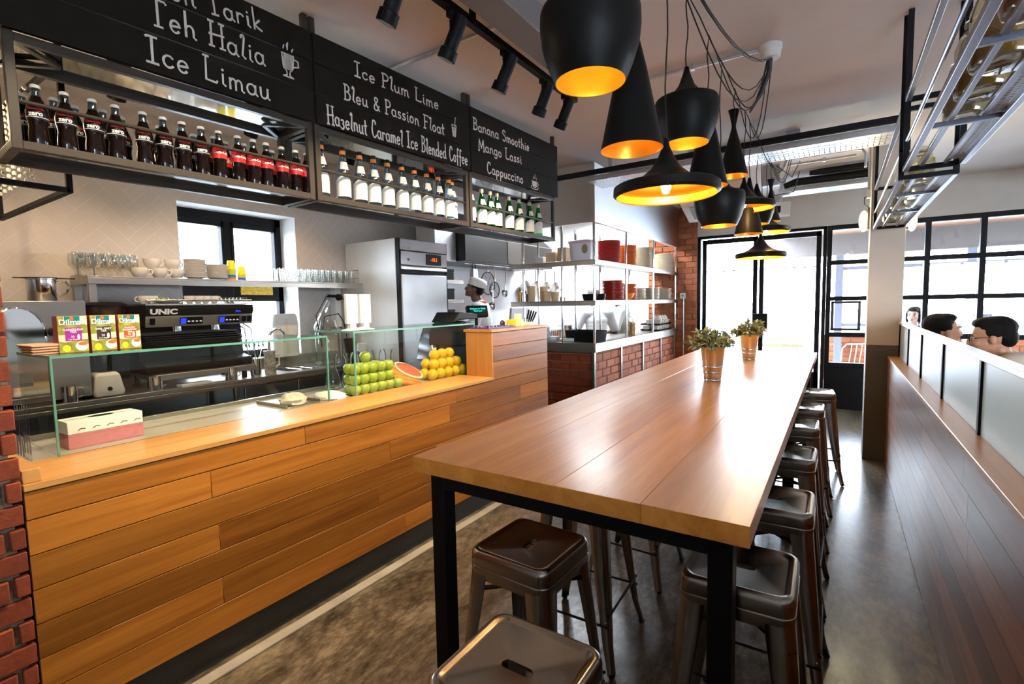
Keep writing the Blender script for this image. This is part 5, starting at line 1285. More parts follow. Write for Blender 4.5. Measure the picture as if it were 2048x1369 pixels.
drawing(2, 'cappuccino_drawing', (1069, 370), [[(-0.5, 0.35)] + arc(0, 0.1, 0.45, 0.4, 190, 350, 12) + [(0.5, 0.35), (-0.5, 0.35)], arc(0, -0.28, 0.7, 0.2, 150, 390, 16), arc(0.55, 0.1, 0.18, 0.15, -90, 90, 8), [(-0.25, 0.6), (-0.2, 0.85)], [(0.05, 0.7), (0.1, 1.1)], [(0.3, 0.55), (0.33, 0.8)]], 0.075, [(-0.35, 0.28, -0.15, 0.3)])

# ---------------- bottles
def wrap_text(txt, size, rad, z, parent, mat, ang=0.0, bold=0.0006):
    me = text_mesh(txt, size, depth=0.0003, bold=bold); me.materials.clear(); me.materials.append(mat)
    for v in me.vertices:
        a = v.co.x / rad + ang; r = rad + v.co.z; zz = v.co.y
        v.co = Vector((r*math.cos(a), r*math.sin(a), z + zz))
    o = bpy.data.objects.new('lettering', me); COL.objects.link(o); adopt(o, parent); return o
def cola(kind):
    t = thing('cola_bottle', 'c', 'bottle', (0, 0, 0))
    prof = [(0, 0), (0.026, 0.0), (0.029, 0.006), (0.0285, 0.04), (0.0255, 0.062), (0.028, 0.09), (0.0305, 0.105), (0.0300, 0.118), (0.025, 0.138), (0.016, 0.163), (0.0145, 0.168)]
    mb = MB(); mb.lathe(prof + [(0, 0.168)], 18); mb.build('body', M['cola'], t, angle=70)
    mb = MB(); mb.lathe([(0.0145, 0.168), (0.0125, 0.185), (0.0125, 0.198), (0.0105, 0.198), (0.0105, 0.186), (0.0125, 0.1685)], 14, closed=True); mb.build('neck', M['bottleclear'], t)
    mb = MB(); mb.lathe([(0, 0.196), (0.0145, 0.196), (0.0145, 0.204), (0.012, 0.208), (0, 0.2085)], 16); mb.build('cap', M['paper'], t)
    mb = MB(); mb.lathe([(0.0286, 0.086), (0.0309, 0.104), (0.0306, 0.118), (0.0270, 0.132)], 18); lb = mb.build('label', M['colablack'] if kind == 'zero' else M['colared'], t)
    if kind == 'zero':
        wrap_text('zero', 0.021, 0.0312, 0.104, lb, M['white'], ang=0.15)
        mb = MB(); mb.lathe([(0.0310, 0.0925), (0.0312, 0.0935), (0.0310, 0.0945)], 18); mb.build('white_line', M['white'], lb)
        wrap_text('Coca-Cola', 0.0105, 0.0302, 0.121, lb, M['colared'], ang=0.15)
    else:
        wrap_text('Coca-Cola', 0.0155, 0.0312, 0.110, lb, M['white'], ang=0.15)
    return t
cz, cr_ = cola('zero'), cola('red')
used = {'zero': 0, 'red': 0}
fx = [69, 127, 183, 229, 284, 325, 363, 401, 436, 474, 505, 531, 562, 590, 612]
fy = [168, 181, 196, 212, 222, 237, 246, 256, 264, 271, 279, 286, 293, 298, 304]
bx_ = [52, 111, 160, 209, 254, 267, 308, 345, 378, 417, 455, 488, 515, 546, 575, 598]
def put(kind, loc, lab, grp):
    p = cz if kind == 'zero' else cr_
    c = p if used[kind] == 0 else dup(p, (0, 0, 0)); used[kind] += 1
    c.location = loc; c.rotation_euler = (0, 0, RTH - 0.35 + random.uniform(-0.15, 0.15)); c['label'] = lab; c['group'] = grp
for i, (u, v) in enumerate(zip(fx, fy)):
    P = onrack(u, v, 0.055); k = 'zero' if i < 8 else 'red'
    put(k, (P.x, P.y, ZD+0.0005), '%s cola bottle in the front row of the left rack, %s from the left' % ('black labelled' if k == 'zero' else 'red labelled', ORD[i]), 'cola bottles in the left rack')
ly = -1
for i, u in enumerate(bx_):
    y = max(onrack(u, 215+0.2*u, 0.135).y, ly+0.066); ly = y; k = 'zero' if i < 9 else 'red'
    x = rx(y) - (0.145 if i % 2 else 0.18)
    put(k, (x, y, ZD+0.0005), '%s cola bottle in the back row of the left rack, %s from the left' % ('black labelled' if k == 'zero' else 'red labelled', ORD[i]), 'cola bottles in the left rack')
def water(glass, capm, h=0.29):
    t = thing('water_bottle', 'w', 'bottle', (0, 0, 0)); r = 0.038
    o = [(0, 0.004), (0.03, 0.0), (r, 0.008), (r, h*0.46), (r*0.93, h*0.55), (r*0.62, h*0.72), (r*0.40, h*0.85), (r*0.36, h*0.93)]
    mb = MB(); mb.lathe(o + [(0, h*0.93)], 20); mb.build('body', M[glass], t, angle=60)
    mb = MB(); mb.lathe([(0, h*0.90), (r*0.40, h*0.90), (r*0.42, h*0.925), (r*0.40, h*0.96), (r*0.40, h), (0, h)], 16); mb.build('cap', capm[0], t)
    if len(capm) > 1:
        mb = MB(); mb.lathe([(r*0.44, h*0.86), (r*0.43, h*0.93), (r*0.41, h*0.93), (r*0.42, h*0.86)], 16, closed=True); mb.build('neck_band', capm[1], t)
    def label(z0, z1, r0, r1, a0, a1, nm, mat, hump=0.0):
        mb = MB(); n = 14; lo, hi = [], []
        for i in range(n+1):
            a = a0 + (a1-a0)*i/n; f = math.sin(PI*i/n)
            lo.append(mb.bm.verts.new((r0*math.cos(a), r0*math.sin(a), z0))); zt = z1 + hump*(f-1); rr_ = r0 + (r1-r0)*((zt-z0)/(z1-z0) if z1 > z0 else 1)
            hi.append(mb.bm.verts.new((rr_*math.cos(a), rr_*math.sin(a), zt)))
        for i in range(n): mb.bm.faces.new((lo[i], lo[i+1], hi[i+1], hi[i]))
        return mb.build(nm, mat, t)
    label(0.022, h*0.455, r+0.0006, r+0.0006, -1.7, 1.5, 'label', M['paper'], 0.03)
    label(h*0.575, h*0.72, r*0.91, r*0.635, -0.75, 0.75, 'neck_label', M['paper'])
    return t
orangeband = simple('orange_foil_band', (0.75, 0.22, 0.04), 0.4)
wc0 = water('bottleclear', [M['blackmetal'], orangeband]); wg0 = water('bottlegreen', [simple('pale_gold_cap', (0.62, 0.54, 0.38), 0.35, 0.5)], 0.268)
wx = [655, 684, 718, 746, 774, 803, 828, 853, 876, 897, 917]
wy = [280, 284, 295, 306, 314, 322, 330, 337, 345, 352, 365]
n = 0
for i, (u, v) in enumerate(zip(wx, wy)):
    P = onrack(u, v, 0.06); c = wc0 if n == 0 else dup(wc0, (0, 0, 0)); n += 1
    y = P.y if i else UNITS[1][0]+0.07
    if i == 10: y = UNITS[1][1] - 0.07
    c.location = (rx(y)-0.062 - (0.03 if i == 10 else 0), y, ZD+0.0005); c.rotation_euler = (0, 0, RTH-0.35); c['label'] = 'clear water bottle with orange neck band in the middle rack, %s from the left' % ORD[i]; c['group'] = 'clear water bottles in the rack'
c = dup(wc0, (0, 0, 0)); y = UNITS[2][0]+0.075; c.location = (rx(y)-0.062, y, ZD+0.0005); c.rotation_euler = (0, 0, RTH-0.35); c['label'] = 'only clear water bottle among the green ones in the right rack'; c['group'] = 'clear water bottles in the rack'
gx = [963, 980, 994, 1018, 1038, 1059, 1076]; gy = [372, 377, 382, 388, 395, 399, 405]
ly = UNITS[2][0]+0.075
for i, (u, v) in enumerate(zip(gx, gy)):
    P = onrack(u, v, 0.06); y = max(P.y, ly+0.079); ly = y
    c = wg0 if i == 0 else dup(wg0, (0, 0, 0)); c.location = (rx(y)-0.062, y, ZD+0.0005); c.rotation_euler = (0, 0, RTH-0.35)
    c['label'] = 'green water bottle in the right rack, %s from the left' % ORD[i]; c['group'] = 'green water bottles in the rack'

# ---------------- bead chandelier at the far left, behind the rack
t = thing('bead_chandelier', 'black framed box chandelier with glass bead curtain at the upper left', 'chandelier', (-3.3, 0.25, 2.06))
x0, x1, y0, y1, z0, z1 = -3.85, -2.76, -0.30, 0.77, 2.06, 2.60
mb = MB(); w = 0.022
for x in (x0, x1):
    for y in (y0, y1): mb.box(x-w/2, x+w/2, y-w/2, y+w/2, z0, 2.998)
for z in (z0+w/2, z1):
    for x in (x0, x1): mb.box(x-w/2, x+w/2, y0, y1, z-w/2, z+w/2)
    for y in (y0, y1): mb.box(x0, x1, y-w/2, y+w/2, z-w/2, z+w/2)
wb(mb, 'frame', M['black'], t, bevel=0.002)
mb = MB(); rn = random.Random(2)
for i in range(11):
    for j in range(9):
        x, y = x1-0.08-0.085*i, y1-0.095-0.085*j
        for k in range(14):
            mb.ball((x, y, z0+0.06+0.028*k), (0.009, 0.009, 0.011), 6, 4)
bd = wb(mb, 'bead_curtain', M['crystal'], t); bd['kind'] = 'stuff'
for i in range(2):
    for j in range(2):
        mb = MB(); mb.ball((x0+0.35+0.4*i, y0+0.35+0.36*j, z0+0.36), 0.035, 12, 8); wb(mb, 'bulb', M['bulb'], t)
l = bpy.data.lights.new('chandelier_light', 'POINT'); l.energy = 16; l.color = (1, 0.80, 0.52); l.shadow_soft_size = 0.08
lo = bpy.data.objects.new('chandelier_light', l); COL.objects.link(lo); lo.location = (x1-0.22, y1-0.22, z0+0.30)
# ================================================================== ceiling lights and services
PX = -0.61
SH = {
 'fat': [(0.100, 0), (0.122, 0.05), (0.1375, 0.10), (0.1425, 0.145), (0.1415, 0.185), (0.137, 0.196), (0.10, 0.205), (0.066, 0.225), (0.036, 0.262), (0.018, 0.31), (0.009, 0.345)],
 'tall': [(0.106, 0), (0.077, 0.14), (0.048, 0.28), (0.022, 0.385), (0.010, 0.44)],
 'wide': [(0.203, 0), (0.2145, 0.010), (0.2125, 0.040), (0.203, 0.046), (0.15, 0.056), (0.10, 0.079), (0.062, 0.112), (0.034, 0.155), (0.015, 0.20), (0.008, 0.235)],
 'hour': [(0.094, 0), (0.062, 0.13), (0.034, 0.24), (0.014, 0.315), (0.014, 0.335), (0.026, 0.395), (0.036, 0.43), (0.030, 0.432), (0.012, 0.40)],
}
def smooth_prof(pr, k=3):
    out = []
    for (a, b), (c, d) in zip(pr, pr[1:]):
        for i in range(k): out.append((a+(c-a)*i/k, b+(d-b)*i/k))
    out.append(pr[-1]); return out
JB = [Vector((-0.36, 3.30, 2.93)), Vector((-0.36, 5.06, 2.93))]
pend = [('fat', 1.36, 2.179, 'large bowl shaped black pendant nearest the camera'), ('tall', 1.70, 2.073, 'tall cone black pendant right behind the nearest bowl pendant'), ('wide', 2.11, 1.985, 'wide disc black pendant with visible bulb, hanging lowest at the front'),
        ('fat', 2.43, 2.277, 'bowl shaped black pendant above the front wide disc pendant'), ('tall', 2.87, 2.163, 'tall cone black pendant half hidden behind the front disc pendant'), ('fat', 3.21, 1.992, 'low bowl shaped black pendant in the middle of the row'),
        ('hour', 3.66, 2.375, 'hourglass shaped black pendant hanging highest in the row'), ('wide', 4.12, 2.224, 'wide disc black pendant behind the middle bowl pendant'), ('tall', 4.38, 2.068, 'tall cone black pendant below the middle disc pendant'),
        ('fat', 4.80, 2.196, 'bowl shaped black pendant towards the far door'), ('wide', 5.12, 1.929, 'wide disc black pendant hanging lowest, in front of the door glass'), ('wide', 5.50, 2.20, 'wide disc black pendant farthest back, lit from below'), ('hour', 5.85, 2.352, 'hourglass black pendant at the far end of the row')]
rn = random.Random(21)
for i, (kind, y, z, lab) in enumerate(pend):
    t = thing('pendant_lamp', lab, 'pendant lamp', (PX, y, z), 0, 'black and gold pendants over the long table')
    pr = SH[kind]; H = pr[-1][1]
    mb = MB(); mb.lathe(smooth_prof(pr), 48); mb.build('shade', M['shade'], t, angle=50)
    mb = MB(); inn = [(max(0.003, r-0.0025), zz+ (0.001 if q == 0 else -0.002)) for q, (r, zz) in enumerate(pr) if zz < H*0.9 or kind != 'hour'][:(len(pr) if kind != 'hour' else 4)]
    mb.lathe([(pr[0][0], 0.0), (pr[0][0]-0.002, 0.0005)] + smooth_prof(inn)[1:] + [(0, inn[-1][1])], 40); mb.build('lining', M['gold' if kind == 'fat' else 'gold2'], t, angle=50)
    bz = {'fat': 0.12, 'tall': 0.12, 'wide': 0.052, 'hour': 0.10}[kind]
    mb = MB(); mb.lathe([(0, -0.045), (0.018, -0.04), (0.030, -0.02), (0.031, 0), (0.022, 0.025), (0.013, 0.04), (0, 0.042)], 16, c=(0, 0, bz)); b = mb.build('bulb', M['bulb'] if kind != 'wide' else M['bulbglass'], t)
    if kind == 'wide':
        mb = MB(); mb.tube([(0.012, 0, bz+0.03), (0.014, 0, bz-0.01), (0, 0, bz-0.028), (-0.014, 0, bz-0.01), (-0.012, 0, bz+0.03)], 0.0025, 6); mb.build('filament', M['bulb'], b)
    mb = MB(); mb.lathe([(0, 0.038), (0.016, 0.038), (0.016, 0.085), (0, 0.085)], 14, c=(0, 0, bz)); mb.build('socket', M['black'], t)
    # cord to its ceiling hook, then swagged to a junction box
    hx, hy, hz = 0.0, 0.0, 2.945 - z
    mb = MB(); n = 7; pts = []
    for k in range(n+1):
        f = k/n; w = 0.006*math.sin(f*PI*3 + i)
        pts.append((w, -w*0.6, H*0.97 + (hz - H*0.97)*f))
    J = JB[0] if y < 4.3 else JB[1]
    J = Vector((J.x, J.y, J.z)) - Vector((PX, y, z)) + Vector((rn.uniform(-.015, .015), rn.uniform(-.015, .015), 0))
    h = Vector((0.012, 0, hz-0.01)); sag = 0.22 + 0.16*rn.random() if abs(J.y) < 1.2 else 0.16
    for k in range(1, 10):
        f = k/10; p = h.lerp(J, f); p.z -= sag*4*f*(1-f)*(0.6+0.8*f); pts.append(tuple(p))
    pts.append(tuple(J))
    mb.tube(pts, 0.0032, 6); mb.build('cord', M['cord'], t)
    mb = MB(); mb.tube([(0.0, 0, hz+0.055), (0.0, 0, hz+0.03), (0.012, 0.004, hz+0.022), (0.010, 0.006, hz+0.004), (0, 0.004, hz-0.003), (-0.010, 0.002, hz+0.006)], 0.002, 6); mb.build('hook', M['galv'], t)
    e = {'fat': 13.0, 'tall': 10.0, 'wide': 10.0, 'hour': 7.0}[kind]
    l = bpy.data.lights.new('pendant_light', 'POINT'); l.energy = e; l.color = (1.0, 0.74, 0.36); l.shadow_soft_size = 0.028
    o = bpy.data.objects.new('pendant_light', l); COL.objects.link(o); o.location = (PX, y, z + bz - (0.0 if kind != 'wide' else 0.0)); 
for k, J in enumerate(JB):
    t = thing('junction_box', ['round white ceiling junction box gathering the pendant cords', 'square grey ceiling junction box near the cable tray'][k], 'junction box', (J.x, J.y, 2.925))
    mb = MB()
    if k == 0: mb.lathe([(0, 0), (0.045, 0.0), (0.052, 0.01), (0.055, 0.045), (0.06, 0.05), (0.06, 0.0745), (0, 0.0745)], 24)
    else: mb.box(-0.05, 0.05, -0.05, 0.05, 0.0, 0.0745)
    mb.build('box', M['white'] if k == 0 else M['plastgrey'], t, bevel=0.002)
def conduit(lab, pts, r=0.011):
    c = sum((Vector(p) for p in pts), Vector())/len(pts)
    t = thing('conduit', lab, 'conduit', c); mb = MB(); mb.tube(pts, r, 10); wb(mb, 'pipe', M['galv'], t)
    for p, q in zip(pts, pts[1:]):
        p, q = Vector(p), Vector(q); L = (q-p).length
        if L > 0.5:
            m = p.lerp(q, 0.55); d = (q-p).normalized(); mb = MB(); mb.bar(m-d*0.012, m+d*0.012, 0.034, 0.034); wb(mb, 'clip', M['galv'], t, bevel=0.003)
    return t
conduit('steel conduit crossing the ceiling behind the track spotlights', [(-3.6, 2.215, 2.985), (-1.405, 2.215, 2.985)])
conduit('steel conduit running to the round junction box', [(-1.235, 3.27, 2.985), (-0.42, 3.29, 2.985)])
conduit('steel conduit running to the square junction box by the cable tray', [(-1.25, 5.06, 2.985), (-0.41, 5.06, 2.985)])
# bundle
t = thing('cord_bundle', 'thick taped bundle of black cords hanging from the round junction box', 'cable', (-0.36, 3.3, 2.6)); mb = MB()
mb.tube([(-0.36, 3.30, 2.93), (-0.365, 3.30, 2.86), (-0.40, 3.28, 2.74), (-0.46, 3.27, 2.64)], [0.012, 0.013, 0.011, 0.006], 8); wb(mb, 'bundle', M['cord'], t)

# ---------------- track lights
def track(lab, x, y0, y1, z):
    t = thing('lighting_track', lab, 'lighting track', (x, (y0+y1)/2, z))
    mb = MB(); mb.box(x-0.018, x+0.018, y0, y1, z-0.018, z+0.018); wb(mb, 'rail', M['black'], t, bevel=0.002)
    mb = MB(); yy = y0+0.2
    while yy < y1: mb.box(x-0.012, x+0.012, yy-0.012, yy+0.012, z+0.018, 2.999); yy += 0.9
    wb(mb, 'hanger', M['black'], t)
def spot(lab, x, y, z, d, energy, on=True, size=math.radians(82), col=(1.0, 0.79, 0.50), shape_only=False):
    t = thing('track_spotlight', lab, 'spotlight', (x, y, z), 0, 'black track spotlights')
    d = Vector(d).normalized()
    mb = MB(); mb.box(-0.016, 0.016, -0.05, 0.05, -0.045, -0.0185); mb.box(-0.012, 0.012, -0.015, 0.015, -0.075, -0.045); mb.build('adapter', M['black'], t, bevel=0.003)
    piv = Vector((0, 0, -0.095)); q = Vector((0, 0, 1)).rotation_difference(-d).to_matrix().to_4x4()
    T = Matrix.Translation(piv) @ q
    mb = MB(); mb.bar((0.0, 0.036, -0.06), (0.0, 0.036, -0.10), 0.012, 0.006); mb.bar((0, -0.036, -0.06), (0, -0.036, -0.10), 0.012, 0.006); mb.bar((0, -0.039, -0.06), (0, 0.039, -0.06), 0.014, 0.006); mb.build('bracket', M['black'], t)
    mb = MB(); mb.lathe([(0, 0.07), (0.028, 0.07), (0.032, 0.06), (0.032, -0.075), (0.042, -0.08), (0.043, -0.125), (0.037, -0.127), (0.034, -0.105), (0, -0.10)], 24, M=T); mb.build('head', M['black'], t)
    mb = MB(); mb.lathe([(0, -0.112), (0.034, -0.112), (0.034, -0.109), (0, -0.109)], 20, M=T); mb.build('lens', M['spotlens'] if on else M['tinted'], t)
    if on:
        l = bpy.data.lights.new('spot_beam', 'SPOT'); l.energy = energy; l.color = col; l.spot_size = size; l.spot_blend = 0.85; l.shadow_soft_size = 0.03
        o = bpy.data.objects.new('spot_beam', l); COL.objects.link(o)
        o.location = Vector((x, y, z)) + piv + d*0.125
        o.rotation_euler = Vector((0, 0, -1)).rotation_difference(d).to_euler()
TX_, TZ_ = -1.51, 2.905
track('black lighting track running above the counter front', TX_, -0.9, 3.12, TZ_)
sl = [(0.62, 'second, above the tea boxes'), (1.08, 'third, above the near case'), (1.50, 'cut off by the top of the photo'), (1.87, 'second from the top edge'), (2.30, 'third from the top edge'), (2.71, 'fourth from the top edge'), (2.99, 'last on the track, beside the nearest pendant')]
for i, (y, w) in enumerate(sl):
    aim = (-0.47, -0.06, -0.88) if i < 5 else (-0.5, 0.12, -0.85)
    spot('black cylinder spotlight on the front track, ' + w, TX_, y, TZ_, aim, 62)
track('black lighting track near the tiled wall, behind the rack', -3.25, -0.3, 4.0, 2.905)
for i, (y, w) in enumerate(((0.55, 'above the oven'), (1.16, 'seen between rack and bottles'), (1.9, 'above the espresso machine'), (2.7, 'above the sink'))):
    spot('black spotlight on the rear track, ' + w, -3.25, y, 2.905, (-0.55, 0.0, -0.83), 26, col=(1.0, 0.70, 0.40))
# unseen track and spots added over the seating side for ambient fill
track('unseen black fill track added over the partition side', 1.9, -0.5, 4.5, 2.905)
for i, y in enumerate((0.4, 1.8, 3.3)):
    spot('added black fill spotlight on the right hand track, %s from the near end' % ORD[i], 1.9, y, 2.905, (0.25, 0, -0.97), 55)

# ---------------- cable tray and pipes
t = thing('cable_tray', 'perforated galvanised cable tray with black rail crossing the ceiling', 'cable tray', (-0.9, 4.7, 2.74))
mb = MB(); xx = -2.10
while xx < 0.34:
    mb.box(xx, xx+0.030, 4.60, 4.94, 2.742, 2.745); xx += 0.036
for yy in (4.60, 4.70, 4.77, 4.84, 4.937): mb.box(-2.10, 0.34, yy, yy+0.02, 2.7405, 2.7435)
mb.box(-2.10, 0.34, 4.597, 4.60, 2.742, 2.79); mb.box(-2.10, 0.34, 4.957, 4.96, 2.742, 2.79); wb(mb, 'tray', M['galv'], t, smooth=False)
mb = MB(); mb.box(-2.45, 0.36, 4.545, 4.585, 2.79, 2.835); wb(mb, 'rail', M['black'], t, bevel=0.002)
for x in (-1.86, -0.60):
    mb = MB(); mb.box(x-0.02, x+0.02, 4.588, 4.592, 2.742, 2.999); wb(mb, 'hanger', M['galv'], t)
t = thing('cable_tray', 'second galvanised tray under the black pipes near the door', 'cable tray', (-0.1, 6.9, 2.80))
mb = MB(); mb.box(-0.62, 0.25, 6.75, 7.05, 2.80, 2.803); mb.box(-0.62, 0.25, 6.747, 6.75, 2.80, 2.85); mb.box(-0.62, 0.25, 7.05, 7.053, 2.80, 2.85); wb(mb, 'tray', M['galv'], t, smooth=False)
mb = MB(); mb.box(-0.60, -0.56, 6.89, 6.90, 2.80, 2.999); mb.box(0.18, 0.22, 6.89, 6.90, 2.80, 2.999); wb(mb, 'hanger', M['galv'], t)
conduit('upper grey conduit with a bend beside the cable tray', [(-0.42, 5.20, 2.80), (0.08, 5.20, 2.80), (0.14, 5.20, 2.79), (0.165, 5.20, 2.75), (0.165, 5.2, 2.64)], 0.011)
conduit('lower grey conduit under the bent one', [(-0.42, 5.30, 2.775), (0.10, 5.30, 2.775)], 0.010)
for z, r, a, b, w in ((2.93, 0.035, -0.30, 0.42, 'upper'), (2.86, 0.045, -0.55, 0.42, 'lower')):
    t = thing('insulated_pipe', w + ' thick black insulated pipe below the ceiling near the door', 'pipe', (0, 6.5, z)); mb = MB()
    mb.tube([(a, 6.5 if w == 'upper' else 6.56, z-0.03 if w == 'lower' else z)] + [(a + 0.12, 6.5 if w == 'upper' else 6.56, z), (b, 6.5 if w == 'upper' else 6.56, z)], [r*0.7, r, r], 14); wb(mb, 'pipe', M['black'], t)
t = thing('driver_box', 'dark grey electrical box with loose black cables near the door', 'electrical box', (-0.62, 6.2, 2.78)); mb = MB(); mb.box(-0.11, 0.06, -0.06, 0.06, 0, 0.2195); mb.build('box', M['plastgrey'], t, bevel=0.004)
mb = MB(); mb.tube([(0.03, -0.06, 0.2), (0.18, -0.1, 0.05), (0.25, -0.1, 0.20)], 0.005, 6); mb.tube([(-0.03, -0.06, 0.03), (0.02, -0.1, -0.12), (0.2, -0.08, -0.1), (0.25, -0.1, 0.1)], 0.005, 6); mb.build('loose_cable', M['cord'], t)
t = thing('louvre_lamp', 'white square louvre fitting with a dark slot above the door', 'light fitting', (-0.62, 7.0, 2.58)); Rl = Matrix.Rotation(math.radians(-28), 4, 'X')
mb = MB(); mb.box(-0.10, 0.10, -0.02, 0.02, -0.02, 0.18, Rl); mb.build('panel', M['white'], t, bevel=0.005)
mb = MB(); mb.box(-0.05, 0.0, -0.024, -0.02, 0.02, 0.12, Rl); mb.build('slot', M['black'], t)
mb = MB(); mb.bar((0, 0.05, 0.16), (0, 0.05, 0.4195), 0.03, 0.03); mb.build('stem', M['galv'], t)
t = thing('air_conditioner', 'white air conditioner wedge below the ceiling beside the brick pier', 'air conditioner', (-1.45, 6.9, 2.62))
mb = MB(); mb.prism([(6.65, 2.80), (7.15, 2.62), (7.3, 2.66), (7.3, 2.9995), (6.65, 2.9995)], 'x', -1.75, -0.95); wb(mb, 'casing', M['white'], t, bevel=0.01)
mb = MB(); mb.prism([(6.75, 2.752), (7.05, 2.645), (7.05, 2.640), (6.75, 2.747)], 'x', -1.65, -1.05); wb(mb, 'vent', M['plastgrey'], t)
t = thing('exit_sign', 'green exit sign box above the doors, mostly hidden by pendants', 'sign', (-0.88, 8.06, 2.56)); mb = MB(); mb.box(-0.20, 0.10, -0.03, 0.03, 0, 0.15); mb.build('box', M['exitgreen'], t, bevel=0.004)
mb = MB(); mb.box(-0.08, -0.06, -0.01, 0.01, 0.15, 0.4395); mb.build('stem', M['galv'], t)

# ---------------- column sconces
for x, z, w in ((0.185, 2.17, 'left'), (0.545, 2.14, 'right')):
    t = thing('wall_sconce', 'glowing yellow wall lamp on the %s side of the column' % w, 'wall lamp', (x, 5.84, z), 0, 'wall lamps on the column'); s = 1 if w == 'left' else -1
    mb = MB(); mb.ball((0, 0, 0.10), (0.040, 0.05, 0.10), 18, 12); mb.build('globe', M['sconce'], t)
    mb = MB(); mb.box(min(0.028*s, 0.046*s), max(0.028*s, 0.046*s), -0.04, 0.04, 0.02, 0.22); mb.build('back_plate', M['bronze'], t, bevel=0.003)
    if w == 'left':
        mb = MB(); mb.tube([(0.037, 0, 0.22), (0.0, 0, 0.26), (0.0, 0, 0.32), (0.036, 0, 0.335)], 0.005, 6); mb.build('cable', M['cord'], t)
        mb = MB(); mb.box(0.018, 0.0465, -0.03, 0.03, 0.31, 0.39); mb.build('switch_box', M['galv'], t, bevel=0.003)
        mb = MB(); mb.tube([(0.03, 0, 0.39), (0.03, 0, 0.8295)], 0.010, 8); mb.build('conduit', M['galv'], t)
    l = bpy.data.lights.new('sconce_light', 'POINT'); l.energy = 9; l.color = (1, 0.85, 0.5); l.shadow_soft_size = 0.05
    o = bpy.data.objects.new('sconce_light', l); COL.objects.link(o); o.location = (x - 0.06*s, 5.80, z+0.10)
# ================================================================== kitchen and pass
KX, KY0, KY1 = -2.15, 4.88, 8.1
KXW = -3.35            # left end of the pass front
S1, S2, KC = 2.005, 1.572, 1.110
# brick base of the pass with steel trims
mb = MB(); mb.prism([(-3.30, KY0+0.055), (KX-0.055, KY0+0.055), (KX-0.055, KY1), (KX-0.50, KY1), (KX-0.50, KY0+0.50), (-3.30, KY0+0.50)], 'z', 0, 1.009); pb = struct(mb, 'pass_wall', M['mortar'], smooth=False)
bricks(KY0+0.045, KY1, 0, 1.01, KX-0.055, 'y', 1, M['brick'], bh=0.078, jm=0.012, depth=0.02, seed=13, name='bricks', parent=pb)
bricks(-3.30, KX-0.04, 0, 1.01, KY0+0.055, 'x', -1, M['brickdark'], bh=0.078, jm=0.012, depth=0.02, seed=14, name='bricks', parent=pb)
pc = thing('pass_counter', 'stainless steel pass counter on the brick base with upright trims', 'counter', (-2.6, 6.4, 1.01))
mb = MB(); mb.box(-3.32, KX-0.52, KY0, KY0+0.52, KC-0.015, KC); mb.box(KX-0.52, KX, KY0, KY1, KC-0.015, KC); mb.box(KX-0.015, KX, KY0, KY1, KC-0.10, KC-0.015); mb.box(-3.32, KX-0.015, KY0, KY0+0.015, KC-0.10, KC-0.015); wb(mb, 'top', M['steel'], pc, bevel=0.003)
for y in (KY0+0.03, 5.70, 6.50, 7.30, 8.03):
    mb = MB(); mb.box(KX-0.05, KX-0.018, y-0.022, y+0.022, 0, KC-0.10); wb(mb, 'upright_trim', M['steel_z'], pc, bevel=0.002)
# shelving over the pass
sr = thing('pass_shelving', 'two tier stainless steel shelving over the pass counter', 'shelving', (-2.6, 6.4, KC))
for z in (S1, S2):
    mb = MB(); mb.box(-3.22, KX+0.005, KY0-0.005, KY0+0.38, z-0.012, z); mb.box(KX-0.38, KX+0.005, KY0+0.38, KY1, z-0.012, z)
    mb.box(KX-0.007, KX+0.005, KY0-0.005, KY1, z-0.055, z-0.012); mb.box(-3.22, KX-0.007, KY0-0.005, KY0+0.007, z-0.055, z-0.012); wb(mb, 'shelf', M['steel'], sr, bevel=0.003)
for (x, y) in ((KX-0.02, KY0+0.02), (KX-0.02, 5.85), (KX-0.02, 6.9), (KX-0.02, 8.05), (KX-0.36, 5.85), (KX-0.36, 6.9), (KX-0.36, 8.05), (-2.55, KY0+0.02), (-3.05, KY0+0.02), (-3.05, KY0+0.36), (-2.55, KY0+0.36)):
    mb = MB(); mb.lathe([(0, KC), (0.014, KC), (0.014, 2.39), (0, 2.39)], 12, c=(x, y, 0)); wb(mb, 'post', M['chrome'], sr)
# bulkhead
mb = MB(); mb.box(KX-0.03, KX+0.01, KY0-0.02, KY1, 2.39, 2.999); mb.box(-3.35, KX-0.03, KY0-0.02, KY0+0.02, 2.39, 2.999); bh_ = struct(mb, 'kitchen_bulkhead', brushed('bulkhead_steel', (0.72, 0.72, 0.74), 0.42, 'z', 0.10, aniso=0.9, arot=0.25), smooth=False, bevel=0.003)
# kitchen side walls in steel and white, back hood
mb = MB(); mb.box(-4.30, -4.28, 4.9, 8.12, 0, 3.0); struct(mb, 'wall_left_kitchen_lining', simple('white_kitchen_panel', (0.86, 0.88, 0.92), 0.3), smooth=False)
hd = thing('extraction_hood', 'black and steel extraction hood above the cooking line', 'hood', (-3.9, 5.6, 2.05))
mb = MB(); mb.prism([(-4.27, 2.06), (-3.60, 2.06), (-3.60, 2.36), (-4.02, 2.70), (-4.27, 2.70)], 'y', 4.52, 6.6); wb(mb, 'canopy', simple('dark_hood_steel', (0.022, 0.02, 0.018), 0.3, 0.3, spec=0.3, var=0.4, vscale=2), hd, bevel=0.004)
mb = MB(); mb.box(-3.602, -3.594, 5.40, 5.72, 2.07, 2.35); wb(mb, 'side_panel', M['bronze'], hd)
mb = MB(); mb.box(-4.0, -3.72, 4.14, 4.50, 2.05, 2.999); wb(mb, 'duct', M['galv'], hd, bevel=0.004)
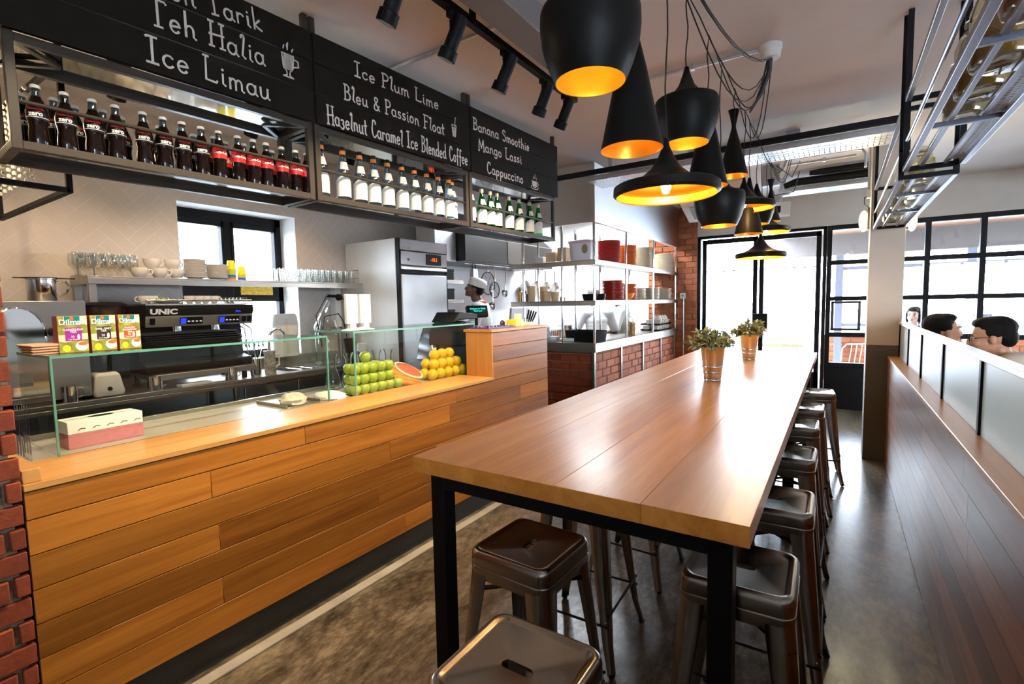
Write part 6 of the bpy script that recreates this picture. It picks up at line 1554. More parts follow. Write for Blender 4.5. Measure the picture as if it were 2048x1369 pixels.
# utensil rail + utensils
ur = thing('utensil_rail', 'steel rail below the hood with hanging kitchen tools', 'rail', (-3.62, 5.3, 2.03)); mb = MB(); mb.tube([(-3.64, 4.55, 2.035), (-3.64, 6.4, 2.035)], 0.008, 8)
for y in (4.6, 5.5, 6.35): mb.tube([(-3.64, y, 2.035), (-3.64, y, 2.062)], 0.005, 6)
wb(mb, 'rail', M['chrome'], ur)
def hang(name, lab, y, build, cat='utensil'):
    t = thing(name, lab, cat, (-3.62, y, 2.03), 0, 'kitchen tools on the hood rail'); build(t)
def strainer(R, L):
    def f(t):
        mb = MB(); mb.tube([(0, 0, 0.005), (0.006, 0, -0.02), (0, 0, -L)], 0.005, 6); mb.build('handle', M['chrome'], t)
        mb = MB(); mb.tube([(0, R*math.cos(a), -L-R+R*math.sin(a)) for a in [2*PI*i/24 for i in range(24)]], 0.007, 6, closed=True); mb.build('ring', M['blackmetal'], t)
        mb = MB(); mb.tube([(0, R*0.7, -L-R*1.7), (0, -R*0.5, -L-R*0.3)], 0.003, 5); mb.tube([(0, -R*0.7, -L-R*1.7), (0, R*0.5, -L-R*0.3)], 0.003, 5)
        mb.lathe([(R*0.99, 0), (R*0.8, -0.03), (0, -0.05)], 20, M=Matrix.Translation((0, 0, -L-R)) @ Matrix.Rotation(PI/2, 4, 'Y')); mb.build('mesh', thin_glass('wire_mesh', (0.72, 0.72, 0.74), 0.1), t)
    return f
def ladle(t):
    mb = MB(); mb.tube([(0, 0, 0.005), (0.006, 0, -0.02), (0, 0, -0.30)], 0.005, 6); mb.build('handle', M['chrome'], t)
    mb = MB(); mb.lathe([(0.05, 0), (0.045, -0.03), (0, -0.05)], 18, M=Matrix.Translation((0, 0, -0.34)) @ Matrix.Rotation(PI/2, 4, 'Y')); mb.build('bowl', M['chrome'], t)
def grater(t):
    mb = MB(); mb.loft([[(x*s, y*s, z) for x, y in ((-0.03, -0.05), (0.03, -0.05), (0.03, 0.05), (-0.03, 0.05))] for s, z in ((1.1, -0.26), (0.8, -0.06))], True, True); mb.build('body', M['galv'], t)
    mb = MB(); mb.tube([(0, -0.03, -0.06), (0, -0.03, 0.003), (0, 0.03, 0.003), (0, 0.03, -0.06)], 0.006, 6); mb.build('handle', M['blackmetal'], t)
hang('box_grater', 'dark box grater hanging above the chef', 4.70, grater, 'grater')
hang('wok_strainer', 'large round wire strainer hanging right of the grater', 4.98, strainer(0.14, 0.08))
hang('wok_strainer', 'smaller round wire strainer overlapping the large one', 5.12, strainer(0.10, 0.20))
hang('ladle', 'steel ladle hanging right of the wire strainers', 5.36, ladle, 'ladle')
hang('ladle', 'low hanging steel ladle between chef and strainers', 5.03, lambda t: (ladle(t), [setattr(c, 'location', (0.03, 0, -0.16)) for c in KIDS[t.name]]), 'ladle')
# cooking line
ck = thing('cooking_range', 'stainless steel cooking line along the kitchen wall', 'range', (-3.95, 6.0, 0)); mb = MB(); mb.box(-4.27, -3.62, 4.55, 8.05, 0.02, 0.92); mb.box(-4.27, -4.22, 4.55, 8.05, 0.92, 1.05); wb(mb, 'body', M['steel'], ck, bevel=0.004)
for i in range(4):
    mb = MB(); mb.lathe([(0, 0), (0.025, 0), (0.022, 0.03), (0, 0.03)], 14, M=Matrix.Translation((-3.62, 4.8+0.7*i, 0.84)) @ Matrix.Rotation(PI/2, 4, 'Y')); wb(mb, 'knob', M['black'], ck)
# wall shelves behind the chef with boxes
for k, z in enumerate((1.86, 1.62, 1.36)):
    t = thing('kitchen_shelf', 'narrow steel shelf behind the chef, %s from the top' % ORD[k], 'shelf', (-4.1, 4.55, z), 0, 'steel shelves behind the chef'); mb = MB(); mb.box(-4.275, -3.98, 4.12, 4.95, z-0.02, z); mb.box(-3.99, -3.98, 4.12, 4.95, z-0.045, z-0.02); wb(mb, 'shelf', M['steel'], t, bevel=0.002)
    for j, (y, w, h, m_) in enumerate(((4.24, 0.14, 0.12, 'black'), (4.45, 0.2, 0.10, 'white'), (4.72, 0.18, 0.13, 'blackmetal'))):
        b = thing('storage_tin', '%s tin on the kitchen shelf behind the chef, shelf %s from the top' % ({'black': 'black', 'white': 'white', 'blackmetal': 'dark'}[m_], ORD[k]), 'tin', (-4.1, y, z+0.0005)); mb = MB(); mb.box(-0.08, 0.08, -w/2, w/2, 0, h); mb.build('tin', M[m_], b, bevel=0.006)
        mb = MB(); mb.box(-0.083, 0.083, -w/2-0.003, w/2+0.003, h*0.82, h+0.004); mb.build('lid', M[m_], b, bevel=0.003)
# kitchen light tubes (real fluorescent battens hidden behind the bulkhead)
for i, (x, y) in enumerate(((-3.05, 5.6), (-3.05, 6.9), (-2.65, 6.3), (-3.4, 7.6))):
    t = thing('fluorescent_batten', 'white fluorescent batten on the kitchen ceiling, %s from the pass end' % ORD[i], 'light fitting', (x, y, 2.92), 0, 'kitchen ceiling battens'); mb = MB(); mb.box(-0.05, 0.05, -0.6, 0.6, 0.03, 0.0795); mb.build('body', M['white'], t, bevel=0.003)
    mb = MB(); mb.lathe([(0, -0.58), (0.016, -0.58), (0.016, 0.58), (0, 0.58)], 12, M=Matrix.Translation((0, 0, 0.012)) @ Matrix.Rotation(PI/2, 4, 'X')); mb.build('tube', M['tubelight'], t)
    area_light('batten_light', (x, y, 2.90), (0, 0, 0), 0.08, 1.2, 42, (0.86, 0.93, 1.0))

# ---------------- things on the pass
pr_, po_, pw_ = plate(0.138, 0.020, 'redplate'), plate(0.132, 0.020, 'orangeplate'), plate(0.145, 0.020, 'ceramic2')
u1, u2, u3 = [False], [False], [False]
def ypx(u, v, x): return onx(u, v, x).y
stack(pr_, u1, -2.29, ypx(1218, 520, -2.29), S1+0.0005, 17, 0.0152, 'red plate in the tall pile on the upper pass shelf', 'red plates on the upper pass shelf')
stack(po_, u2, -2.31, ypx(1247, 520, -2.31)+0.1, S1+0.0005, 17, 0.0152, 'orange plate in the tall pile on the upper pass shelf', 'orange plates on the upper pass shelf')
stack(pw_, u3, -2.30, ypx(1283, 530, -2.30), S1+0.0005, 19, 0.0145, 'cream plate in the left pile on the upper pass shelf', 'cream plates on the upper pass shelf')
stack(pw_, u3, -2.30, ypx(1325, 535, -2.30)+0.05, S1+0.0005, 17, 0.0156, 'cream plate in the right pile on the upper pass shelf', 'cream plates on the upper pass shelf')
stack(pr_, u1, -2.29, ypx(1215, 600, -2.29)+0.16, S2+0.0005, 14, 0.0165, 'red plate in the pile on the lower pass shelf', 'red plates on the lower pass shelf')
stack(po_, u2, -2.31, ypx(1240, 600, -2.31)+0.25, S2+0.0005, 12, 0.0170, 'orange plate in the pile on the lower pass shelf', 'orange plates on the lower pass shelf')
for i, (u, n, w) in enumerate(((1262, 9, 'first'), (1292, 10, 'second'), (1318, 10, 'third'), (1341, 10, 'fourth'))):
    stack(pw_, u3, -2.31, ypx(u, 598, -2.31)+0.15, S2+0.0005, n, 0.0168, 'cream plate on the lower pass shelf, %s cream pile' % w, 'cream plates on the lower pass shelf')
t = thing('orange_bowl', 'single orange bowl beside the orange plates on the lower pass shelf', 'bowl', (-2.24, ypx(1252, 598, -2.24), S2+0.0005)); mb = MB(); mb.lathe([(0, 0), (0.05, 0), (0.09, 0.04), (0.105, 0.085), (0.102, 0.085), (0.086, 0.045), (0, 0.008)], 24); mb.build('bowl', M['orangeplate'], t)
# front run, upper shelf: tub, boxes
def xpx(u, v, y): return ony(u, v, y).x
t = thing('plastic_tub', 'clear tub with pink lid on the corner of the upper pass shelf', 'tub', (xpx(1166, 515, 5.03), 5.03, S1+0.0005))
mb = MB(); mb.loft([rr(0.13*s, 0.10*s, 0.03, z) for s, z in ((0.9, 0), (1.0, 0.19))], True, True); mb.build('tub', simple('milky_plastic', (0.82, 0.83, 0.88), 0.35, trans=0.2), t)
mb = MB(); mb.loft([rr(0.135*s, 0.105*s, 0.03, z) for s, z in ((1.0, 0.19), (1.02, 0.195), (1.02, 0.215), (0.95, 0.222))], True, True); mb.build('lid', simple('pink_lid', (0.70, 0.50, 0.66), 0.4), t)
mb = MB(); mb.ball((0.07, -0.105, 0.12), (0.035, 0.006, 0.05), 14, 10); mb.build('scoop_print', simple('brown_print', (0.30, 0.20, 0.12), 0.5), t)
card = simple('buff_card', (0.68, 0.50, 0.31), 0.8)
for i, (u, w, h, lab) in enumerate(((1085, 0.10, 0.075, 'short white carton'), (1105, 0.12, 0.125, 'middle buff carton'), (1125, 0.11, 0.17, 'tall buff carton'))):
    t = thing('carton', lab + ' at the front of the upper pass shelf', 'carton', (xpx(u, 525, 5.06), 5.06+0.03*i, S1+0.0005)); mb = MB(); mb.box(-w/2, w/2, -0.08, 0.08, 0, h); mb.build('carton', M['paper'] if i == 0 else card, t, bevel=0.002)
# lower shelf front: pots, bottles, bowls
tub0 = None; nm = 0
for i, (u, h, lv) in enumerate(((1063, 0.13, 0), (1079, 0.12, 0), (1094, 0.115, 0), (1110, 0.105, 0), (1066, 0.05, 1), (1085, 0.05, 1))):
    t = thing('takeaway_tub', 'round buff paper tub on the lower pass shelf, %s' % (('%s from the bottles' % ORD[i]) if lv == 0 else ('upturned on the %s tub' % ORD[i-4])), 'tub', (xpx(u, 595, 4.99), 4.99 + (0.10 if i in (1,) else 0), S2+0.0005 + (0.131 if lv and i == 4 else 0.1215 if lv else 0)), 0, 'paper tubs on the pass')
    if lv: t.location.x = xpx((1063, 1079)[i-4], 595, 4.99); t.location.y = 4.99 + (0.10 if i == 5 else 0)
    mb = MB(); mb.lathe([(0, 0), (0.040, 0), (0.047, h*0.93), (0.049, h*0.93), (0.049, h), (0, h)], 22); mb.build('tub', card, t)
for u, m_, h, lab in ((1040, simple('amber_sauce', (0.55, 0.26, 0.02), 0.15, coat=0.4), 0.14, 'amber sauce bottle at the left end of the lower pass shelf'), (1051, M['tinted'], 0.10, 'dark sauce bottle beside the amber one')):
    t = thing('sauce_bottle', lab, 'bottle', (xpx(u, 597, 4.96), 4.96, S2+0.0005)); mb = MB(); mb.lathe([(0, 0), (0.027, 0), (0.028, h*0.85), (0.018, h*0.95), (0, h)], 18); mb.build('bottle', m_, t)
    mb = MB(); mb.lathe([(0, h), (0.014, h), (0.010, h+0.03), (0, h+0.03)], 12); mb.build('cap', M['plastgrey'], t)
t = thing('glass_oil_mill', 'small glass mill with steel cross handle right of the paper tubs', 'mill', (xpx(1125, 595, 4.96), 4.96, S2+0.0005)); mb = MB(); mb.lathe([(0, 0), (0.028, 0), (0.032, 0.03), (0.02, 0.05), (0.012, 0.06), (0, 0.06)], 16); mb.build('base', M['ceramic2'], t)
mb = MB(); mb.tube([(0, 0, 0.06), (0, 0, 0.16)], 0.005, 8); mb.tube([(-0.03, 0, 0.125), (0.03, 0, 0.125)], 0.005, 8); mb.build('handle', M['chrome'], t)
for i, (u, y, w) in enumerate(((1180, 5.02, 'at the corner'), (1205, 5.16, 'behind the corner post'))):
    t = thing('black_basket', 'oval black basket on the lower pass shelf %s' % w, 'basket', (xpx(u, 600, y)-(0 if i == 0 else 0.05), y, S2+0.0005), 0.3, 'black baskets on the pass'); mb = MB(); mb.loft([rr(0.085*s, 0.07*s, 0.045*s, z) for s, z in ((0.8, 0), (1.0, 0.07), (0.95, 0.07), (0.76, 0.008))], True, True); mb.build('basket', M['black'], t)
# pass counter
t = thing('tray_stack', 'deep black plastic crate on the corner of the pass counter', 'crate', (xpx(1172, 680, 5.10)-0.02, 5.14, KC+0.0005), -0.25)
mb = MB(); mb.loft([rr(0.21*s, 0.13*s, 0.02, z) for s, z in ((0.92, 0), (1.0, 0.125), (0.97, 0.125), (0.89, 0.008))], True, True); mb.build('crate', M['black'], t)
t = thing('cutlery_can', 'ribbed steel can of cutlery on the pass counter', 'can', (-2.28, ypx(1263, 667, -2.28), KC+0.0005)); mb = MB(); pr2 = [(0, 0), (0.055, 0)]
for q in range(9): pr2 += [(0.058, 0.01+q*0.018), (0.054, 0.019+q*0.018)]
mb.lathe(pr2 + [(0.056, 0.175), (0.05, 0.175), (0.05, 0.005), (0, 0.005)], 24); mb.build('can', simple('gold_steel', (0.62, 0.50, 0.30), 0.3, 0.9), t)
for k in range(6):
    a = k*1.1; mb = MB(); mb.bar((0.02*math.cos(a), 0.02*math.sin(a), 0.01), (0.04*math.cos(a), 0.04*math.sin(a), 0.22), 0.014, 0.003); mb.build('spoon', M['chrome'], t)
for k in range(2):
    t = thing('bowl_tray', 'black tray carrying white bowls at the brick end of the pass, %s' % ('lower' if k == 0 else 'upper'), 'tray', (-2.34, 7.62, KC+0.0005+0.085*k), 0, 'black trays at the end of the pass'); mb = MB(); mb.loft([rr(0.15*s, 0.34*s, 0.03, z) for s, z in ((0.95, 0), (1.0, 0.02), (0.98, 0.02), (0.94, 0.004))], True, True); mb.build('tray', M['black'], t)
    for j in range(5):
        for i in range(2):
            if k == 1 and j == 0: continue
            b = thing('white_bowl', 'square white bowl on the %s black tray, %s from the near end, %s row' % (('lower', 'upper')[k], ORD[j], ('front', 'back')[i]), 'bowl', (-2.275-0.125*i, 7.36+0.128*j, KC+0.0005+0.085*k+0.0045), 0, 'white bowls on the pass trays'); mb = MB(); mb.loft([rr(0.055*s, 0.055*s, 0.02*s, z) for s, z in ((0.75, 0), (1.0, 0.065), (0.95, 0.065), (0.7, 0.006))], True, True); mb.build('bowl', M['ceramic'], b)
for q in range(3):
    b = thing('white_bowl', 'upturned white bowl on top of the upper tray load, %s from the near end' % ORD[q], 'bowl', (-2.30, 7.55+0.15*q, KC+0.0005+0.155), 0, 'white bowls on the pass trays'); mb = MB(); mb.lathe([(0, 0.065), (0.035, 0.065), (0.06, 0.03), (0.065, 0.0), (0.06, 0.0), (0.055, 0.028), (0, 0.058)], 22); mb.build('bowl', M['ceramic'], b)
t = thing('squeeze_bottle', 'clear squeeze bottle at the left end of the pass counter', 'bottle', (xpx(1103, 665, 4.98)-0.05, 5.0, KC+0.0005)); mb = MB(); mb.lathe([(0, 0), (0.03, 0), (0.03, 0.10), (0.012, 0.125), (0.004, 0.175), (0, 0.175)], 16); mb.build('bottle', simple('clear_plastic', (0.75, 0.85, 0.9), 0.2, trans=0.6), t)
t = thing('plastic_tub', 'clear box of brown sauce at the left end of the pass counter', 'tub', (xpx(1106, 680, 4.98), 4.98, KC+0.0005)); mb = MB(); mb.loft([rr(0.07*s, 0.05*s, 0.012, z) for s, z in ((0.93, 0), (1.0, 0.06))], True, True); mb.build('tub', simple('clear_plastic_box', (0.75, 0.84, 0.86), 0.2, trans=0.5), t)
mb = MB(); mb.box(-0.05, 0.05, -0.035, 0.035, 0.002, 0.02); mb.build('sauce', simple('brown_sauce', (0.45, 0.25, 0.08), 0.4), t)
for i, (u, w) in enumerate(((1122, 'left'), (1138, 'right'))):
    t = thing('cling_film_pack', 'pale blue packet lying on the pass counter, %s of two' % w, 'packet', (xpx(u, 676, 5.05), 5.06, KC+0.0005), 0.3*i); mb = MB(); mb.box(-0.06, 0.06, -0.05, 0.05, 0, 0.028+0.012*i); mb.build('packet', simple('pale_blue_wrap', (0.72, 0.82, 0.86), 0.5), t, bevel=0.008)
# grey range backboard seen through the pass
t = thing('grey_splash_panel', 'dark grey sloping panel of the griddle behind the pass', 'panel', (-3.4, 5.9, 0.92)); mb = MB(); mb.prism([(5.35, 1.10), (6.05, 1.10), (5.85, 1.50), (5.42, 1.50)], 'x', -3.60, -3.56); wb(mb, 'panel', M['plastgrey'], t, bevel=0.01)
mb = MB(); mb.box(-3.62, -3.54, 5.3, 6.1, 0.921, 1.11); wb(mb, 'base', M['steel'], t)
for i in range(4):
    t = thing('stock_pot', 'steel stock pot on the cooking line, %s from the chef' % ORD[i], 'pot', (-3.95, 6.45+0.42*i, 0.9205), 0, 'stock pots on the cooking line'); h = 0.18+0.06*(i % 2); mb = MB(); mb.lathe([(0, 0), (0.14, 0), (0.15, 0.01), (0.15, h), (0.145, h), (0.14, 0.012), (0, 0.01)], 26); mb.build('pot', M['chrome'], t)
    mb = MB(); mb.tube([(0, 0.15, h-0.03), (0, 0.185, h-0.03), (0, 0.185, h-0.06), (0, 0.15, h-0.06)], 0.006, 6); mb.build('handle', M['chrome'], t)
# pans hanging over the line
for i in range(4):
    t = thing('hanging_pan', 'steel pan hanging above the cooking line, %s from the hood' % ORD[i], 'pan', (-4.2, 6.75+0.33*i, 1.95), 0, 'hanging pans in the kitchen'); mb = MB(); mb.lathe([(0, 0), (0.11, 0), (0.13, 0.04), (0.126, 0.04), (0.108, 0.005), (0, 0.005)], 24, M=Matrix.Translation((0, 0, -0.16)) @ Matrix.Rotation(PI/2, 4, 'Y')); mb.build('pan', M['steel'], t)
    mb = MB(); mb.bar((0.02, 0, -0.03), (0.02, 0, 0.16), 0.02, 0.006); mb.build('handle', M['blackmetal'], t)
t = thing('pan_rail', 'steel wall rail carrying the hanging pans', 'rail', (-4.24, 7.2, 2.1)); mb = MB(); mb.tube([(-4.18, 6.6, 2.105), (-4.18, 7.95, 2.105)], 0.007, 8)
for y in (6.65, 7.9): mb.tube([(-4.18, y, 2.105), (-4.285, y, 2.105)], 0.006, 6)
wb(mb, 'rail', M['chrome'], t)

# brick pier socket with conduit
sk = ony(1366, 592, 8.09)
t = thing('wall_socket', 'white wall socket with steel conduit on the far brick pier', 'socket', (sk.x, 8.098, sk.z-0.045)); mb = MB(); mb.box(-0.045, 0.045, -0.03, 0, 0, 0.09); mb.build('plate', M['white'], t, bevel=0.004)
mb = MB(); mb.ball((0, -0.031, 0.045), (0.012, 0.004, 0.012), 10, 6); mb.build('socket_hole', M['black'], t)
mb = MB(); mb.tube([(0.012, -0.015, 0), (0.012, -0.015, -sk.z+0.05)], 0.012, 10); mb.build('conduit', M['galv'], t)
# ================================================================== communal table
TX0, TX1, TY0, TY1, TTOP = -1.29, -0.163, 1.279, 5.86, 1.0
tb = thing('communal_table', 'long teak plank bar table on black steel legs', 'table', ((TX0+TX1)/2, (TY0+TY1)/2, 0))
mb = MB(); seams = [TX0, onz(947, 944, 0.99).x, onz(1097, 985, 0.99).x, onz(1278, 1018, 0.99).x, TX1]
for a, b in zip(seams, seams[1:]): mb.box(a+0.0003, b-0.0003, TY0, TY1, TTOP-0.056, TTOP)
wb(mb, 'tabletop', M['wood_table'], tb, bevel=0.0012)
lw = 0.062; ix = 0.045
mb = MB(); zt = TTOP-0.057
for y in (TY0+ix, TY1-ix-lw, (TY0+TY1)/2-lw/2): mb.box(TX0+ix+lw, TX1-ix-lw, y, y+lw, zt-0.062, zt)
for x in (TX0+ix, TX1-ix-lw): mb.box(x, x+lw, TY0+ix+lw, TY1-ix-lw, zt-0.062, zt)
wb(mb, 'apron_frame', M['black'], tb, bevel=0.002)
for y in (TY0+ix, (TY0+TY1)/2-lw/2, TY1-ix-lw):
    for x in (TX0+ix, TX1-ix-lw):
        mb = MB(); mb.box(x, x+lw, y, y+lw, 0, zt); wb(mb, 'leg', M['black'], tb, bevel=0.002)

# ---------------- stools
def rsq(h, r, z, n=8):
    return rr(h, h, r, z, n)
def stadium(L, w, z, cnt):
    out = []
    for k in range(cnt):
        a = PI/4*0 + 2*PI*k/cnt
        c, s = math.cos(a), math.sin(a)
        # point on a stadium in direction a
        hx, hy = L/2 - w/2, w/2
        if abs(s) < 1e-9: p = (math.copysign(L/2, c), 0)
        else:
            t = hy/abs(s)
            if abs(c*t) <= hx: p = (c*t, s*t)
            else:
                cx = math.copysign(hx, c); b = c*cx; dd = b*b - cx*cx + hy*hy; t = b + math.sqrt(max(0, dd)); p = (c*t, s*t)
        out.append((p[0], p[1], z))
    return out
def make_stool():
    t = thing('bar_stool', 'stool', 'bar stool', (0, 0, 0))
    H = 0.75; cnt = 36
    def sq(h, r, z):
        return rr(h, h, r, z, 8)
    def dirsort(L):   # start near direction 0
        k = min(range(len(L)), key=lambda i: abs(math.atan2(L[i][1], L[i][0])))
        return L[k:] + L[:k]
    mb = MB()
    loops = [dirsort(sq(h, r, H+z)) for h, r, z in ((0.149, 0.036, -0.055), (0.1505, 0.036, -0.050), (0.1515, 0.038, -0.022), (0.150, 0.038, -0.012), (0.145, 0.036, -0.003), (0.138, 0.034, 0.0), (0.132, 0.032, -0.002), (0.127, 0.030, -0.006), (0.120, 0.028, -0.0075))]
    n = len(loops[0])
    loops += [stadium(0.088, 0.034, H-0.0072, n), stadium(0.080, 0.026, H-0.0085, n), stadium(0.078, 0.024, H-0.016, n)]
    mb.loft(loops); s = mb.build('seat', M['stool'], t, angle=60)
    mb = MB(); L0 = sq(0.149, 0.036, H-0.060); mb.loft([sq(0.1495, 0.036, H-0.053), sq(0.1515, 0.037, H-0.056), sq(0.1515, 0.037, H-0.060), sq(0.146, 0.034, H-0.095), sq(0.142, 0.032, H-0.096)]); mb.build('skirt', M['stool'], t, angle=60, solid=0.002)
    for sx, sy in ((1, 1), (-1, 1), (-1, -1), (1, -1)):
        mb = MB(); loops = []
        for f, a in ((0.0, 0.072), (0.12, 0.068), (0.5, 0.05), (0.85, 0.032), (0.97, 0.027), (1.0, 0.028)):
            z = (H-0.06)*(1-f) + 0.012*f; c = 0.148 + (0.205-0.148)*f + 0.012*max(0, f-0.85)/0.15; r = min(0.03, a*0.55)
            outer = [(c-a, c)] + [(c-r+r*math.cos(PI/2-PI/2*i/5), c-r+r*math.sin(PI/2-PI/2*i/5)) for i in range(6)] + [(c, c-a)]
            inner = [(x-0.004 if False else x*(1-0.0) - 0.0028*(1 if True else 0), y-0.0028) for x, y in outer]
            loop = outer + list(reversed(inner))
            loops.append([(sx*x, sy*y, z) for x, y in loop])
        mb.loft(loops, True, True); lg = mb.build('leg', M['stool'], t, angle=50)
        mb = MB(); c = 0.204; mb.ball((sx*c, sy*c, 0.012), (0.015, 0.015, 0.012), 10, 6); mb.build('foot_cap', M['black'], lg)
        mb = MB(); f = 0.72; cc_ = 0.148+0.057*f-0.004; mb.ball((sx*(cc_-0.012), sy*(cc_+0.004), 0.22), 0.006, 8, 6); mb.build('rivet', M['chrome'], lg)
    for z, q in ((0.20, 0.188), (0.245, 0.184)):
        pts = [(q, q), (-q, q), (-q, -q), (q, -q)]
        for k in range(4):
            if (k % 2 == 0) == (z < 0.22):
                a, b = pts[k], pts[(k+1) % 4]; mb = MB(); mb.tube([(a[0], a[1], z), (b[0], b[1], z)], 0.0055, 8); mb.build('rung', M['blackmetal'], t)
    mb = MB(); mb.bar((0.146, 0.146, 0.60), (-0.146, -0.146, 0.60), 0.022, 0.004); mb.bar((-0.146, 0.146, 0.605), (0.146, -0.146, 0.605), 0.022, 0.004); mb.build('cross_brace', M['blackmetal'], t)
    return t
st0 = make_stool()
grp = 'gunmetal bar stools around the long table'
SP = [(-0.575, 0.868, 0.0, 'gunmetal bar stool standing clear of the table end, cut by the bottom edge'), (-0.845, 1.372, -0.05, 'gunmetal bar stool half under the near left corner of the table'), (-0.225, 1.585, 0.02, 'gunmetal bar stool behind the near right table leg'),
      (-0.205, 2.21, 0.01, 'gunmetal bar stool on the aisle side, second from the near end'), (-0.22, 2.93, -0.02, 'gunmetal bar stool on the aisle side, third from the near end'), (-0.225, 3.64, 0.02, 'gunmetal bar stool on the aisle side, fourth from the near end'),
      (-0.21, 4.25, 0.0, 'gunmetal bar stool on the aisle side, fifth from the near end'), (-0.15, 4.98, 0.08, 'gunmetal bar stool pulled out into the aisle, farthest from the camera')]
for k, y in enumerate((2.02, 2.72, 3.45, 4.15, 4.9)):
    SP.append((-0.95, y, 0.03*(-1)**k, 'gunmetal bar stool tucked under the table on the counter side, %s from the near end' % ORD[k+1]))
for i, (x, y, rz, lab) in enumerate(SP):
    c = st0 if i == 0 else dup(st0, (x, y, 0)); c.location = (x, y, 0.0); c.rotation_euler = (0, 0, rz + (PI/2 if i == 1 else 0)); c['label'] = lab; c['group'] = grp

# ---------------- planters
def planter(x, y, lab, seed, rz):
    t = thing('potted_plant', lab, 'potted plant', (x, y, TTOP+0.0005), rz, 'zinc bucket plants on the long table')
    mb = MB(); o = [(0, 0.004), (0.052, 0.0), (0.057, 0.004), (0.057, 0.010), (0.0545, 0.014), (0.0575, 0.02), (0.0585, 0.05), (0.0605, 0.052), (0.0635, 0.056), (0.0635, 0.062), (0.0605, 0.066), (0.0635, 0.088), (0.0645, 0.091), (0.0685, 0.095), (0.0685, 0.101), (0.0655, 0.105), (0.078, 0.225), (0.081, 0.229), (0.081, 0.235), (0.077, 0.235), (0.060, 0.10), (0.05, 0.01), (0, 0.01)]
    mb.lathe(o, 40); mb.build('bucket', M['zinc'], t, angle=40)
    mb = MB(); mb.lathe([(0, 0.212), (0.075, 0.21)], 24); mb.build('soil', M['soil'], t)
    rn = random.Random(seed); mb1, mb2, ms = MB(), MB(), MB()
    for s in range(56):
        a = rn.uniform(0, 2*PI); tilt = rn.uniform(0.15, 1.25); L = rn.uniform(0.09, 0.165)*(1.0 if tilt < 0.9 else 0.95)
        base = Vector((0.04*math.cos(a), 0.04*math.sin(a), 0.20)); d = Vector((math.sin(tilt)*math.cos(a), math.sin(tilt)*math.sin(a), math.cos(tilt)))
        tip = base + d*L; mid = base.lerp(tip, 0.5) + Vector((0, 0, 0.012)); ms.tube([base, mid, tip], 0.0022, 5)
        nl = rn.randint(10, 15)
        for q in range(nl):
            f = 0.30 + 0.70*q/nl; p = base.lerp(tip, f) + Vector((0, 0, 0.012*math.sin(f*PI)))
            b = rn.uniform(0, 2*PI); u = d.orthogonal().normalized(); v = d.cross(u)
            ld = (d*rn.uniform(0.25, 0.8) + (u*math.cos(b) + v*math.sin(b))*1.0).normalized(); ll = rn.uniform(0.032, 0.055); w = ll*rn.uniform(0.2, 0.27)
            sd = ld.cross(Vector((rn.uniform(-.4, .4), rn.uniform(-.4, .4), 1))).normalized()*w; nn = sd.cross(ld).normalized()*w*0.35
            tgt = mb2 if rn.random() < 0.42 else mb1
            P = [p, p+ld*ll*0.3+sd*0.85+nn, p+ld*ll*0.65+sd*0.8+nn, p+ld*ll, p+ld*ll*0.65-sd*0.8+nn, p+ld*ll*0.3-sd*0.85+nn, p+ld*ll*0.5]
            vs = [tgt.bm.verts.new(z) for z in P]
            for f_ in ((0, 1, 6), (1, 2, 6), (2, 3, 6), (3, 4, 6), (4, 5, 6), (5, 0, 6)): tgt.bm.faces.new([vs[i] for i in f_])
    ms.build('stem', M['stem'], t); 
    o = mb1.build('foliage', M['leaf'], t); o['kind'] = 'stuff'
    o = mb2.build('pale_foliage', M['leaf2'], t); o['kind'] = 'stuff'
planter(-0.705, 3.56, 'nearer plant with pale green leaves in a zinc bucket on the table', 3, 0.4)
planter(-0.668, 4.95, 'farther plant with pale green leaves in a zinc bucket on the table', 8, 1.9)

# ================================================================== partition
QX = 0.40
pt = thing('booth_partition', 'low wood plank partition topped by frosted glass panels', 'partition', (0.5, 2.8, 0))
mb = MB(); z = 0.0; rn = random.Random(31); rws = [0.004, 0.125, 0.246, 0.367, 0.488, 0.609, 0.730, 0.851, 0.972]
for r in range(8):
    ys = [-1.6]; y = -1.6 + rn.uniform(0.4, 1.2)
    while y < 5.4: ys.append(y); y += rn.uniform(0.9, 1.6)
    ys.append(5.695)
    for a, b in zip(ys, ys[1:]): mb.box(QX, QX+0.018, a+0.001, b-0.001, rws[r]+0.0008, rws[r+1]-0.0008)
wb(mb, 'plank_cladding', M['wood_part'], pt)
mb = MB(); mb.box(QX+0.019, QX+0.20, -1.6, 5.695, 0.0, 0.97); wb(mb, 'core', M['blackmetal'], pt, smooth=False)
mb = MB(); mb.box(QX-0.004, QX+0.22, -1.6, 5.697, 0.974, 1.0); wb(mb, 'sill', M['wood_sill'], pt, bevel=0.003)
gx0 = QX + 0.085
ms_ = [5.66, 5.06, 4.44, 3.66, 2.70, 1.72, 0.74, -0.24, -1.22]
pix = [(1809, 731), (1836, 756), (1876, 797), (1948.6, 869)]
for i, p in enumerate(pix): ms_[i+1] = onz(p[0], p[1], 1.0).y
mb = MB()
for y in ms_: mb.box(gx0-0.014, gx0+0.014, y-0.016, y+0.016, 1.0, 1.30)
wb(mb, 'mullion', M['black'], pt, bevel=0.002)
for a, b in zip(ms_, ms_[1:]):
    mb = MB(); mb.box(gx0-0.005, gx0+0.005, b+0.016, a-0.016, 1.001, 1.298); wb(mb, 'frosted_pane', M['frost'], pt, smooth=False)
mb = MB(); mb.box(gx0-0.022, gx0+0.03, -1.6, 5.695, 1.298, 1.318); wb(mb, 'top_rail', M['galv'], pt, bevel=0.003)

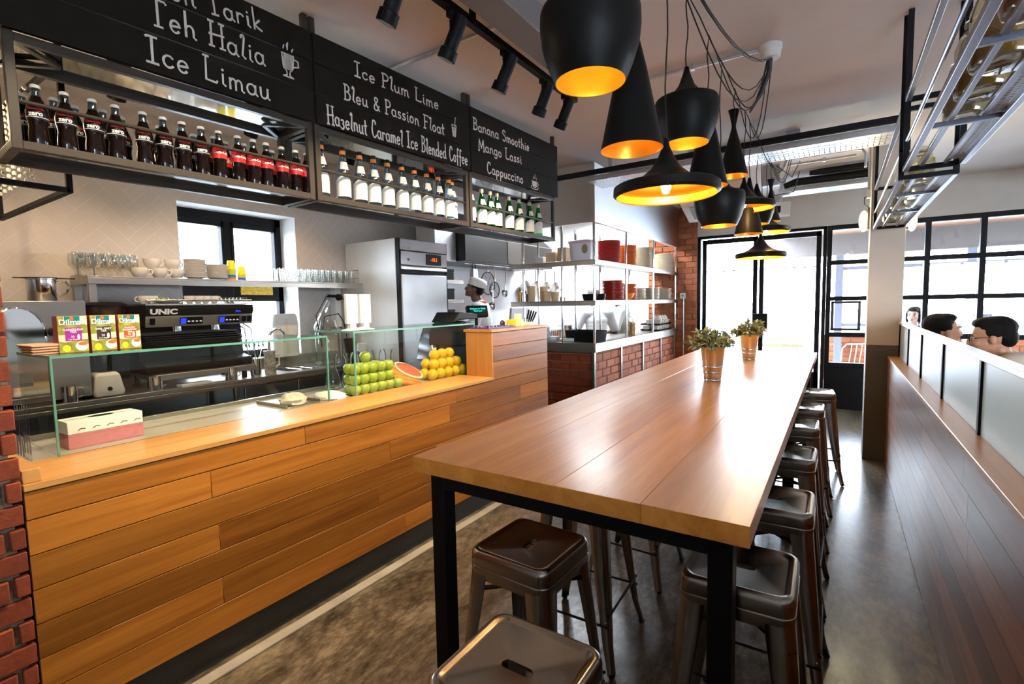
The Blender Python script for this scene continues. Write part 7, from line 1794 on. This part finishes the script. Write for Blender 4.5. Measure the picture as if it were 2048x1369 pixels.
# ================================================================== right hand hanging display rack
def disp(y0, y1, x0, x1, zb, lab):
    t = thing('display_rack', lab, 'rack', ((x0+x1)/2, (y0+y1)/2, zb-0.02), 0, 'hanging jar racks over the partition'); w = 0.024
    for y in (y0+w/2, y1-w/2):
        mb = MB()
        for x in (x0+w/2, x1-w/2): mb.box(x-w/2, x+w/2, y-w/2, y+w/2, zb-0.02, 2.998)
        for z in (zb-0.01, zb+0.34): mb.box(x0+w, x1-w, y-w/2, y+w/2, z-w/2, z+w/2)
        wb(mb, 'end_frame', M['black'], t, bevel=0.002)
    mb = MB()
    for x in (x0+w/2, x1-w/2):
        for z in (zb-0.01, zb+0.34): mb.box(x-w/2, x+w/2, y0+w, y1-w, z-w/2, z+w/2)
    yy = y0+0.55
    while yy < y1-0.3: mb.box(x0+w, x1-w, yy-0.01, yy+0.01, zb-0.02, zb-0.001); yy += 0.75
    wb(mb, 'long_rail', M['sheensteel'], t, bevel=0.002)
    mb = MB(); mb.tube([(x0+0.012, y0, zb+0.13), (x0+0.012, y1, zb+0.13)], 0.008, 10); wb(mb, 'guard_rail', M['sheensteel'], t)
    for xx in (x0+0.075, x1-0.075):
        mb = MB(); mb.box(xx-0.008, xx+0.008, y0+w, y1-w, zb-0.008, zb+0.006); wb(mb, 'deck_bar', M['sheensteel'], t, bevel=0.001)
    mb = MB(); yy = y0+0.06
    while yy < y1-0.08:
        mb.box(x1-0.058, x1-0.024, yy, yy+0.016, zb+0.002, zb+0.005); yy += 0.024
    for xx in (x1-0.06, x1-0.043, x1-0.026): mb.box(xx-0.003, xx+0.003, y0+0.05, y1-0.05, zb+0.001, zb+0.0055)
    wb(mb, 'perforated_strip', M['galv'], t, smooth=False)
    return t
ZJ = 2.215
disp(0.5, 3.33, 0.262, 0.505, ZJ, 'near hanging rack of glass jars above the partition, cut by the photo edge')
disp(3.37, 5.66, 0.250, 0.495, 2.185, 'far hanging rack of glass jars, ending at the column')
def jar(r, h, cont):
    t = thing('glass_jar', 'j', 'jar', (0, 0, 0)); o = [(0, 0.006), (r*0.75, 0.0), (r*0.95, 0.006), (r, 0.02), (r, h*0.72), (r*0.86, h*0.86), (r*0.70, h*0.92), (r*0.72, h)]
    mb = MB(); mb.lathe(o + [(q-0.003, z) for q, z in reversed(o[2:])] + [(0, 0.012)], 28); mb.build('body', M['jarglass'], t)
    mb = MB(); mb.lathe([(0, 0.015), (r*0.90, 0.015), (r*0.94, 0.03), (r*0.94, h*0.55), (0, h*0.55)], 24); mb.build('contents', cont, t)
    mb = MB(); mb.lathe([(0, h+0.001), (r*0.74, h+0.001), (r*0.74, h+0.012), (r*0.4, h+0.025), (0, h+0.027)], 24); mb.build('lid', M['jarglass'], t)
    mb = MB(); mb.tube([(-r*0.74, -0.01, h*0.95), (-r*0.9, -0.012, h*0.75), (-r*1.0, -0.012, h*0.6)], 0.0025, 6); mb.tube([(-r*0.72, 0, h*0.93)] + [(-r*0.74*math.cos(a), r*0.74*math.sin(a), h*0.93) for a in [2*PI*k/16 for k in range(1, 16)]], 0.0025, 6); mb.build('clamp', M['blackmetal'], t)
    return t
amber = simple('amber_preserve', (0.60, 0.36, 0.08), 0.25, var=0.5, vscale=12, trans=0.35); clearc = simple('pale_preserve', (0.62, 0.52, 0.34), 0.3, var=0.5, vscale=14, trans=0.5); redc = simple('red_preserve', (0.42, 0.12, 0.05), 0.3, var=0.6, vscale=12)
jl = [(onz(1985, 138, ZJ+0.006), 'amber', 'large amber glass jar second from the picture edge in the near rack'), (onz(1917, 242, ZJ+0.006), 'pale', 'pale glass jar at the far end of the near rack')]
ja = jar(0.085, 0.24, amber); jp = jar(0.075, 0.20, clearc); jr_ = jar(0.085, 0.24, redc)
ja.location = (0.395, jl[0][0].y, ZJ+0.0065); ja['label'] = 'large amber jar in the near rack, second from the photo edge'; ja['group'] = 'jars in the hanging racks'
jp.location = (0.395, jl[1][0].y, ZJ+0.0065); jp['label'] = 'pale jar in the near rack, nearest to its far end'; jp['group'] = 'jars in the hanging racks'
jr_.location = (0.395, jl[0][0].y-0.35, ZJ+0.0065); jr_['label'] = 'red and amber jar in the near rack at the photo edge'; jr_['group'] = 'jars in the hanging racks'
jm = (jl[0][0].y + jl[1][0].y)/2
dup(ja, (0.40, jm, ZJ+0.0065), 0.6, 'amber jar in the near rack, between the large amber and the pale jar', 'jars in the hanging racks')
je = jar(0.07, 0.19, simple('clear_syrup', (0.75, 0.72, 0.62), 0.2, trans=0.8))
for k, y in enumerate((3.75, 4.2, 4.65, 5.1, 5.45)):
    c = je if k == 0 else dup(je, (0, 0, 0)); c.location = (0.375, y, 2.1915); c['label'] = 'clear jar in the far rack, %s from its near end' % ORD[k]; c['group'] = 'jars in the hanging racks'

# ================================================================== people
def skin_to_bm(pts, edges, root, mb):
    """limbs and trunk as overlapping rounded segments; the voxel remesh of fin() merges them into one surface"""
    def tri(r): return (r[0], r[1], max(r[1], 0.06)) if isinstance(r, tuple) else (r, r, r)
    for a, b in edges:
        p, q = Vector(pts[a][0]), Vector(pts[b][0]); r0, r1 = tri(pts[a][1]), tri(pts[b][1])
        n = max(2, int((q-p).length / (0.45*min(min(r0), min(r1)))) + 1)
        for i in range(n+1):
            f = i/n; mb.ball(p.lerp(q, f), tuple(x+(y-x)*f for x, y in zip(r0, r1)), 14, 10)
def fin(mb, name, mat, parent, vox, sm=4):
    o = mb.build(name, mat, parent, smooth=True, angle=180)
    r = o.modifiers.new('remesh', 'REMESH'); r.mode = 'VOXEL'; r.voxel_size = vox; r.use_smooth_shade = True
    s = o.modifiers.new('smooth', 'SMOOTH'); s.iterations = sm; s.factor = 0.5
    return o
def person(lab, loc, rz, seated, skin, shirt, hair='short', head_yaw=0.0, head_pitch=0.0, lean=0.0, arms=None, trousers='trousers', cap=False, apron=False, glasses=False, neckerchief=False, hs=1.0, scale=1.0, shrug=0.0):
    t = thing('person', lab, 'person', loc, rz); 
    ph = 0.56 if seated else 0.93
    L = lambda x, y, z: (x, y + (z-ph)*lean, z)      # lean forward from the hips
    P = {'pel': ((0, 0, ph), (0.13, 0.10)), 'sp': (L(0, 0.0, ph+0.17), (0.125, 0.095)), 'ch': (L(0, 0.0, ph+0.36), (0.145, 0.105)), 'ub': (L(0, 0, ph+0.46+shrug*0.8), (0.10, 0.075)), 'nk': (L(0, 0.01, ph+0.54), 0.056), 'hd': (L(0, 0.03, ph+0.61), 0.052)}
    E = [('pel', 'sp'), ('sp', 'ch'), ('ch', 'ub'), ('ub', 'nk'), ('nk', 'hd')]
    arms = arms or {}
    hands = []
    for s, k in ((1, 'R'), (-1, 'L')):
        sh_ = L(s*0.175, 0, ph+0.47+shrug); el = arms.get('e'+k, L(s*0.24, 0.02, ph+0.20)); wr = arms.get('w'+k, L(s*0.24, 0.20, ph+0.08))
        P['s'+k] = (sh_, 0.062); P['e'+k] = (el, 0.043); P['w'+k] = (wr, 0.028); E += [('ub', 's'+k), ('s'+k, 'e'+k), ('e'+k, 'w'+k)]
        d = (Vector(wr)-Vector(el)).normalized(); hands.append((Vector(wr), d, s))
        if seated: hp, kn, an, to = (s*0.10, 0.02, ph-0.03), (s*0.13, 0.44, ph-0.04), (s*0.13, 0.42, 0.09), (s*0.14, 0.56, 0.035)
        else: hp, kn, an, to = (s*0.10, 0, ph-0.06), (s*0.11, 0.02, 0.50), (s*0.11, -0.01, 0.09), (s*0.12, 0.14, 0.035)
        P['h'+k] = (hp, 0.088); P['k'+k] = (kn, 0.058); P['a'+k] = (an, 0.038); P['t'+k] = (to, (0.038, 0.03)); E += [('pel', 'h'+k), ('h'+k, 'k'+k), ('k'+k, 'a'+k), ('a'+k, 't'+k)]
    mb = MB(); skin_to_bm(P, E, 'pel', mb)
    hc = Vector(L(0, 0.045, ph+0.70)); HM = Matrix.Translation(hc) @ Matrix.Rotation(head_yaw, 4, 'Z') @ Matrix.Rotation(-head_pitch, 4, 'X') @ Matrix.Scale(hs, 4)
    def hb(m, c, r, seg=14, rg=10, R=None):
        m.lathe([(0 if k in (0, rg) else math.sin(PI*k/rg), -math.cos(PI*k/rg)) for k in range(rg+1)], seg, M=HM @ Matrix.Translation(c) @ (R or Matrix.Identity(4)) @ Matrix.Diagonal((*r, 1)))
    for c, r in (((0, -0.012, 0.035), (0.074, 0.094, 0.083)), ((0, 0.03, -0.015), (0.062, 0.066, 0.075)), ((0, 0.045, -0.062), (0.046, 0.045, 0.036)), ((0, 0.075, -0.082), (0.022, 0.018, 0.018)), ((0, 0.098, -0.012), (0.011, 0.016, 0.024)), ((0, 0.104, -0.024), (0.016, 0.013, 0.010)), ((0, 0.076, 0.028), (0.05, 0.016, 0.011)), ((0, 0.084, -0.052), (0.024, 0.012, 0.012)), ((0.038, 0.064, -0.02), (0.022, 0.022, 0.02)), ((-0.038, 0.064, -0.02), (0.022, 0.022, 0.02)), ((0.075, -0.005, -0.004), (0.010, 0.018, 0.031)), ((-0.075, -0.005, -0.004), (0.010, 0.018, 0.031)), ((0, -0.03, -0.08), (0.048, 0.052, 0.07))):
        hb(mb, c, r)
    for w, d, s in hands:      # palm, four fingers, thumb
        u = d.cross(Vector((0, 0, 1))); u = u.normalized() if u.length > 1e-3 else Vector((1, 0, 0)); n_ = u.cross(d).normalized()
        q = Matrix((u, d, n_)).transposed().to_4x4()
        mb.lathe([(0 if k in (0, 8) else math.sin(PI*k/8), -math.cos(PI*k/8)) for k in range(9)], 12, M=Matrix.Translation(w + d*0.045) @ q @ Matrix.Diagonal((0.040, 0.052, 0.016, 1)))
        for k, (off, ln) in enumerate(((-0.030, 0.062), (-0.010, 0.074), (0.011, 0.070), (0.031, 0.055))):
            b = w + d*0.078 + u*off; mb.tube([b, b + d*ln*0.5 - n_*0.006, b + d*ln*0.85 - n_*0.028], [0.0088, 0.0082, 0.007], 8)
        b = w + d*0.03 - u*s*0.034; mb.tube([b, b - u*s*0.024 + d*0.026 - n_*0.008, b - u*s*0.026 + d*0.052 - n_*0.016], [0.0105, 0.0095, 0.008], 8)
    body = fin(mb, 'body', M[skin], t, 0.0065, 3)
    # face details
    for s in (1, -1):
        m = MB(); hb(m, (s*0.030, 0.079, 0.010), (0.0135, 0.008, 0.0075)); e_ = m.build('eye', M['eyewhite'], body, angle=180)
        m = MB(); hb(m, (s*0.030, 0.0855, 0.010), (0.0062, 0.0025, 0.0066)); m.build('iris', M['iris'], e_, angle=180) if False else adopt(m.build('iris', M['iris'], None, angle=180), body)
        m = MB(); hb(m, (s*0.031, 0.086, 0.033), (0.021, 0.006, 0.0042)); adopt(m.build('eyebrow', M['hair'], None, angle=180), body)
    m = MB(); hb(m, (0, 0.0945, -0.047), (0.021, 0.0045, 0.0045)); hb(m, (0, 0.0945, -0.057), (0.018, 0.0045, 0.0045)); adopt(m.build('lips', M['lip'], None, angle=180), body)
    if glasses:
        m = MB()
        for s in (1, -1):
            m.tube([tuple(HM @ Vector((s*0.032+0.022*math.cos(a), 0.098, 0.010+0.016*math.sin(a)))) for a in [2*PI*k/16 for k in range(16)]], 0.0018, 6, closed=True)
            m.tube([tuple(HM @ Vector(p)) for p in ((s*0.054, 0.097, 0.012), (s*0.074, 0.05, 0.013), (s*0.078, 0.0, 0.015))], 0.0018, 6)
        m.tube([tuple(HM @ Vector(p)) for p in ((0.010, 0.099, 0.012), (-0.010, 0.099, 0.012))], 0.0018, 6); m.build('glasses', M['blackmetal'], t)
    m = MB()
    if hair == 'short':
        for c, r in (((0, -0.03, 0.062), (0.083, 0.094, 0.074)), ((0, -0.068, 0.01), (0.074, 0.052, 0.07)), ((0, 0.02, 0.098), (0.062, 0.06, 0.034)), ((0.066, -0.012, 0.04), (0.017, 0.038, 0.034)), ((-0.066, -0.012, 0.04), (0.017, 0.038, 0.034))): hb(m, c, r)
    else:
        for c, r in (((0, -0.025, 0.062), (0.086, 0.096, 0.076)), ((0, -0.06, -0.02), (0.082, 0.058, 0.115)), ((0, 0.045, 0.088), (0.062, 0.042, 0.032)), ((0.072, 0.0, -0.01), (0.02, 0.045, 0.085)), ((-0.072, 0.0, -0.01), (0.02, 0.045, 0.085))): hb(m, c, r)
    if not cap: fin(m, 'hair', M['hair'], t, 0.006, 3)
    else:
        fin(m, 'hair', M['hair'], t, 0.006, 3)
        m = MB(); m.lathe([(0.080, 0.045), (0.088, 0.05), (0.090, 0.085), (0.094, 0.10), (0.088, 0.125), (0.05, 0.142), (0, 0.145)], 28, M=HM @ Matrix.Translation((0, -0.014, -0.008)) @ Matrix.Rotation(0.10, 4, 'X') @ Matrix.Diagonal((1.0, 1.16, 1, 1))); m.build('chef_cap', M['chefwhite'], t, angle=60, solid=0.003)
    # shirt, trousers, shoes
    g_ = 0.016
    Q = {n: (P[n][0], tuple(x+g_ for x in P[n][1]) if isinstance(P[n][1], tuple) else P[n][1]+g_) for n in ('pel', 'sp', 'ch', 'ub')}; Q['ub'] = (P['ub'][0], (0.125, 0.095))
    Q['col'] = (tuple(Vector(P['ub'][0]).lerp(Vector(P['nk'][0]), 0.70)), 0.074)
    if shrug: Q['col'] = (tuple(Vector(P['nk'][0]) + Vector((0, -0.05, -0.01))), 0.088)
    Eq = [('pel', 'sp'), ('sp', 'ch'), ('ch', 'ub'), ('ub', 'col')]
    for k in 'RL':
        a, b = Vector(P['s'+k][0]), Vector(P['e'+k][0]); Q['s'+k] = (P['s'+k][0], 0.080); Q['m'+k] = (a.lerp(b, 0.5), 0.068); Q['z'+k] = (a.lerp(b, 0.85), 0.066); Eq += [('ub', 's'+k), ('s'+k, 'm'+k), ('m'+k, 'z'+k)]
    m = MB(); skin_to_bm(Q, Eq, 'pel', m); fin(m, 'shirt', M[shirt], t, 0.009, 3)
    Q = {'pel': (P['pel'][0], (0.142, 0.112))}; Eq = []
    for k in 'RL':
        for n, r in (('h', 0.099), ('k', 0.07), ('a', 0.054)): Q[n+k] = (P[n+k][0], r)
        Eq += [('pel', 'h'+k), ('h'+k, 'k'+k), ('k'+k, 'a'+k)]
    m = MB(); skin_to_bm(Q, Eq, 'pel', m); fin(m, 'trousers', M[trousers], t, 0.012, 3)
    for k in 'RL':
        a, o = Vector(P['a'+k][0]), Vector(P['t'+k][0]); m = MB(); m.ball((a.lerp(o, 0.45).x, a.lerp(o, 0.45).y, 0.045), (0.052, 0.135, 0.045), 16, 10); m.build('shoe', M['black'], t)
    if neckerchief:
        m = MB(); c = Vector(L(0, 0.01, ph+0.53)); m.tube([tuple(c + Vector((0.075*math.cos(a), 0.072*math.sin(a), 0.016*math.sin(a)*-1))) for a in [2*PI*k/20 for k in range(20)]], 0.020, 8, closed=True); m.build('neckerchief', M['orange'], t)
    if apron:
        m = MB(); m.loft([[(0.158*math.cos(a)*s, 0.128*math.sin(a)*s, z) for a in [2*PI*k/24 for k in range(24)]] for s, z in ((1.0, ph+0.07), (1.05, ph+0.06), (1.1, ph-0.12), (1.18, ph-0.42))]); m.build('apron', M['orange'], t, solid=0.004)
    if scale != 1.0: t.scale = (scale,)*3
    return t
def face(dx, dy): return math.atan2(-dx, dy)
hp = ony(968, 575, 4.66)
person('cook in white cap and white jacket with orange neckerchief, seen in profile', (hp.x+0.03, 4.62, 0.10), face(-0.95, -0.42), False, 'skindark', 'shirtwhite', cap=True, neckerchief=True, apron=True, head_pitch=-0.25, lean=0.10, arms={'eR': (0.22, 0.10, 1.12), 'wR': (0.12, 0.32, 1.08), 'eL': (-0.22, 0.10, 1.12), 'wL': (-0.12, 0.32, 1.08)})
mb = MB(); mb.box(-4.27, -2.75, 4.15, 5.3, 0.0, 0.10); struct(mb, 'kitchen_step', M['kick'], smooth=False)
k1 = ony(1195, 640, 6.25); k2 = ony(1255, 630, 6.9)
person('kitchen worker in white shirt with orange apron, seen behind the black crate', (k1.x, 6.25, 0), face(-0.7, 0.7), False, 'skindark', 'shirtwhite', cap=True, apron=True, lean=0.12, arms={'eR': (0.30, 0.10, 1.16), 'wR': (0.26, 0.30, 1.10), 'eL': (-0.30, 0.06, 1.16), 'wL': (-0.34, 0.27, 1.08)})
person('kitchen worker in white shirt bending behind the cutlery can', (k2.x, 6.9, 0), face(-0.9, -0.2), False, 'skindark', 'shirtwhite', cap=True, apron=True, lean=0.18, arms={'eR': (0.24, 0.14, 1.14), 'wR': (0.14, 0.34, 1.08), 'eL': (-0.24, 0.14, 1.14), 'wL': (-0.12, 0.34, 1.08)})
m1 = ony(1880, 655, 5.15)
person('diner with short black hair behind the partition, facing away to the right', (m1.x-0.01, 5.13, 0), face(0.88, 0.42), True, 'skin', 'shirtwhite', hs=1.13, head_pitch=-0.05, head_yaw=-0.12, lean=-0.02, arms={'eR': (0.25, 0.26, 0.80), 'wR': (0.12, 0.36, 1.04), 'eL': (-0.25, 0.22, 0.80), 'wL': (-0.08, 0.40, 0.84)})
m2 = ony(2018, 660, 4.45)
person('diner with glasses and beige shirt leaning to the left behind the partition', (m2.x+0.20, 4.42, 0), face(-0.97, 0.12), True, 'skin', 'shirtbeige', glasses=True, hs=1.10, lean=0.34, head_pitch=0.12, shrug=0.075, arms={'eR': (0.28, 0.40, 0.86), 'wR': (0.12, 0.56, 0.96), 'eL': (-0.30, 0.30, 0.84), 'wL': (-0.14, 0.52, 0.84)})
bch = thing('booth_bench', 'wooden booth bench hidden behind the partition', 'bench', (0.9, 4.7, 0)); mb = MB(); mb.box(-0.25, 0.42, -0.75, 0.75, 0.42, 0.46); mb.build('seat', M['wood_sill'], bch, bevel=0.004)
for x in (-0.2, 0.36):
    for y in (-0.7, 0.7):
        mb = MB(); mb.box(x-0.02, x+0.02, y-0.02, y+0.02, 0, 0.42); mb.build('leg', M['black'], bch)
f1 = ony(1829, 640, 9.3); f2 = ony(1968, 648, 9.4)
person('smiling woman with dark hair in a navy top on the terrace', (f1.x, 9.3, 0), face(-0.35, -1), True, 'skinlight', 'shirtnavy', hair='long', hs=1.05)
person('woman with short dark hair in white on the terrace, looking down left', (f2.x, 9.4, 0), face(-0.9, -0.5), True, 'skinlight', 'shirtwhite', hair='long', hs=1.05, head_pitch=-0.2)

# ================================================================== terrace furniture
def chair(lab, x, y, rz, mat):
    t = thing('terrace_chair', lab, 'chair', (x, y, -0.01), rz, 'white chairs on the terrace')
    mb = MB(); mb.loft([rr(0.21*s, 0.20*s, 0.06, z) for s, z in ((0.95, 0.44), (1, 0.445), (1, 0.46), (0.95, 0.465))], True, True); mb.build('seat', mat, t)
    for sx in (-1, 1):
        for sy in (-1, 1):
            mb = MB(); mb.tube([(sx*0.16, sy*0.15, 0.44), (sx*0.21, sy*0.2, 0.0)], 0.011, 8); mb.build('leg', mat, t)
    mb = MB(); mb.tube([(-0.19, -0.18, 0.45), (-0.21, -0.25, 0.80), (-0.16, -0.27, 0.86), (0.16, -0.27, 0.86), (0.21, -0.25, 0.80), (0.19, -0.18, 0.45)], 0.011, 8)
    for q in (-0.08, 0, 0.08): mb.tube([(q, -0.19, 0.45), (q, -0.268, 0.855)], 0.007, 6)
    mb.build('backrest', mat, t)
c = ony(1690, 700, 9.0); chair('white metal chair before the terrace brick wall', c.x, 9.2, 0.6, M['white'])
c = ony(1722, 720, 8.9); chair('white metal chair half hidden by the column on the terrace', c.x+0.1, 8.85, 2.4, M['white'])
a, b = ony(1508, 688, 10.2), ony(1606, 688, 10.2)
t = thing('terrace_bar', 'narrow wooden bar ledge seen through the door glass', 'bar ledge', ((a.x+b.x)/2, 10.2, -0.01)); W = (b.x-a.x)/2
mb = MB(); mb.box(-W, W, -0.15, 0.15, a.z-0.02, a.z+0.03); mb.build('top', M['wood_sill'], t, bevel=0.004)
for x in (-W+0.1, W-0.1):
    mb = MB(); mb.box(x-0.03, x+0.03, -0.03, 0.03, 0, a.z-0.02); mb.build('leg', M['galv'], t)
for k, (x, y) in enumerate(((1.15, 9.0), (2.0, 9.1))):
    t = thing('terrace_table', 'pale square table in front of the seated woman, %s' % ('left' if k == 0 else 'right'), 'table', (x+0.15, y-0.35, -0.01), 0, 'tables on the terrace'); mb = MB(); mb.box(-0.3, 0.3, -0.3, 0.3, 0.72, 0.75); mb.build('top', M['white'], t, bevel=0.004)
    mb = MB(); mb.lathe([(0, 0), (0.2, 0), (0.2, 0.015), (0.03, 0.03), (0.025, 0.72), (0, 0.72)], 20); mb.build('pedestal', M['black'], t)
